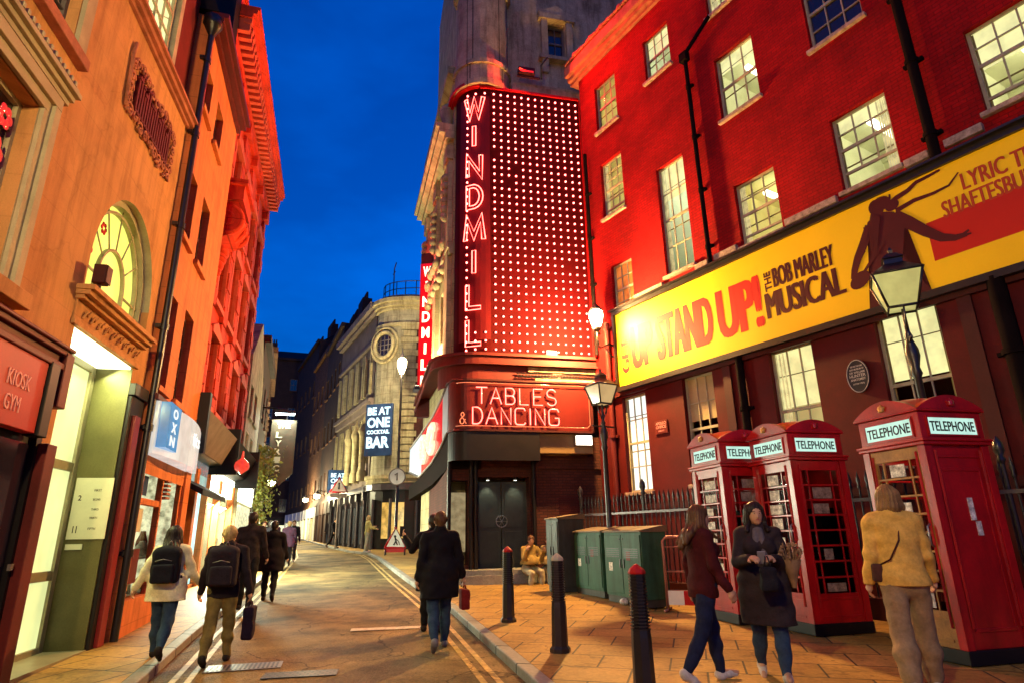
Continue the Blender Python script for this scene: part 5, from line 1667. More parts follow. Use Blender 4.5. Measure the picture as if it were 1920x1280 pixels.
# ground floor pilasters
mb = MB()
for a, b in ((2.34, 2.48), (2.62, 3.3), (4.95, 5.15), (5.35, 5.62), (7.0, 7.2), (9.3, 9.45)):
    pass
for a, b in ((4.75, 4.95), (9.42, 9.62)):
    mb.box(a, b, -.07, -.012, .3, 5.2)
mb.box(.34, 15.5, -.10, -.012, 5.06, 5.2)
mb.box(.34, 15.5, -.05, -.012, 2.15, 2.3)
mb.build('ground_floor_trim', M['maroon_dark'], B)
def down_pipe(u, z0, z1, r, mat, label, kink=None):
    g = thing('drainpipe', label, 'drainpipe', RF.w(u, -.11, z0), RF.rot)
    m = MB(); m.cyl((0, 0, 0), (0, 0, z1 - z0), r, n=10)
    z = .6
    while z < z1 - z0:
        m.cyl((0, 0, z), (0, 0, z + .08), r * 1.3, n=10); m.box(-r * 1.9, r * 1.9, .02, .1, z + .01, z + .07); z += 1.5
    m.build('pipe', M[mat], g)
    if kink:
        m = MB(); m.tube([(0, 0, z1 - z0), (0, -.02, z1 - z0 + .15), kink], r * .9, 8); m.box(-r * 2, r * 2, -r * 2, r, z1 - z0 - .05, z1 - z0 + .2); m.build('hopper', M[mat], g)
down_pipe(4.82, 7.3, 13.25, .055, 'pipe_black', 'black drainpipe with a slanted feed, between the tall stair window and the square windows', (.9, -.02, 6.6))
down_pipe(9.66, 7.3, 15.8, .085, 'pipe_black', 'thick black drainpipe on the upper wall, right of the window above the banner')
down_pipe(.55, 6.4, 12.95, .055, 'pipe_black', 'thin black drainpipe at the left edge of the red brick, by the bulbs')
down_pipe(1.02, .4, 7.2, .075, 'maroon', 'dark red drainpipe behind the tall lamp post')
down_pipe(5.25, .4, 5.2, .085, 'pipe_black', 'thick black drainpipe below the banner, behind the telephone boxes')
down_pipe(10.0, .4, 5.2, .12, 'pipe_black', 'thick black drainpipe below the banner at the right edge')

# ------------------------------------------------------------------ theatre banner
g = thing('theatre_banner', 'long yellow banner sign for the musical across the red building', 'sign', RF.w(0, -.02, 0), RF.rot)
S0, S1, Z0, Z1 = 1.47, 13.2, 5.27, 7.27
mb = MB()
mb.box(S0 - .08, S1, -.20, .0, Z1, Z1 + .10); mb.box(S0 - .08, S1, -.20, .0, Z0 - .12, Z0)
mb.box(S0 - .08, S0, -.20, .0, Z0, Z1); mb.box(S0 - .1, S1, -.30, .0, Z1 + .10, Z1 + .14)
mb.build('frame', M['iron'], g)
MB().box(S0, S1, -.13, -.02, Z0, Z1).build('panel', M['banner_yellow'], g)
yb = -.13
MB().box(9.3, S1, yb - .004, yb, 5.74, 6.42).build('red_band', M['banner_red'], g)
mb = MB()
add_text(mb, 'UP', 2.05, 5.62, .72, 1.14, yb, .005, .01, smear=.05); add_text(mb, 'STAND', 2.98, 5.62, 1.72, 1.14, yb, .005, .01, smear=.042); add_text(mb, 'UP!', 4.92, 5.62, 1.08, 1.14, yb, .005, .01, smear=.05)
mb.build('lettering', M['ink_red'], g)
mb = MB()
add_text(mb, 'GET', 1.62, 5.62, .30, .92, yb, .005, .01, rot90=True, smear=.03)
add_text(mb, 'THE', 6.16, 6.30, .16, .42, yb, .005, .03, rot90=True)
add_text(mb, 'BOB MARLEY', 6.38, 6.33, 1.30, .42, yb, .005, .0, smear=.017)
add_text(mb, 'MUSICAL', 6.14, 5.72, 1.64, .55, yb, .005, .0, smear=.03)
mb.build('lettering', M['ink_maroon'], g)
mb = MB()
add_text(mb, 'LYRIC THEATRE', 9.93, 6.72, 1.66, .29, yb, .005, .0, smear=.010)
add_text(mb, 'SHAFTESBURY AVENUE', 9.58, 6.38, 2.25, .29, yb, .005, .0, smear=.010)
mb.build('lettering', surf('rust_lettering', (.42, .05, .015, 1), .6, .1), g)
mb = MB()
# generic dancer with flying hair, a flat printed figure
def flat_poly(m, pts, y0, th=.005):
    bmx = bmesh.new()
    vs = [bmx.verts.new((p[0], y0 - th, p[1])) for p in pts]
    f = bmx.faces.new(vs)
    r = bmesh.ops.triangulate(bmx, faces=[f])
    bmx.verts.ensure_lookup_table()
    m.add([tuple(v.co) for v in bmx.verts], [tuple(v.index for v in f.verts) for f in bmx.faces]) if bmx.verts.index_update() is None else None
    bmx.free()
def ribbon2(pts, w0, w1, lift=.006):
    n = len(pts)
    L_, R_ = [], []
    for i, p in enumerate(pts):
        a = Vector(pts[max(i - 1, 0)]); b = Vector(pts[min(i + 1, n - 1)]); t = (b - a).normalized()
        w_ = w0 + (w1 - w0) * i / (n - 1)
        L_.append((p[0] - t.y * w_, p[1] + t.x * w_)); R_.append((p[0] + t.y * w_, p[1] - t.x * w_))
    for i in range(n - 1):
        a, b, c, d = L_[i], L_[i + 1], R_[i + 1], R_[i]
        mb.quad((a[0], yb - lift, a[1]), (d[0], yb - lift, d[1]), (c[0], yb - lift, c[1]), (b[0], yb - lift, b[1]))
def blob(cu, cz, ru, rz, lift, rot=0.0, n=18):
    mb.add([(cu + ru * math.cos(2 * PI * i / n) * math.cos(rot) - rz * math.sin(2 * PI * i / n) * math.sin(rot), yb - lift, cz + ru * math.cos(2 * PI * i / n) * math.sin(rot) + rz * math.sin(2 * PI * i / n) * math.cos(rot)) for i in range(n)], [tuple(range(n))])
flat_poly(mb, [(8.40, 6.86), (8.60, 6.98), (8.86, 6.86), (9.0, 6.62), (8.98, 6.30), (8.86, 6.05), (8.95, 5.75), (9.12, 5.45), (9.16, 5.275), (8.72, 5.275), (8.66, 5.5), (8.56, 5.275), (8.14, 5.275), (8.24, 5.6), (8.34, 5.95), (8.36, 6.3), (8.32, 6.6)], yb)
blob(8.60, 7.06, .13, .165, .0066, .3)
blob(8.70, 7.10, .16, .13, .0072, -.3)
blob(8.86, 6.98, .12, .10, .0078, .2)
ribbon2([(8.84, 6.78), (9.06, 6.55), (9.28, 6.28), (9.48, 6.08), (9.66, 6.0), (9.82, 5.99)], .12, .035, .0084)
ribbon2([(9.76, 6.0), (9.86, 6.05)], .03, .015, .009); ribbon2([(9.78, 5.99), (9.88, 5.98)], .025, .012, .0094)
ribbon2([(8.44, 6.78), (8.28, 6.52), (8.12, 6.28), (8.02, 6.08), (7.97, 5.92)], .10, .05, .0084)
blob(8.08, 5.86, .20, .14, .0098, .5); ribbon2([(8.1, 5.9), (8.35, 6.15), (8.6, 6.38)], .03, .025, .0102)
for k in range(7):
    a_ = [(8.50 + .02 * k, 6.98 - .02 * k), (8.40 + .015 * k, 6.72 - .05 * k), (8.30 + .03 * k, 6.52 - .07 * k)]
    ribbon2(a_, .016, .010, .0108 + .0003 * k)
ribbon2([(8.8, 7.0), (8.95, 7.08), (9.15, 7.12), (9.3, 7.2), (9.5, 7.21), (9.68, 7.23)], .055, .02)
ribbon2([(8.9, 6.85), (9.2, 6.9), (9.5, 6.88), (9.75, 6.9), (9.92, 7.05)], .045, .012)
ribbon2([(8.75, 7.0), (8.84, 7.1), (8.86, 7.2)], .03, .015)
ribbon2([(8.1, 6.2), (8.25, 6.35), (8.2, 6.5), (8.35, 6.65), (8.33, 6.8)], .02, .02)
mb.build('dancer_print', M['ink_maroon'], g)
g.rotation_euler = (0, 0, RF.rot)

# wall plaques
g = thing('round_plaque', 'dark oval plaque with pale lettering on the red wall under the banner', 'plaque', RF.w(7.66, -.03, 4.2), RF.rot)
mb = MB(); mb.prism([(.20 * math.cos(2 * PI * i / 32), .30 * math.sin(2 * PI * i / 32)) for i in range(32)], -.03, .0, 'xz'); mb.build('disc', surf('plaque_black', (.02, .02, .03, 1), .4, .2), g)
mb = MB(); mb.tube([(.19 * math.cos(2 * PI * i / 32), -.032, .29 * math.sin(2 * PI * i / 32)) for i in range(32)], .007, 4, True)
for tx, z, w_, h in (('THIS WAS THE HOME', .165, .22, .03), ('AND MUSEUM OF', .11, .26, .034), ('DR WILLIAM', .05, .27, .04), ('HUNTER', -.02, .29, .055), ('ANATOMIST', -.08, .27, .042), ('(1718-1783)', -.155, .2, .034)):
    add_text(mb, tx, -w_ / 2, z, w_, h, -.03, .003, .01)
mb.build('lettering', surf('plaque_lettering', (.45, .42, .42, 1), .5, .1), g)
g = thing('door_plate', 'small red plate with pale lettering between the ground floor windows', 'sign', RF.w(2.72, -.02, 4.05), RF.rot)
mb = MB(); mb.box(-.21, .21, -.02, 0, -.16, .16); mb.build('plate', M['maroon'], g)
mb = MB(); add_text(mb, 'APOLLO', -.17, .05, .34, .07, -.02, .003, .01); add_text(mb, 'OFFICE', -.17, -.04, .34, .07, -.02, .003, .01); add_text(mb, 'ENTRANCE', -.1, -.12, .2, .04, -.02, .003)
mb.build('lettering', M['pink_letter'], g)

# ------------------------------------------------------------------ railings in front of the red building
g = thing('railings', 'black spear topped railings in front of the red building', 'railing', RF.w(.62, -1.0, 0), RF.rot)
L_ = 9.4
mb = MB(); mb.box(0, L_, -.03, .03, 2.02, 2.07); mb.box(0, L_, -.025, .025, .82, .86); mb.build('rail', M['grey_metal'] if False else surf('worn_rail', (.14, .11, .11, 1), .4, .3, 5, 40, .1, .3), g)
mb = MB(); mb.box(-.05, L_, -.14, .14, 0, .62); mb.build('plinth', M['maroon_dark'], g)
sp = MB(); sp.cyl((0, 0, .62), (0, 0, 2.2), .014, n=6); sp.lathe([(.012, 2.2), (.03, 2.24), (.016, 2.28), (.034, 2.34), (.0, 2.50)], 6)
first = None
for k in range(68):
    if first is None:
        first = sp.build('spear', M['iron'], g); o = first
    else:
        o = bpy.data.objects.new('spear', first.data); COL.objects.link(o); o.parent = g
    o.location = (.07 + k * .138, 0, 0)
pm = MB(); pm.cyl((0, 0, .6), (0, 0, 2.45), .03, n=8); pm.lathe([(.03, 2.4), (.06, 2.46), (.035, 2.5), (.07, 2.58), (.06, 2.68), (.0, 2.78)], 8)
for k in range(5):
    o = pm.build('post', M['iron'], g) if k == 0 else bpy.data.objects.new('post', o.data)
    if k:
        COL.objects.link(o); o.parent = g
    o.location = (.02 + k * 2.3, 0, 0)

# ------------------------------------------------------------------ lamps
g = thing('bracket_lamp', 'blazing white globe lamp on a bracket at the left end of the yellow banner', 'lamp', RF.w(1.35, -.02, 6.2), RF.rot)
mb = MB(); mb.box(-.06, .06, -.03, .02, -.3, .4); mb.tube([(0, 0, .2), (0, -.3, .28), (0, -.62, .12), (0, -.70, .35), (0, -.70, .62)], .028, 8); mb.tube([(0, 0, -.1), (0, -.25, -.05), (0, -.45, .16)], .018, 6)
mb.lathe([(.03, .55), (.11, .6), (.13, .66), (.10, .68)], 12, (0, -.70, 0)); mb.lathe([(.16, 1.16), (.17, 1.2), (.08, 1.3), (.03, 1.34), (.0, 1.44)], 12, (0, -.70, 0))
mb.build('bracket', M['iron'], g)
mb = MB(); mb.lathe([(.09, .66), (.155, .82), (.19, 1.0), (.18, 1.12), (.12, 1.17)], 16, (0, -.70, 0)); mb.build('globe', M['lamp_hot'], g)
l = bpy.data.lights.new('street_lamp_light', 'POINT'); l.energy = 4600; l.color = (1, .56, .17); l.shadow_soft_size = .14
lo = bpy.data.objects.new('lamp_light', l); COL.objects.link(lo); lo.parent = g; lo.location = (0, -.95, .85)

g = thing('street_lamp', 'street lamp with warm globe standing on the left kerb, behind the viewer', 'street lamp', (-2.2, -1.6, gz(-1.6) + PAVE))
mb = MB(); mb.lathe([(.13, 0), (.14, 1.0), (.085, 1.1), (.06, 5.6), (.1, 5.7), (.06, 5.8)], 12); mb.build('post', M['iron'], g)
mb = MB(); mb.lathe([(.09, 5.8), (.155, 5.95), (.19, 6.15), (.12, 6.32)], 16); mb.build('globe', M['lamp_hot'], g)
l = bpy.data.lights.new('near_lamp_light', 'POINT'); l.energy = 1600; l.color = (1, .72, .30); l.shadow_soft_size = .14
lo = bpy.data.objects.new('lamp_light', l); COL.objects.link(lo); lo.parent = g; lo.location = (.1, .3, 6.1)

def lantern_post(name, label, loc, h, s, gm, hd):
    """h = height of the lantern base above the ground; s = lantern width"""
    g = thing(name, label, 'street lamp', loc, hd)
    m = MB()
    m.lathe([(.16, 0), (.17, .25), (.12, .32), (.13, .8), (.09, .95), (.075, 1.05), (.085, 1.12), (.06, 1.2), (.05, h - 1.0), (.075, h - .95), (.055, h - .86), (.09, h - .70), (.085, h - .60), (.04, h - .45), (.055, h - .42), (.03, h - .34), (.022, h)], 14)
    m.box(-.3, .3, -.015, .015, h - .50, h - .47)
    for sx in (-1, 1):
        m.tube([(0, 0, h - .36), (sx * s * .16, 0, h - .2), (sx * s * .28, 0, h)], .014, 5)
    m.build('post', M['iron'], g)
    m = MB()
    b, t, H = s * .29, s * .5, s * .80
    for (sx, sy) in ((-1, -1), (1, -1), (1, 1), (-1, 1)):
        m.tube([(sx * b, sy * b, h), (sx * t, sy * t, h + H)], .018, 5)
    for (r_, z) in ((b, h), (t, h + H)):
        q = [(-r_, -r_, z), (r_, -r_, z), (r_, r_, z), (-r_, r_, z)]
        m.tube(q + [q[0]], .022, 5)
    m.lathe([(t * 1.52, h + H), (t * 1.3, h + H + .06 * s), (t * .55, h + H + .30 * s), (t * .5, h + H + .42 * s), (t * .62, h + H + .44 * s), (t * .3, h + H + .58 * s), (.03, h + H + .60 * s), (.04, h + H + .68 * s), (0, h + H + .78 * s)], 4, a0=PI / 4, smooth=False)
    m.build('lantern_frame', M['iron'], g)
    m = MB()
    bb, tt = b * .97, t * .97
    cb = [(-bb, -bb), (bb, -bb), (bb, bb), (-bb, bb)]; ct = [(-tt, -tt), (tt, -tt), (tt, tt), (-tt, tt)]
    for i in range(4):
        j = (i + 1) % 4
        m.quad((*cb[i], h + .01), (*cb[j], h + .01), (*ct[j], h + H - .01), (*ct[i], h + H - .01))
    m.quad(*[(*p, h + .012) for p in cb])
    m.build('lantern_glass', gm, g)
    return g
y_ = 13.26
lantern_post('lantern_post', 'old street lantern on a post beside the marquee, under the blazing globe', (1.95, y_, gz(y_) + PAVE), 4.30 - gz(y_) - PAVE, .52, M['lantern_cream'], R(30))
y_ = 8.30
lantern_post('lantern_post', 'large old lantern with pale green glass on a post behind the right telephone box', (5.62, y_, gz(y_) + PAVE), 4.60 - gz(y_) - PAVE, .62, M['lantern_glass'], R(62))
# far street lamp with traffic plate
y_ = 33.5
g = thing('street_lamp', 'tall slim street lamp glowing in front of the pale corner building', 'street lamp', (-6.25, y_, gz(y_) + PAVE))
mb = MB(); mb.lathe([(.13, 0), (.14, 1.0), (.085, 1.1), (.06, 9.2), (.1, 9.3), (.06, 9.5)], 10); mb.build('post', M['iron'], g)
mb = MB(); mb.lathe([(.10, 9.5), (.26, 9.95), (.27, 10.25), (.16, 10.4)], 12); mb.build('globe', M['lamp_hot'], g)
mb = MB(); mb.lathe([(.2, 10.4), (.12, 10.6), (.05, 10.7), (.03, 11.0), (0, 11.05)], 12); mb.build('finial', M['iron'], g)
l = bpy.data.lights.new('far_street_lamp_light', 'POINT'); l.energy = 2600; l.color = (1, .82, .45); l.shadow_soft_size = .3
lo = bpy.data.objects.new('lamp_light', l); COL.objects.link(lo); lo.parent = g; lo.location = (0, -.8, 10.0)
g = thing('traffic_sign', 'round white traffic sign on the slim street lamp post', 'sign', (-6.25, y_ - .16, 4.65), R(4))
mb = MB(); mb.cyl((0, -.02, 0), (0, 0, 0), .46, n=24); mb.build('disc', M['white_paint'], g)
mb = MB(); mb.tube([(.43 * math.cos(2 * PI * i / 24), -.03, .43 * math.sin(2 * PI * i / 24)) for i in range(24)], .035, 5, True); mb.tube([(.0, -.03, -.2), (0, -.03, .2), (-.12, -.03, .08)], .04, 5); mb.build('mark', M['frame_grey'], g)
mb = MB(); mb.box(-.05, .05, .0, .1, -.1, .1); mb.build('clamp', M['iron'], g)
# roadworks triangle
y_ = 30.6
g = thing('roadworks_sign', 'red and white triangular roadworks sign on a low frame by the side street', 'sign', (-5.7, y_, gz(y_) + PAVE), R(6))
tri = [(-.52, .32), (.52, .32), (0, 1.25)]
mb = MB(); mb.prism(tri, -.02, .0, 'xz'); mb.build('plate', M['white_paint'], g)
mb = MB(); q = [(p[0] * .94, -.03, .02 + p[1] * .98) for p in tri]; mb.tube(q + [q[0]], .055, 5); mb.box(-.5, .5, -.03, -.0, .12, .3); mb.build('red_border', M['red_paint'], g)
mb = MB(); mb.ball((-.02, -.03, .84), .06, 8, 5); mb.tube([(-.02, -.03, .8), (.02, -.03, .62), (-.08, -.03, .45)], .035, 5); mb.tube([(.02, -.03, .62), (.1, -.03, .45)], .03, 5); mb.tube([(0, -.03, .74), (.14, -.03, .62), (.2, -.03, .45)], .02, 5); mb.build('figure', M['ink'], g)
mb = MB()
for sx in (-.45, .45):
    mb.tube([(sx, -.02, .3), (sx, -.25, .0)], .025, 5); mb.tube([(sx, .0, .3), (sx, .3, .0)], .025, 5)
mb.box(-.5, .5, -.02, .02, .28, .33); mb.build('stand', M['iron'], g)
y_ = 38.3
g = thing('roadworks_sign', 'high mounted triangular warning sign on the far pavement before the pub columns', 'sign', (-10.9, 39.0, gz(39) + PAVE), R(12))
mb = MB(); mb.prism([(-.55, 3.3), (.55, 3.3), (0, 4.25)], -.02, 0, 'xz'); mb.build('plate', M['white_paint'], g)
mb = MB(); q = [(-.52, -.03, 3.33), (.52, -.03, 3.33), (0, -.03, 4.2)]; mb.tube(q + [q[0]], .06, 5); mb.build('red_border', M['red_paint'], g)
mb = MB(); mb.tube([(0, -.03, 3.9), (0, -.03, 3.5)], .06, 5); mb.build('figure', M['ink'], g)
mb = MB(); mb.cyl((0, .03, 0), (0, .03, 4.2), .05, n=8); mb.box(-.5, .5, -.02, .0, 3.0, 3.22); mb.build('post', M['frame_grey'], g)

# ------------------------------------------------------------------ bollards
def bollard(loc, rz, cap, label):
    g = thing('bollard', label, 'bollard', loc, rz, 'ribbed bollards along the kerb')
    m = MB()
    m.lathe([(.125, 0), (.125, .05), (.098, .08), (.09, .5), (.085, .56)], 8, smooth=False, a0=PI / 8)
    for k in range(17):
        z = .56 + k * .028
        m.lathe([(.090 - k * .0006, z), (.090 - k * .0006, z + .013), (.072, z + .017), (.072, z + .028)], 8, smooth=False, a0=PI / 8)
    m.build('post', M['iron'], g)
    m = MB(); m.lathe([(.078, 1.03), (.082, 1.045), (.07, 1.07), (.02, 1.11), (.0, 1.12)], 8, a0=PI / 8, smooth=False)
    m.build('cap', cap, g)
    return g
capr = surf('red_cap', (.38, .012, .012, 1), .4, .2)
capw = surf('pale_cap', (.40, .36, .28, 1), .4, .2)
bollard((-.13, 10.35, gz(10.35) + PAVE - .01), .2, capr, 'black ribbed bollard with red cap nearest the theatre step')
bollard((.51, 8.05, gz(8.05) + PAVE - .01), .5, capw, 'black ribbed bollard with pale cap, middle of the three')
bollard((1.11, 6.03, gz(6.03) + PAVE - .01), .1, capr, 'black ribbed bollard with red cap nearest the camera')

# ------------------------------------------------------------------ utility cabinets
def cabinet(loc, rz, w_, d_, h, mat, top, label, name='utility_cabinet'):
    """front towards local -y"""
    g = thing(name, label, 'cabinet', loc, rz)
    m = MB(); m.box(0, w_, .0, d_, .12, h); m.build('body', mat, g, bevel=.008)
    m = MB(); m.box(.02, w_ - .02, .02, d_ - .02, 0, .12); m.build('plinth', M['cabinet_grey'], g)
    m = MB(); m.prism([(-.03, h), (-.03, h + .03), (d_ * .9, h + .11), (d_ + .03, h + .11), (d_ + .03, h)], -.02, w_ + .02, 'yz'); m.build('lid', top, g, bevel=.006)
    for a, b in ((.03, w_ / 2 - .008), (w_ / 2 + .008, w_ - .03)):
        m = MB(); m.box(a, b, -.018, .0, .18, h - .05); dd = m.build('door', mat, g, bevel=.006)
        hx = b - .06 if a < .1 else a + .06
        m = MB(); m.box(hx - .02, hx + .02, -.035, -.018, h * .5, h * .62); m.cyl((hx, -.03, h - .12), (hx, -.018, h - .12), .014, n=8); m.build('handle', M['iron'], dd)
        m = MB()
        for k in range(5):
            m.box(a + .08, b - .08, -.024, -.0185, h - .30 - k * .035, h - .285 - k * .035)
        m.build('louvre', M['iron'], dd)
        if mat is not M['cabinet_grey']:
            m = MB(); m.box(a + .16, a + .30, -.0215, -.0185, .55 + .2 * (a > .1), .70 + .2 * (a > .1)); m.build('sticker', M['poster'] if a < .1 else M['maroon'], dd)
    return g
lidm = surf('cabinet_lid', (.15, .11, .06, 1), .5, .3)
rzc = math.atan2(-.937, .35)
rzc = R(-71)
cabinet((1.28, 14.0, gz(14) + PAVE), rzc, 1.28, .5, 1.22, M['cabinet_green'], lidm, 'green two door utility cabinet next to the taller dark cabinet')
cabinet((1.74, 12.66, gz(12.7) + PAVE), rzc, 1.42, .5, 1.24, M['cabinet_green'], lidm, 'green two door utility cabinet nearest the telephone boxes')
cabinet((.70, 14.55, gz(14.5) + PAVE), R(-68), .62, .62, 1.50, M['cabinet_grey'], lidm, 'taller dark grey utility cabinet beside the theatre step')
o = MB().ball((0, 0, .06), (.09, .07, .06), 8, 6).ball((.08, .03, .05), (.06, .07, .05), 8, 6).build('crumpled_bag', M['poster'], loc=(1.95, 12.0, gz(12) + PAVE))
tag(o, 'small crumpled pale bag on the paving below the green cabinets', 'litter')
# barrier
g = thing('barrier', 'metal pedestrian barrier with a red and white board behind the bollard', 'barrier', (2.55, 11.2, gz(11.2) + PAVE), R(-25))
mb = MB(); mb.tube([(0, 0, 0), (0, 0, 1.12), (.06, 0, 1.18), (1.05, 0, 1.18), (1.1, 0, 1.12), (1.1, 0, 0)], .028, 8)
for z in (1.02, .62, .32):
    mb.tube([(0, 0, z), (1.1, 0, z)], .015, 6)
for sx in (0, 1.1):
    mb.tube([(sx, -.25, .02), (sx, .25, .02)], .022, 6)
mb.build('frame', surf('barrier_steel', (.35, .16, .13, 1), .4, .2, 4, 40, .1, .4), g)
mb = MB()
for k in range(4):
    mb.box(.03 + k * .26, .03 + k * .26 + .26, -.05, -.03, .1, .32, k % 2)
mb.build('board', [M['white_paint'], M['red_paint']], g)
mb = MB(); mb.box(.55, .95, -.03, .02, .66, .94); mb.build('notice', M['white_paint'], g)

# ------------------------------------------------------------------ telephone boxes
def phone_box(loc, rz, label, solid_back, lit):
    g = thing('telephone_box', label, 'telephone box', loc, rz, 'red telephone boxes')
    h = .45
    m = MB(); m.box(-h - .01, h + .01, -h - .01, h + .01, 0, .14); m.build('plinth', M['black'], g, bevel=.01)
    m = MB()
    for sx in (-1, 1):
        for sy in (-1, 1):
            x0, x1 = sorted((sx * h, sx * (h - .10))); y0, y1 = sorted((sy * h, sy * (h - .10)))
            m.box(x0, x1, y0, y1, .14, 2.26)
            for k, (o_, zz) in enumerate(((.022, 0), (.05, 0))):
                m.cyl((sx * (h - .115 - o_ * .6), sy * (h - .004), .34), (sx * (h - .115 - o_ * .6), sy * (h - .004), 2.18), .008, n=6)
                m.cyl((sx * (h - .004), sy * (h - .115 - o_ * .6), .34), (sx * (h - .004), sy * (h - .115 - o_ * .6), 2.18), .008, n=6)
    m.box(-h + .1, h - .1, -h + .1, h - .1, 2.2, 2.26)
    m.build('frame', M['kiosk_red'], g, bevel=.012)
    m = MB()
    for z0, z1, d in ((2.24, 2.28, .03), (2.28, 2.31, .045), (2.31, 2.62, -.005), (2.62, 2.645, .03)):
        m.box(-h - d, h + d, -h - d, h + d, z0, z1)
    # segmental pediments and saucer roof
    na = 14
    arcp = [(-h - .03 + (2 * h + .06) * i / na, 2.645 + .17 * math.sin(PI * i / na) ** .9) for i in range(na + 1)]
    for sy in (-1, 1):
        a0, a1 = sorted((sy * (h + .03), sy * (h - .06)))
        m.prism(arcp, a0, a1, 'xz'); m.prism(arcp, a0, a1, 'yz')
    grid = []
    nn = 12
    for i in range(nn + 1):
        for j in range(nn + 1):
            x = -h + 2 * h * i / nn; y = -h + 2 * h * j / nn
            a = max(0, math.cos(x / h * PI / 2)); b = max(0, math.cos(y / h * PI / 2))
            grid.append((x, y, 2.64 + .10 * max(a, b) ** .9 + .12 * a * b))
    m.add(grid, [(i * (nn + 1) + j, (i + 1) * (nn + 1) + j, (i + 1) * (nn + 1) + j + 1, i * (nn + 1) + j + 1) for i in range(nn) for j in range(nn)], 0, True)
    m.build('roof', M['kiosk_red'], g, bevel=.008)
    rn = random.Random(int(loc[0] * 100))
    faces = [('-x', PI / 2 * 3), ('-y', 0), ('+x', PI / 2), ('+y', PI)]
    for nm, a in faces:
        # local face frame: X right, Z up, outward = -Y
        def T_(p):
            c, s = math.cos(a), math.sin(a)
            return (p[0] * c - p[1] * s, p[0] * s + p[1] * c, p[2])
        def fix(mbx):
            mbx.v = [T_(p) for p in mbx.v]; return mbx
        m = MB(); m.box(-.335, .335, -h + .0, -h + .02, 2.36, 2.55)
        sp_ = fix(m).build('sign_panel', M['opal'], g)
        m = MB(); add_text(m, 'TELEPHONE', -.31, 2.395, .62, .115, -h + .0, .005, .012); fix(m).build('lettering', M['ink'], sp_)
        m = MB()
        for x0, x1, z0, z1 in ((-.355, .355, 2.34, 2.36), (-.355, .355, 2.55, 2.57), (-.355, -.335, 2.36, 2.55), (.335, .355, 2.36, 2.55)):
            m.box(x0, x1, -h - .012, -h + .01, z0, z1)
        fix(m).build('sign_frame', M['kiosk_red'], g)
        m = MB(); m.lathe([(.0, .06), (.03, .055), (.045, .03), (.035, .0), (.045, -.012), (.0, -.02)], 8, (0, -h - .035, 2.70)); m.ball((0, -h - .035, 2.765), .012, 6, 4)
        for k in (-1, 1):
            m.ball((k * .04, -h - .035, 2.735), .016, 6, 4)
        fix(m).build('crown', M['gold'] if nm == '-x' else M['kiosk_red'], g)
        if nm == solid_back:
            m = MB(); m.box(-.35, .35, -h + .03, -h + .06, .14, 2.24)
            m.box(-.28, .28, -h + .02, -h + .031, .3, .34); m.box(-.28, .28, -h + .02, -h + .031, 1.95, 1.99); m.box(-.28, -.25, -h + .02, -h + .031, .34, 1.95); m.box(.25, .28, -h + .02, -h + .031, .34, 1.95)
            m.box(-.3, .3, -h + .015, -h + .031, 2.1, 2.12)
            fix(m).build('back_panel', M['kiosk_red'], g, bevel=.006)
            m = MB(); m.box(-.0, .07, -h + .022, -h + .029, 1.42, 1.66); m.box(.05, .12, -h + .022, -h + .029, 1.26, 1.41)
            fix(m).build('sticker', M['poster'], g)
            continue
        m = MB()
        m.box(-.345, .345, -h + .012, -h + .05, .14, .50)
        m.box(-.345, .345, -h + .012, -h + .05, 2.10, 2.235)
        m.box(-.345, -.285, -h + .012, -h + .05, .5, 2.1); m.box(.285, .345, -h + .012, -h + .05, .5, 2.1)
        for k in range(1, 8):
            z = .5 + 1.6 * k / 8
            m.box(-.285, .285, -h + .016, -h + .044, z - .012, z + .012)
        for x in (-.19, .19):
            m.box(x - .010, x + .010, -h + .018, -h + .042, .5, 2.1)
        m.box(-.30, .30, -h + .004, -h + .012, .2, .23); m.box(-.3, .3, -h + .004, -h + .012, .42, .45)
        dr = fix(m).build('door' if nm == '-x' else 'side_panel', M['kiosk_red'] if not (lit and nm == '-x') else surf('gold_lit_stripped_door', (.42, .20, .045, 1), .45, .4, 5, 50, .2), g, bevel=.004)  # stripped door; the golden light on it is put into its colour
        m = MB(); m.box(-.285, .285, -h + .028, -h + .032, .5, 2.1)
        fix(m).build('pane', M['clear_glass'], dr)
        m = MB()
        for k in range(8):
            if nm == '+x' or nm == '+y':
                break
            if rn.random() < (.85 if nm == '-x' else .4):
                z = .5 + 1.6 * k / 8
                x0 = rn.uniform(-.17, -.1); x1 = rn.uniform(.02, .17)
                m = MB(); m.box(x0, x1, -h + .022, -h + .0275, z + .02, z + .02 + rn.uniform(.09, .15))
                fix(m).build('pasted_card', M['poster'] if nm == '-x' else surf('shaded_cards', (.30, .22, .18, 1), .6, .7, 14, 60, .05) if 'shaded_cards' not in M else M['shaded_cards'], dr)  # cards off the door side: their shade is put into a darker colour
        if nm == '-x':
            m = MB(); m.tube([(.31, -h + .0, 1.15), (.31, -h - .04, 1.18), (.31, -h - .04, 1.36), (.31, -h, 1.39)], .011, 6); fix(m).build('handle', M['grey_metal'], dr)
    m = MB(); m.box(-.14, .14, -.14, .14, 2.185, 2.198); m.build('ceiling_lamp', glow('kiosk_lamp', (1, .82, .42, 1), 14.0 if lit else 2.2), g)
    # telephone inside
    m = MB(); m.box(.1, .34, -.2, .2, 1.0, 1.6); m.box(.06, .34, -.3, .3, .92, .95); m.tube([(.08, .12, 1.5), (.05, .13, 1.4), (.08, .12, 1.25)], .03, 6)
    m.build('telephone', M['black'], g)
    return g
KZ = .24
phone_box((4.92, 7.46, gz(7.4) + PAVE), KZ, 'red telephone box with a solid stickered side, nearest the camera on the right', '-y', True)
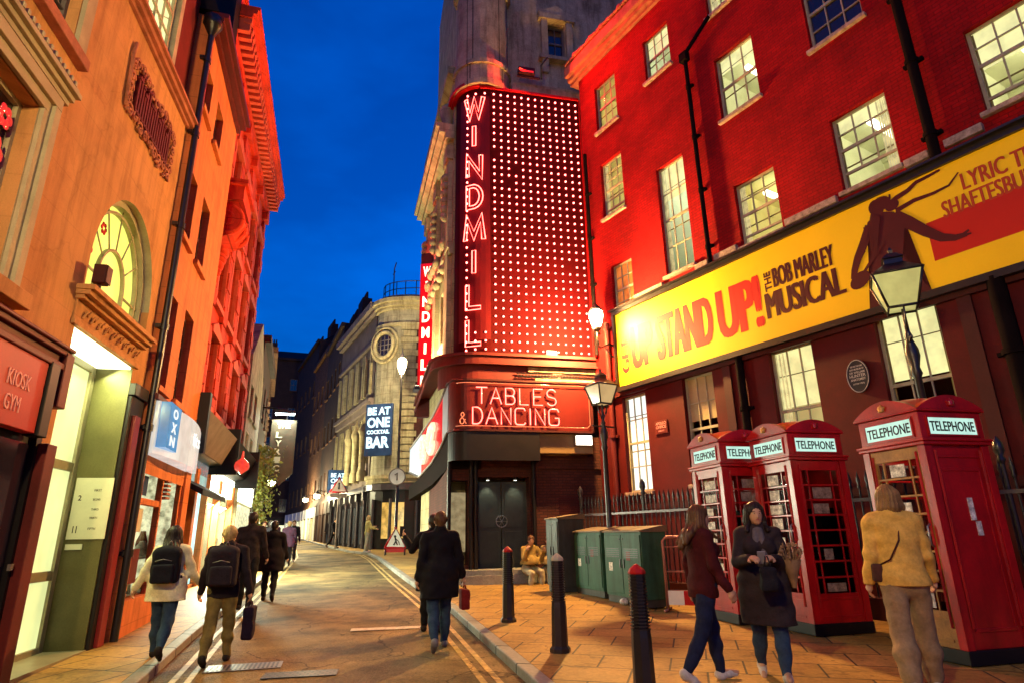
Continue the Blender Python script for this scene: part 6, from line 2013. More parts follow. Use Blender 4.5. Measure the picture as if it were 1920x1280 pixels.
phone_box((4.17, 9.20, gz(9.2) + PAVE), KZ, 'red telephone box with dark glazed side, middle of the three', '+x', False)
phone_box((3.52, 10.15, gz(10.15) + PAVE), KZ, 'red telephone box farthest back, partly hidden behind the middle one', '+x', False)

# ------------------------------------------------------------------ ironwork in the road
def ground_tf(px, py, rz):
    return (px, py, gz(py) + .003), rz
g = thing('drain_grate', 'slotted metal drain grate by the left kerb', 'drain grate', (-3.22, 8.02, gz(8.0) + .002), R(15.5))
mb = MB(); mb.box(-.42, .42, -.2, .2, 0, .008)
mb.build('frame', M['frame_grey'], g)
mb = MB()
for k in range(16):
    mb.box(-.38 + k * .049, -.38 + k * .049 + .024, -.16, .16, .0085, .012)
mb.build('slots', M['black'], g)
o = MB().box(-.4, .4, -.16, .16, 0, .006).build('manhole_cover', brick('iron_cover', (.10, .07, .045, 1), (.06, .05, .04, 1), (.02, .02, .02, 1), None, .08, .08, .014, .5), loc=(-2.42, 7.62, gz(7.62) + .003), rotz=R(10))
tag(o, 'brown rectangular iron cover in the road near the camera', 'manhole cover')
o = MB().box(-.55, .55, -.14, .14, 0, .006).build('manhole_cover', surf('pale_worn_cover', (.42, .34, .24, 1), .6, .5, 9, 50, .4), loc=(-2.05, 10.55, gz(10.55) + .003), rotz=R(10))
tag(o, 'pale worn rectangular cover in the middle of the road', 'manhole cover')

# ------------------------------------------------------------------ people: implicit surfaces meshed with surface nets
def V3(*a):
    return np.array(a, dtype=np.float64)

class SDF:
    def __init__(s):
        s.p = []; s.cut = []
    def cone(s, a, b, ra, rb, k=.02, flat=None):
        s.p.append(('c', np.array(a, float), np.array(b, float), ra, rb, k, flat)); return s
    def chain(s, pts, rs, k=.02, flat=None):
        for i in range(len(pts) - 1):
            s.cone(pts[i], pts[i + 1], rs[i], rs[i + 1], k, flat)
        return s
    def ell(s, c, r, k=.02, rot=None, sub=False):
        s.p.append(('s' if sub else 'e', np.array(c, float), np.array(r, float), rot, 0, k, None)); return s
    def box(s, c, h, r, k=.02, rot=None):
        s.p.append(('b', np.array(c, float), np.array(h, float), r, rot, k, None)); return s
    def clip(s, n, d):
        s.cut.append((np.array(n, float), d)); return s
    def mesh(s, res, wr=0.0, wf=18.0, seed=0, strands=0.0, axis=None):
        lo = V3(9, 9, 9); hi = -lo
        for q in s.p:
            if q[0] == 's':
                continue
            if q[0] == 'c':
                m = max(q[3], q[4]) * (1.0 if q[6] is None else max(1, *[1 / f for f in q[6]]))
                pts = [q[1] - m, q[1] + m, q[2] - m, q[2] + m]
            else:
                m = np.max(q[2]) if q[0] == 'e' else np.linalg.norm(q[2]) + q[3]
                pts = [q[1] - m, q[1] + m]
            for p in pts:
                lo = np.minimum(lo, p); hi = np.maximum(hi, p)
        lo -= 3 * res + wr; hi += 3 * res + wr
        n = np.ceil((hi - lo) / res).astype(int) + 1
        ax = [lo[i] + res * np.arange(n[i]) for i in range(3)]
        val = np.full(n, 1.0, dtype=np.float32)
        for q in s.p:
            k = q[5]
            pad = k + 4 * res
            if q[0] == 'c':
                m = max(q[3], q[4]) * (1.0 if q[6] is None else max(1, *[1 / f for f in q[6]]))
                a0 = np.minimum(q[1], q[2]) - m - pad; a1 = np.maximum(q[1], q[2]) + m + pad
            else:
                m = np.max(q[2]) if q[0] != 'b' else np.linalg.norm(q[2]) + q[3]
                a0 = q[1] - m - pad; a1 = q[1] + m + pad
            i0 = np.clip(np.floor((a0 - lo) / res).astype(int), 0, n - 1); i1 = np.clip(np.ceil((a1 - lo) / res).astype(int) + 1, 1, n)
            if np.any(i1 <= i0):
                continue
            X, Y, Z = np.meshgrid(*[ax[i][i0[i]:i1[i]] for i in range(3)], indexing='ij', sparse=False)
            P = np.stack([X, Y, Z], -1)
            if q[0] == 'c':
                a, b = q[1].copy(), q[2].copy()
                if q[6] is not None:
                    f = np.array(q[6]); P = a + (P - a) * f; b = a + (b - a) * f
                ab = b - a; L = ab @ ab + 1e-9
                t = np.clip(((P - a) @ ab) / L, 0, 1)
                d = np.linalg.norm(P - a - t[..., None] * ab, axis=-1) - (q[3] + (q[4] - q[3]) * t)
            elif q[0] in 'es':
                D = P - q[1]
                if q[3] is not None:
                    D = D @ q[3]
                r = q[2]
                k0 = np.linalg.norm(D / r, axis=-1); k1 = np.linalg.norm(D / (r * r), axis=-1) + 1e-9
                d = k0 * (k0 - 1) / k1
            else:
                D = P - q[1]
                if q[4] is not None:
                    D = D @ q[4]
                Q = np.abs(D) - q[2]
                d = np.linalg.norm(np.maximum(Q, 0), axis=-1) + np.minimum(np.max(Q, -1), 0) - q[3]
            sl = tuple(slice(i0[i], i1[i]) for i in range(3))
            v = val[sl]
            if q[0] == 's':
                val[sl] = np.maximum(v, -d)
            elif k > 0:
                h = np.maximum(k - np.abs(v - d), 0) / k
                val[sl] = np.minimum(v, d) - h * h * k * .25
            else:
                val[sl] = np.minimum(v, d)
        X, Y, Z = np.meshgrid(*ax, indexing='ij', sparse=True)
        if wr:
            ph = seed * 1.7
            val = val + (wr * (np.sin(X * wf + 2.1 * np.sin(Z * wf * .5 + ph) + ph) * np.sin(Z * wf * 1.3 + Y * wf * .6 + 1.4 * np.sin(X * wf * .4 + ph)) + .5 * np.sin(Z * wf * 2.3 + X * wf * .8 + Y * 9 + ph))).astype(np.float32)
        if strands and axis is not None:
            th = np.arctan2(Y - axis[1], X - axis[0])
            val = val + (strands * (np.sin(th * 23 + 2 * np.sin(Z * 14)) + .6 * np.sin(th * 47 + 3 * np.sin(Z * 9 + 1)))).astype(np.float32)
        for nn, dd in s.cut:
            val = np.maximum(val, (X * nn[0] + Y * nn[1] + Z * nn[2] - dd).astype(np.float32))
        ins = val < 0
        nx, ny, nz = n
        cnt = np.zeros((nx - 1, ny - 1, nz - 1), np.int8)
        for dx in (0, 1):
            for dy in (0, 1):
                for dz in (0, 1):
                    cnt += ins[dx:nx - 1 + dx, dy:ny - 1 + dy, dz:nz - 1 + dz]
        act = (cnt > 0) & (cnt < 8)
        ci = np.argwhere(act)
        if len(ci) == 0:
            return [], []
        idx = np.full(act.shape, -1, np.int64); idx[act] = np.arange(len(ci))
        acc = np.zeros((len(ci), 3)); num = np.zeros(len(ci))
        cor = [(0, 0, 0), (1, 0, 0), (0, 1, 0), (1, 1, 0), (0, 0, 1), (1, 0, 1), (0, 1, 1), (1, 1, 1)]
        for a in range(8):
            for b in range(a + 1, 8):
                df = [cor[b][i] - cor[a][i] for i in range(3)]
                if sum(abs(x) for x in df) != 1:
                    continue
                va = val[ci[:, 0] + cor[a][0], ci[:, 1] + cor[a][1], ci[:, 2] + cor[a][2]]
                vb = val[ci[:, 0] + cor[b][0], ci[:, 1] + cor[b][1], ci[:, 2] + cor[b][2]]
                m = (va < 0) != (vb < 0)
                t = va[m] / (va[m] - vb[m])
                acc[m] += np.array(cor[a]) + t[:, None] * np.array(df); num[m] += 1
        verts = lo + res * (ci + acc / num[:, None])
        faces = []
        for d_ in range(3):
            o1, o2 = [(1, 2), (2, 0), (0, 1)][d_]
            sl0 = [slice(None)] * 3; sl1 = [slice(None)] * 3
            sl0[d_] = slice(0, -1); sl1[d_] = slice(1, None)
            A = ins[tuple(sl0)]; B_ = ins[tuple(sl1)]
            e = np.argwhere(A != B_)
            e = e[(e[:, o1] > 0) & (e[:, o2] > 0) & (e[:, o1] < n[o1] - 1) & (e[:, o2] < n[o2] - 1)]
            s0 = A[e[:, 0], e[:, 1], e[:, 2]]
            def cell(a, b):
                c = e.copy(); c[:, o1] += a; c[:, o2] += b
                return idx[c[:, 0], c[:, 1], c[:, 2]]
            q = np.stack([cell(-1, -1), cell(0, -1), cell(0, 0), cell(-1, 0)], 1)
            q[~s0] = q[~s0][:, ::-1]
            faces.append(q)
        F = np.concatenate(faces)
        F = F[(F >= 0).all(1)]
        return verts, F
    def build(s, name, mat, parent, res, **kw):
        v, f = s.mesh(res, **kw)
        me = bpy.data.meshes.new(name)
        me.from_pydata(v.tolist(), [], f.tolist())
        me.materials.append(mat)
        me.polygons.foreach_set('use_smooth', [True] * len(me.polygons))
        me.update()
        o = bpy.data.objects.new(name, me); COL.objects.link(o)
        if parent is not None:
            o.parent = parent
        return o

def cloth(name, col, var=.3, fine=120.0):
    if name not in M:
        M[name] = surf(name, col, .85, var, 9.0, fine * .35, .6, dist=.008, spec=.15)
    return M[name]
SKIN = surf('skin', (.50, .27, .16, 1), .5, .12, 9.0, 90.0, .05, spec=.35)
HAIRM = {'dark': surf('dark_hair', (.018, .010, .008, 1), .45, .4, 14, 90, .3), 'blond': surf('blond_hair', (.50, .34, .14, 1), .5, .4, 14, 90, .3),
         'brown': surf('brown_hair', (.10, .042, .018, 1), .5, .4, 14, 90, .3), 'ombre': surf('dark_to_fair_hair', (.10, .042, .016, 1), .45, .6, 6, 90, .3), 'honey': surf('honey_hair', (.24, .13, .045, 1), .5, .7, 5, 90, .3)}

def rotx(v, a):
    c, s = math.cos(a), math.sin(a); return V3(v[0], v[1] * c - v[2] * s, v[1] * s + v[2] * c)
def nrmz(v):
    return v / (np.linalg.norm(v) + 1e-9)

def person(label, loc, az, H, top, legs=((20, 8, 2), (-18, 25, 2)), arms=((-15, 8, 15, 0), (18, 8, 20, 0)), lean=3.0, head=(0, 0), hair=('short', 'dark'), trousers='navy', shoes='shoe_white', female=False, res=.010, sit=None, face=False, wr=.007, tw=0.0, group=None):
    """az = the direction the person faces; legs: (thigh forward, knee bend, spread) in degrees for left, right;
    arms: (upper arm forward, spread, elbow bend, turn inwards); top: dict(mat, hem, flare, sleeve, loose)"""
    root = thing('person', label, 'person', loc, -R(az), group)
    k = H
    sw = (.098 if female else .112) * k
    hw = .050 * k
    hip = V3(0, 0, 0)
    J = {}
    low = 0
    for i, sx in enumerate((-1, 1)):
        a, b, sp = legs[i]
        h = hip + V3(sx * hw, 0, -.01 * k)
        th = rotx(V3(sx * math.sin(R(sp)), 0, -math.cos(R(sp))), R(a)); kn = h + th * .245 * k
        sh = rotx(V3(sx * math.sin(R(sp)) * .6, 0, -1), R(a - b)); an = kn + nrmz(sh) * .240 * k
        J['hip%d' % i], J['kn%d' % i], J['an%d' % i], J['sh%d' % i] = h, kn, an, nrmz(sh)
        low = min(low, an[2])
    zoff = (.042 * k - low) if sit is None else sit
    L = R(-lean)
    def up(p):
        return rotx(V3(*p), L)
    waist, chest, neckb = up((0, 0, .10 * k)), up((0, .0, .20 * k)), up((0, -.005 * k, .295 * k))
    hd = up((0, .012 * k, .395 * k))
    sh_ = [up((sx * sw, -.005 * k, .275 * k)) for sx in (-1, 1)]
    for i, sx in enumerate((-1, 1)):
        f, sp, el, inn = arms[i]
        d = rotx(V3(sx * math.sin(R(sp)), 0, -math.cos(R(sp))), R(f))
        e = sh_[i] + d * .170 * k
        ax = nrmz(np.cross(d, V3(0, 1, 0)) if abs(d[1]) < .9 else V3(1, 0, 0))
        ax = V3(1, 0, 0)
        d2 = rotx(d, R(el)); 
        c, s_ = math.cos(R(inn) * -sx), math.sin(R(inn) * -sx)
        fw = d2.copy()
        if inn:
            d2 = V3(fw[0] * c + fw[1] * s_ * 1.0, -fw[0] * s_ + fw[1] * c, fw[2]) if sx > 0 else V3(fw[0] * c + fw[1] * s_, -fw[0] * s_ + fw[1] * c, fw[2])
        d2 = nrmz(d2)
        J['el%d' % i], J['wr%d' % i], J['ad%d' % i] = e, e + d2 * .145 * k, d2
    for n_ in list(J):
        if n_[:2] in ('hi', 'kn', 'an') or n_[:2] in ('el', 'wr'):
            J[n_] = J[n_] + V3(0, 0, zoff)
    O = V3(0, 0, zoff)
    hip, waist, chest, neckb, hd = hip + O, waist + O, chest + O, neckb + O, hd + O
    sh_ = [p + O for p in sh_]
    hy, hp = R(head[0]), R(head[1])
    Rz = np.array([[math.cos(hy), -math.sin(hy), 0], [math.sin(hy), math.cos(hy), 0], [0, 0, 1]])
    Rx_ = np.array([[1, 0, 0], [0, math.cos(hp), -math.sin(hp)], [0, math.sin(hp), math.cos(hp)]])
    RH = Rz @ Rx_
    def hl(p):
        return hd + RH @ (V3(*p) * k)
    flat = (1.0, 1.45, 1.0)
    def torso(S, pad, kk=.05):
        S.cone(hip + V3(0, 0, -.01 * k), waist, .088 * k + pad, (.070 if female else .078) * k + pad, kk, flat)
        S.cone(waist, chest, (.070 if female else .078) * k + pad, .088 * k + pad, kk, flat)
        S.cone(chest, (sh_[0] + sh_[1]) / 2 - V3(0, 0, .02 * k), .088 * k + pad, .070 * k + pad, kk, flat)
        S.cone(sh_[0] + V3(.02 * k, 0, -.005 * k), sh_[1] + V3(-.02 * k, 0, -.005 * k), .036 * k + pad, .036 * k + pad, kk)
        if female:
            for sx in (-1, 1):
                S.ell(chest + V3(sx * .042 * k, .052 * k, .0), (.036 * k + pad,) * 3, .03)
    def arm(S, i, pad, end=1.0, kk=.02):
        w = J['el%d' % i] + (J['wr%d' % i] - J['el%d' % i]) * end
        S.cone(sh_[i], J['el%d' % i], .033 * k + pad, .026 * k + pad, kk)
        S.cone(J['el%d' % i], w, .026 * k + pad, .018 * k + pad, kk)
    def leg(S, i, pad, end=1.0, kk=.025, wide=0.0):
        a = J['kn%d' % i] + (J['an%d' % i] - J['kn%d' % i]) * end
        S.cone(J['hip%d' % i], J['kn%d' % i], .056 * k + pad, .036 * k + pad + wide * .5, kk)
        S.cone(J['kn%d' % i], J['kn%d' % i] * .55 + J['an%d' % i] * .45, .036 * k + pad + wide * .5, .034 * k + pad + wide, kk)
        S.cone(J['kn%d' % i] * .55 + J['an%d' % i] * .45, a, .034 * k + pad + wide, .022 * k + pad + wide, kk)
    # --- body, one continuous skin surface
    S = SDF(); torso(S, -.004)
    S.cone(neckb - V3(0, 0, .03 * k), hl((0, -.012, -.03)), .034 * k, .029 * k, .02)
    for i in (0, 1):
        arm(S, i, 0); leg(S, i, 0)
        S.cone(J['an%d' % i], J['an%d' % i] + rotx(V3(0, .10 * k, -.02 * k), R(legs[i][0] - legs[i][1]) if sit is None else 0), .02 * k, .015 * k, .02)
        d = J['ad%d' % i]; w = J['wr%d' % i]
        fwd = V3(0, 1, 0) - d * d[1]
        fwd = nrmz(fwd) if np.linalg.norm(fwd) > .2 else nrmz(V3(0, 0, 1) - d * d[2])
        pn = nrmz(np.cross(d, fwd))
        sx = (-1, 1)[i]
        inw = pn if pn[0] * sx < 0 else -pn
        pc = w + d * .028 * k
        S.cone(w, pc, .014 * k, .017 * k, .01)
        S.cone(pc + fwd * .012 * k, pc - fwd * .014 * k + d * .006 * k, .013 * k, .012 * k, .01)
        for j, (o_, ln) in enumerate(((.017, .046), (.006, .052), (-.005, .048), (-.016, .038))):
            b0 = pc + fwd * o_ * k + d * .014 * k
            b1 = b0 + (d * .8 + inw * .35) * ln * .5 * k
            b2 = b1 + (d * .45 + inw * .75) * ln * .5 * k
            S.chain([b0, b1, b2], [.0064 * k, .0056 * k, .0046 * k], .003)
        t0 = w + d * .012 * k + fwd * .014 * k
        t1 = t0 + (d * .55 + fwd * .65 + inw * .25) * .026 * k
        t2 = t1 + (d * .8 + fwd * .1 + inw * .4) * .022 * k
        S.chain([t0, t1, t2], [.0085 * k, .0066 * k, .005 * k], .004)
    S.ell(hl((0, -.004, .012)), (.043 * k, .054 * k, .055 * k), .01, RH)
    S.ell(hl((0, .014, -.022)), (.035 * k, .040 * k, .044 * k), .025, RH)
    S.ell(hl((0, .036, -.050)), (.016 * k, .014 * k, .012 * k), .02, RH)
    S.cone(hl((0, .048, .006)), hl((0, .058, -.016)), .005 * k, .0085 * k, .012)
    S.cone(hl((-.018, .045, .012)), hl((.018, .045, .012)), .007 * k, .007 * k, .012)
    S.cone(hl((-.010, .049, -.034)), hl((.010, .049, -.034)), .006 * k, .006 * k, .008)
    for sx in (-1, 1):
        S.ell(hl((sx * .044, -.004, -.004)), (.007 * k, .014 * k, .018 * k), .006, RH)
    S.build('body', SKIN, root, min(res, .008) if face else res)
    if face:
        for sx in (-1, 1):
            e = MB().ball(hl((sx * .0165, .0455, .004)), (.0072 * k, .005 * k, .0046 * k), 8, 6).build('eye', M['white_paint'], root)
            MB().ball(hl((sx * .0165, .0495, .004)), (.0036 * k, .0022 * k, .0038 * k), 8, 6).build('iris', M['ink'], e)
            MB().tube([hl((sx * .008, .0505, .0135)), hl((sx * .017, .0505, .0165)), hl((sx * .027, .044, .013))], .0022 * k, 5).build('eyebrow', HAIRM['dark'], root)
        MB().tube([hl((-.013, .0495, -.0335)), hl((-.005, .0545, -.0325)), hl((.005, .0545, -.0325)), hl((.013, .0495, -.0335))], .0036 * k, 6).build('lips', surf('lips', (.42, .10, .09, 1), .45, .1), root)
    # --- hair
    hs, hc = hair
    S = SDF()
    S.ell(hl((0, -.009, .018)), (.050 * k, .060 * k, .060 * k), .01, RH)
    if hs == 'short':
        S.cone(hl((0, -.035, -.03)), hl((0, -.04, .0)), .03 * k, .036 * k, .02)
    else:
        ln = {'bob': .085, 'long': .19, 'mid': .12}[hs]
        bk = V3(0, -.040, 0)
        lo2 = top.get('loose', .012)
        for sx in (-1, 1):
            e = [hl((sx * .026, -.02, .02)), hl((sx * .040, -.026, -.045))]
            r_ = [.034 * k, .030 * k]
            if hs == 'bob':
                e.append(hl((sx * .038, -.034, -.082))); r_.append(.020 * k)
            else:
                e.append(neckb + V3(sx * .038 * k, -.058 * k - lo2, .0)); r_.append(.024 * k)
                if hs == 'long':
                    e.append(chest + V3(sx * .045 * k, -.098 * k - lo2, .045 * k)); r_.append(.015 * k)
            S.chain(e, r_, .02)
        e = [hl((0, -.035, .01)), hl((0, -.045, -.05))]; r_ = [.042 * k, .038 * k]
        if hs == 'bob':
            e.append(hl((0, -.048, -.088))); r_.append(.024 * k)
        else:
            e.append(neckb + V3(0, -.066 * k - lo2, -.01 * k)); r_.append(.030 * k)
            if hs == 'long':
                e.append(chest + V3(0, -.105 * k - lo2, .02 * k)); r_.append(.020 * k)
        S.chain(e, r_, .025)
        if hs in ('long', 'mid'):
            for sx in (-1, 1):
                S.chain([hl((sx * .040, .002, .0)), hl((sx * .046, .0, -.06)), neckb + V3(sx * .058 * k, .040 * k + lo2, -.0 * k), chest + V3(sx * .055 * k, .078 * k + lo2, .07 * k)][:4 if hs == 'long' else 3], [.017 * k, .017 * k, .015 * k, .009 * k][:4 if hs == 'long' else 3], .014)
    S.ell(hl((0, .050, -.020)), (.036 * k, .040 * k, .055 * k), 0, RH, sub=True)
    if hs == 'short':
        S.ell(hl((0, .034, -.06)), (.08 * k, .05 * k, .05 * k), 0, RH, sub=True)
    S.build('hair', HAIRM[hc], root, res * .8, strands=.0030, axis=hl((0, -.01, 0)))
    if res < .0095:
        rs = random.Random(int(H * 1000 + az)); m = MB()
        drop = {'short': .03, 'bob': .095, 'mid': .13, 'long': .20}[hs]
        for q in range(110 if hs != 'short' else 70):
            th = rs.uniform(-2.5, 2.5); r1 = rs.uniform(.94, 1.08)
            sx_, cy_ = math.sin(th), -math.cos(th)
            if cy_ > .45 and hs != 'bob':
                continue
            a0 = hl((.030 * sx_, -.009 + .036 * cy_, .064)); a1 = hl((.052 * sx_ * r1, -.009 + .062 * cy_ * r1, .02))
            dn = drop * rs.uniform(.75, 1.05)
            lo3 = (top.get('loose', .012) if hs in ('mid', 'long') else 0)
            a2 = hl((.056 * sx_ * r1 + rs.uniform(-.006, .006), -.012 + .064 * cy_ * r1, .0)) + V3(0, 0, -dn * k * .5)
            a3 = hl((.058 * sx_ * r1 + rs.uniform(-.012, .012), -.02 + .060 * cy_ * r1, .0)) + V3(0, -lo3 * 1.3 - (.03 * k if hs == 'long' else .008 * k if hs == 'mid' else 0), -dn * k)
            m.tube([a0, a1, a2, a3] if hs != 'short' else [a0, a1, a1 + V3(rs.uniform(-.006, .006), -.004, -.022 * k)], .0018, 4, rr=[.0022, .0026, .002, .0008] if hs != 'short' else [.002, .0024, .001])
        m.build('hair_strands', HAIRM[hc], root)
    # --- trousers
    wide = top.get('wide', 0.0)
    S = SDF()
    S.cone(hip + V3(0, 0, -.015 * k), waist, .090 * k + .008, .076 * k + .008, .04, flat)
    for i in (0, 1):
        leg(S, i, .010, .97, .03, wide)
    S.clip((0, 0, 1), waist[2] + .01)
    S.build('trousers', cloth(trousers, {'navy': (.012, .016, .045, 1), 'jeans': (.03, .055, .10, 1), 'black_cloth': (.010, .009, .011, 1), 'khaki': (.22, .16, .05, 1), 'tan_trousers': (.30, .19, .095, 1), 'pale_trousers': (.42, .38, .26, 1)}[trousers]), root, res, wr=wr * .8, seed=H * 10 + az)
    # --- shoes
    for i in (0, 1):
        S = SDF()
        a = J['an%d' % i]
        pit = R((legs[i][0] - legs[i][1]) * .9) if sit is None else 0
        f = rotx(V3(0, 1, 0), pit); dn = rotx(V3(0, 0, -1), pit)
        S.cone(a + dn * .012 * k - f * .016 * k, a + dn * .018 * k + f * .05 * k, .026 * k, .022 * k, .02)
        S.cone(a + dn * .018 * k + f * .05 * k, a + dn * .025 * k + f * .092 * k, .022 * k, .016 * k, .02)
        S.cone(a, a + dn * .02 * k, .024 * k, .025 * k, .02)
        S.build('shoe', cloth(shoes, {'shoe_white': (.55, .50, .45, 1), 'shoe_dark': (.03, .022, .018, 1), 'shoe_grey': (.22, .2, .2, 1)}[shoes]), root, res)
    # --- top or coat
    lo_ = top.get('loose', .012)
    S = SDF(); torso(S, lo_, .06)
    hem = top['hem'] * k
    for i in (0, 1):
        arm(S, i, lo_ * .62, top.get('sleeve', .97), .016)
    if hem < .43 * k:
        for i in (0, 1):
            tgt = J['hip%d' % i] * .35 + J['kn%d' % i] * .65 if hem > .3 * k else J['kn%d' % i] * .75 + J['an%d' % i] * .25
            S.cone(J['hip%d' % i] + V3(0, 0, .03 * k), tgt, .075 * k + lo_ + top.get('flare', 0) * .3, .066 * k + lo_ + top.get('flare', 0), .10)
        pass
    if hem >= .43 * k:
        S.cone(waist, hip + V3(0, 0, -.02 * k), .080 * k + lo_, .094 * k + lo_ + top.get('flare', 0), .04, flat)
    else:
        S.cone(hip, V3(0, (J['kn0'][1] + J['kn1'][1]) * .3, hem), .10 * k + lo_, .10 * k + lo_ + top.get('flare', 0), .10, flat)
    S.cone(neckb - V3(0, 0, .015 * k), neckb + V3(0, 0, top.get('collar', .02) * k), .046 * k + lo_ * .6, .040 * k + lo_ * .6, .03)
    S.clip((0, 0, -1), -hem)
    if top.get('hood'):
        S.ell(neckb + V3(0, -.055 * k, -.01 * k), (.07 * k, .045 * k, .045 * k), .04)
    S.build('coat' if hem < .42 * k else 'jacket', top['mat'], root, res, wr=wr, seed=H * 7 + az)
    root['_z'] = zoff
    del root['_z']
    Mw = Matrix.Translation(Vector(loc)) @ Matrix.Rotation(-R(az), 4, 'Z')
    return root, J, (hip, waist, chest, neckb, hd, sh_), Mw

def pz(x, y, pave=True):
    return (x, y, gz(y) + (PAVE if pave else 0.0))

def backpack(Mw, J, body, k, mat, label, big=1.0, pocket=True):
    hip, waist, chest, neckb, hd, sh_ = body
    c = (chest * .6 + waist * .4) + V3(0, -.125 * k * big ** .4, -.005)
    g = thing('backpack', label, 'backpack')
    g.matrix_world = Mw
    S = SDF(); S.box(c, (.085 * k * big, .035 * k, .12 * k * big), .045, .03)
    S.ell(c + V3(0, -.01, .13 * k * big), (.10 * k, .06 * k, .05 * k), .05)
    S.build('bag', mat, g, .011, wr=.004, seed=3)
    if pocket:
        S = SDF(); S.box(c + V3(0, -.065 * k, -.055 * k), (.06 * k, .02 * k, .05 * k), .03, .02); S.build('front_pocket', mat, g, .011, wr=.003, seed=5)
    m = MB(); m.tube([c + V3(0, -.03, .16 * k), c + V3(.03, -.05, .19 * k), c + V3(.05, -.03, .16 * k)], .008, 6); m.tube([c + V3(-.06 * k, -.085 * k - .02, .04 * k), c + V3(.0, -.1 * k - .02, .055 * k), c + V3(.06 * k, -.085 * k - .02, .04 * k)], .004, 5)
    m.build('handle', M['grey_metal'], g)
    for i, sx in enumerate((-1, 1)):
        sh = sh_[i] * .72 + sh_[1 - i] * .28
        m = MB(); m.tube([c + V3(sx * .05 * k, .02, .12 * k), sh + V3(0, -.03 * k, .055 * k), sh + V3(0, .03 * k, .052 * k), sh + V3(0, .085 * k, -.04 * k), sh + V3(sx * .02, .07 * k, -.14 * k), c + V3(sx * .11 * k, .04 * k, -.09 * k)], .016, 6)
        m.build('strap', mat, g)
    return g

def handbag(Mw, J, i, k, mat, label, size=(.12, .05, .16), drop=.10, name='bag', cat='bag'):
    w = J['wr%d' % i] + J['ad%d' % i] * .075 * k
    g = thing(name, label, cat); g.matrix_world = Mw
    c = w + V3(0, 0, -drop - size[2])
    S = SDF(); S.box(c, (size[1], size[0], size[2]), .025, .02); S.build('bag_body', mat, g, .011, wr=.006, seed=9)
    m = MB()
    for dx in (-1, 1):
        m.tube([c + V3(dx * size[1] * .6, -size[0] * .6, size[2]), w + V3(dx * .01, -.03, .005), w + V3(dx * .01, .03, .005), c + V3(dx * size[1] * .6, size[0] * .6, size[2])], .006, 5)
    m.build('handle', mat, g)
    return g

BLK = cloth('black_coat', (.008, .006, .009, 1)); DRK = cloth('dark_jacket', (.020, .014, .018, 1)); CRM = cloth('cream_jacket', (.78, .70, .46, 1))
MAR = cloth('maroon_jumper', (.055, .006, .008, 1)); YEL = cloth('yellow_jacket', (.72, .42, .085, 1)); REDC = cloth('red_coat', (.35, .01, .01, 1)); PYL = cloth('pale_yellow_top', (.55, .45, .16, 1))
GRYC = cloth('grey_brown_coat', (.030, .020, .022, 1))

# man in the black coat walking away
rt, J, bd, Mw = person('man in long black coat and blue jeans walking away carrying a red bag', pz(-1.03, 8.85, False), -14, 1.76, dict(mat=BLK, hem=.36, flare=.03, loose=.022, collar=.03), ((-14, 24, 1), (16, 6, 1)), ((-8, 10, 22, 0), (4, 14, 14, 0)), 2, (0, 0), ('short', 'brown'), 'jeans', 'shoe_grey', res=.009)
handbag(Mw, J, 1, 1.76, cloth('red_bag', (.20, .015, .012, 1)), 'small dark red bag carried by the man in the black coat', (.09, .035, .11), .06)
# person filming beyond him
rt, J, bd, Mw = person('person in dark clothes raising a phone, half hidden behind the man in the black coat', pz(-1.30, 10.2, False), -14, 1.72, dict(mat=BLK, hem=.34, flare=.02, loose=.02), ((8, 4, 2), (-8, 8, 2)), ((35, 25, 120, 0), (10, 10, 30, 0)), 2, (0, 0), ('short', 'dark'), 'black_cloth', 'shoe_dark', res=.011)
w = J['wr0'] + J['ad0'] * .11
o = MB().box(-.04, .04, -.006, .006, -.08, .08).build('phone', M['black'], loc=Mw @ Vector(w), rotz=R(14))
tag(o, 'dark phone held up by the half hidden person in dark clothes', 'phone')
# white jacket with backpack
rt, J, bd, Mw = person('woman in a cream jacket and dark jeans walking away on the left pavement', pz(-4.28, 8.05), -14, 1.53, dict(mat=CRM, hem=.42, flare=.02, loose=.020, collar=.01), ((15, 6, 1), (-14, 26, 1)), ((-12, 24, 20, 0), (12, 20, 25, 0)), 3, (-8, 0), ('mid', 'dark'), 'jeans', 'shoe_dark', True, res=.009)
backpack(Mw, J, bd, 1.53, cloth('black_backpack', (.012, .012, .018, 1)), 'black backpack worn over the cream jacket', .82)
# blond man with backpack, khaki trousers
rt, J, bd, Mw = person('fair haired man in a dark jacket and khaki trousers walking away on the road edge', pz(-3.66, 8.22, False), -14, 1.62, dict(mat=DRK, hem=.46, flare=.01, loose=.022), ((-12, 20, 1), (15, 5, 1)), ((6, 12, 14, 0), (-6, 14, 12, 0)), 4, (-12, 2), ('short', 'blond'), 'khaki', 'shoe_dark', res=.009)
backpack(Mw, J, bd, 1.62, cloth('dark_backpack', (.022, .015, .022, 1)), 'large dark backpack with pale loops on the fair haired man', .90)
handbag(Mw, J, 1, 1.62, cloth('dark_holdall', (.016, .008, .022, 1)), 'dark carrier bag hanging from the hand of the fair haired man', (.11, .04, .16), .08)
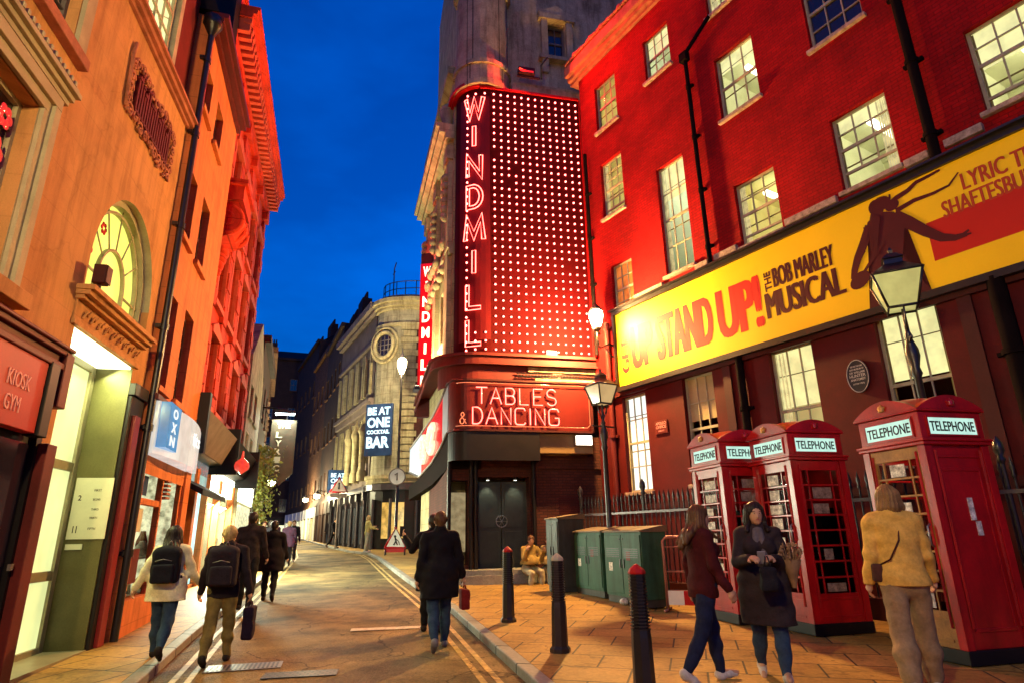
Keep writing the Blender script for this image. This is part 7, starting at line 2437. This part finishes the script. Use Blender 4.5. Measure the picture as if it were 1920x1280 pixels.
# further walkers on the left
person('person in a dark checked shirt behind the fair haired man', pz(-5.02, 12.2), -14, 1.74, dict(mat=cloth('check_shirt', (.030, .020, .022, 1), .6, 30), hem=.47, loose=.02), ((10, 4, 2), (-12, 16, 2)), ((-10, 10, 20, 0), (10, 10, 20, 0)), 2, (0, 0), ('short', 'dark'), 'black_cloth', 'shoe_dark', res=.012)
person('person in a dark padded coat walking away by the left kerb', pz(-5.42, 14.4, False), -14, 1.70, dict(mat=BLK, hem=.36, flare=.03, loose=.035, hood=True), ((16, 6, 3), (-16, 20, 3)), ((-14, 12, 20, 0), (14, 12, 20, 0)), 2, (0, 0), ('short', 'dark'), 'black_cloth', 'shoe_dark', res=.013)
person('person in a red jacket on the left pavement, mostly hidden by the dark padded coat', pz(-7.15, 17.4), -10, 1.72, dict(mat=REDC, hem=.46, loose=.025), hair=('short', 'dark'), trousers='black_cloth', shoes='shoe_dark', res=.018)
person('dark dressed walker in the middle of the far road', pz(-9.75, 28.2, False), 165, 1.78, dict(mat=BLK, hem=.44, loose=.02), hair=('short', 'brown'), trousers='black_cloth', shoes='shoe_white', res=.02)
person('walker in a dark short coat on the far right pavement', pz(-14.1, 48.5), -18, 1.80, dict(mat=DRK, hem=.38, loose=.03, flare=.03), hair=('short', 'dark'), trousers='jeans', shoes='shoe_dark', res=.025)
person('person in a pale yellow top standing at the pub corner', pz(-7.75, 33.6), 60, 1.85, dict(mat=PYL, hem=.46, loose=.025), ((6, 2, 3), (-6, 6, 3)), ((30, 12, 70, 10), (20, 12, 60, 10)), hair=('bob', 'blond'), trousers='pale_trousers', shoes='shoe_white', female=True, res=.02)
person('person in dark clothes leaning by the pub columns', pz(-11.2, 39.6), 120, 1.80, dict(mat=BLK, hem=.44, loose=.02), hair=('short', 'dark'), trousers='black_cloth', shoes='shoe_dark', res=.025)
for k, (x, y, a, cc, lb) in enumerate(((-8.6, 22.5, -16, BLK, 'black coated walker beyond the red jacket on the left side of the road'), (-9.6, 24.5, 165, DRK, 'walker facing the camera near the ivy'), (-9.0, 25.5, -16, cloth('mauve_coat', (.10, .05, .09, 1)), 'mauve coated walker near the ivy on the left'),(-14.6, 38.0, -18, BLK, 'black coated walker in the distant crowd beside the far left shops'), (-14.0, 37.0, 160, DRK, 'walker facing the camera in the distant crowd by the far left shops'), (-13.3, 35.5, -18, cloth('mauve_coat', (.10, .05, .09, 1)), 'mauve coated walker in the distant crowd'))):
    person(lb, pz(x, y, False), a, 1.74, dict(mat=cc, hem=.42, loose=.025), hair=('short', ('dark', 'brown', 'blond')[k % 3]), trousers='black_cloth', shoes='shoe_dark', res=.025)
# two people sitting on the theatre step
p = TF.w(1.50, -.66, 0); 
person('person in a yellow jacket and pale trousers sitting on the theatre step, eating', (p.x, p.y, gz(p.y) + PAVE), 150, 1.68, dict(mat=cloth('mustard_jacket', (.30, .20, .06, 1)), hem=.50 * .0 + .27, loose=.025), ((80, 78, 6), (76, 82, 8)), ((30, 14, 110, 30), (34, 14, 115, 25)), 12, (-20, -12), ('short', 'brown'), 'pale_trousers', 'shoe_white', res=.013, sit=.36)
p = TF.w(2.12, -.50, 0)
person('person in a pale jacket sitting on the theatre step nearest the grey cabinet', (p.x, p.y, gz(p.y) + PAVE), 205, 1.60, dict(mat=cloth('straw_jacket', (.30, .22, .11, 1)), hem=.27, loose=.022), ((82, 70, 5), (74, 86, 8)), ((34, 10, 100, 30), (24, 14, 90, 25)), 8, (25, -8), ('short', 'brown'), 'pale_trousers', 'shoe_white', res=.013, sit=.36)
# two women passing the telephone boxes
rt, J, bd, Mw = person('woman with long hair in a maroon jumper and navy jeans, in profile', pz(1.84, 6.52), 78, 1.64, dict(mat=MAR, hem=.46, loose=.024, flare=.012), ((15, 8, 1), (-13, 18, 1)), ((-6, 10, 14, 0), (6, 10, 20, 0)), 2, (-6, 0), ('long', 'ombre'), 'navy', 'shoe_white', True, res=.008, face=True)
rt, J, bd, Mw = person('dark haired woman in a long grey brown coat facing the camera, holding a phone', pz(2.47, 6.58), 196, 1.66, dict(mat=GRYC, hem=.30, flare=.02, loose=.026, collar=.01), ((12, 4, 1), (-10, 16, 1)), ((14, 10, 86, 42), (20, 12, 78, 38)), 1, (10, -4), ('mid', 'dark'), 'jeans', 'shoe_white', True, res=.008, face=True)
w = (J['wr0'] + J['wr1']) / 2 + (J['ad0'] + J['ad1']) * .045
g = thing('phone', 'small phone held at the chest of the woman in the long coat', 'phone'); g.matrix_world = Mw @ Matrix.Translation(Vector(w)) @ Matrix.Rotation(R(-35), 4, 'X')
MB().box(-.036, .036, -.005, .005, -.07, .07).build('case', surf('phone_case', (.25, .25, .30, 1), .3, .1), g, bevel=.003)
hip, waist, chest, neckb, hd, sh_ = bd
S = SDF(); S.chain([neckb + V3(-.05, .0, .03), neckb + V3(0, .07, .01), neckb + V3(.05, .0, .03), neckb + V3(0, -.05, .03), neckb + V3(-.05, .0, .03)], [.03] * 5, .02)
S.chain([neckb + V3(-.02, .08, 0), chest + V3(-.035, .125, .02), waist + V3(-.03, .13, .02)], [.03, .03, .028], .02); S.chain([neckb + V3(.03, .08, 0), chest + V3(.03, .13, .0)], [.028, .026], .02)
S.build('scarf', cloth('grey_scarf', (.12, .10, .11, 1)), rt, .009, wr=.004)
g = handbag(Mw, J, 0, 1.66, cloth('black_handbag', (.012, .010, .016, 1)), 'black handbag hanging from the arm of the woman in the long coat', (.07, .05, .08), .12)
w = J['wr0'] + J['ad0'] * .03
g = thing('bouquet', 'bunch of dried flowers in brown paper carried by the dark haired woman', 'bouquet'); g.matrix_world = Mw @ Matrix.Translation(Vector((-.27, .10, w[2] - .16)))
m = MB(); m.lathe([(.02, -.12), (.05, 0), (.10, .14), (.095, .14), (.0, -.05)], 12); m.build('paper_wrap', surf('brown_paper', (.24, .13, .06, 1), .7, .3), g)
m = MB(); rnd = random.Random(8)
for k in range(60):
    a_, r_ = rnd.random() * 6.28, rnd.random() ** .5
    p_ = (r_ * .13 * math.cos(a_), r_ * .13 * math.sin(a_), .17 + .12 * (1 - r_ * r_) + rnd.uniform(-.02, .03))
    m.tube([(p_[0] * .3, p_[1] * .3, .05), p_], .003, 4); m.ball(p_, rnd.uniform(.008, .018), 6, 4)
m.build('flowers', surf('dried_flowers', (.34, .20, .10, 1), .8, .7, 30, 80), g)
# fair haired woman in yellow
rt, J, bd, Mw = person('fair haired woman in a yellow jacket and tan trousers by the right telephone box', pz(3.60, 6.12), 20, 1.80, dict(mat=YEL, hem=.485, loose=.034, flare=.022, collar=.02, wide=.030), ((-12, 14, 3), (16, 8, 3)), ((-4, 10, 18, 0), (8, 10, 22, 0)), 4, (15, 0), ('bob', 'honey'), 'tan_trousers', 'shoe_white', True, res=.008)
hip, waist, chest, neckb, hd, sh_ = bd
m = MB(); g = thing('shoulder_bag', 'thin brown bag strap across the back of the yellow jacket, with a small bag', 'bag'); g.matrix_world = Mw
m.tube([sh_[1] * .7 + sh_[0] * .3 + V3(0, .02, .075), sh_[1] * .6 + sh_[0] * .4 + V3(0, -.10, .01), chest + V3(.0, -.155, -.03), waist + V3(-.10, -.145, -.02), waist + V3(-.19, -.04, -.08)], .008, 5); m.build('strap', M['maroon_dark'], g)
S = SDF(); S.box(waist + V3(-.21, .0, -.14), (.025, .08, .06), .02, .02); S.build('bag_body', cloth('brown_bag', (.08, .03, .02, 1)), g, .011)
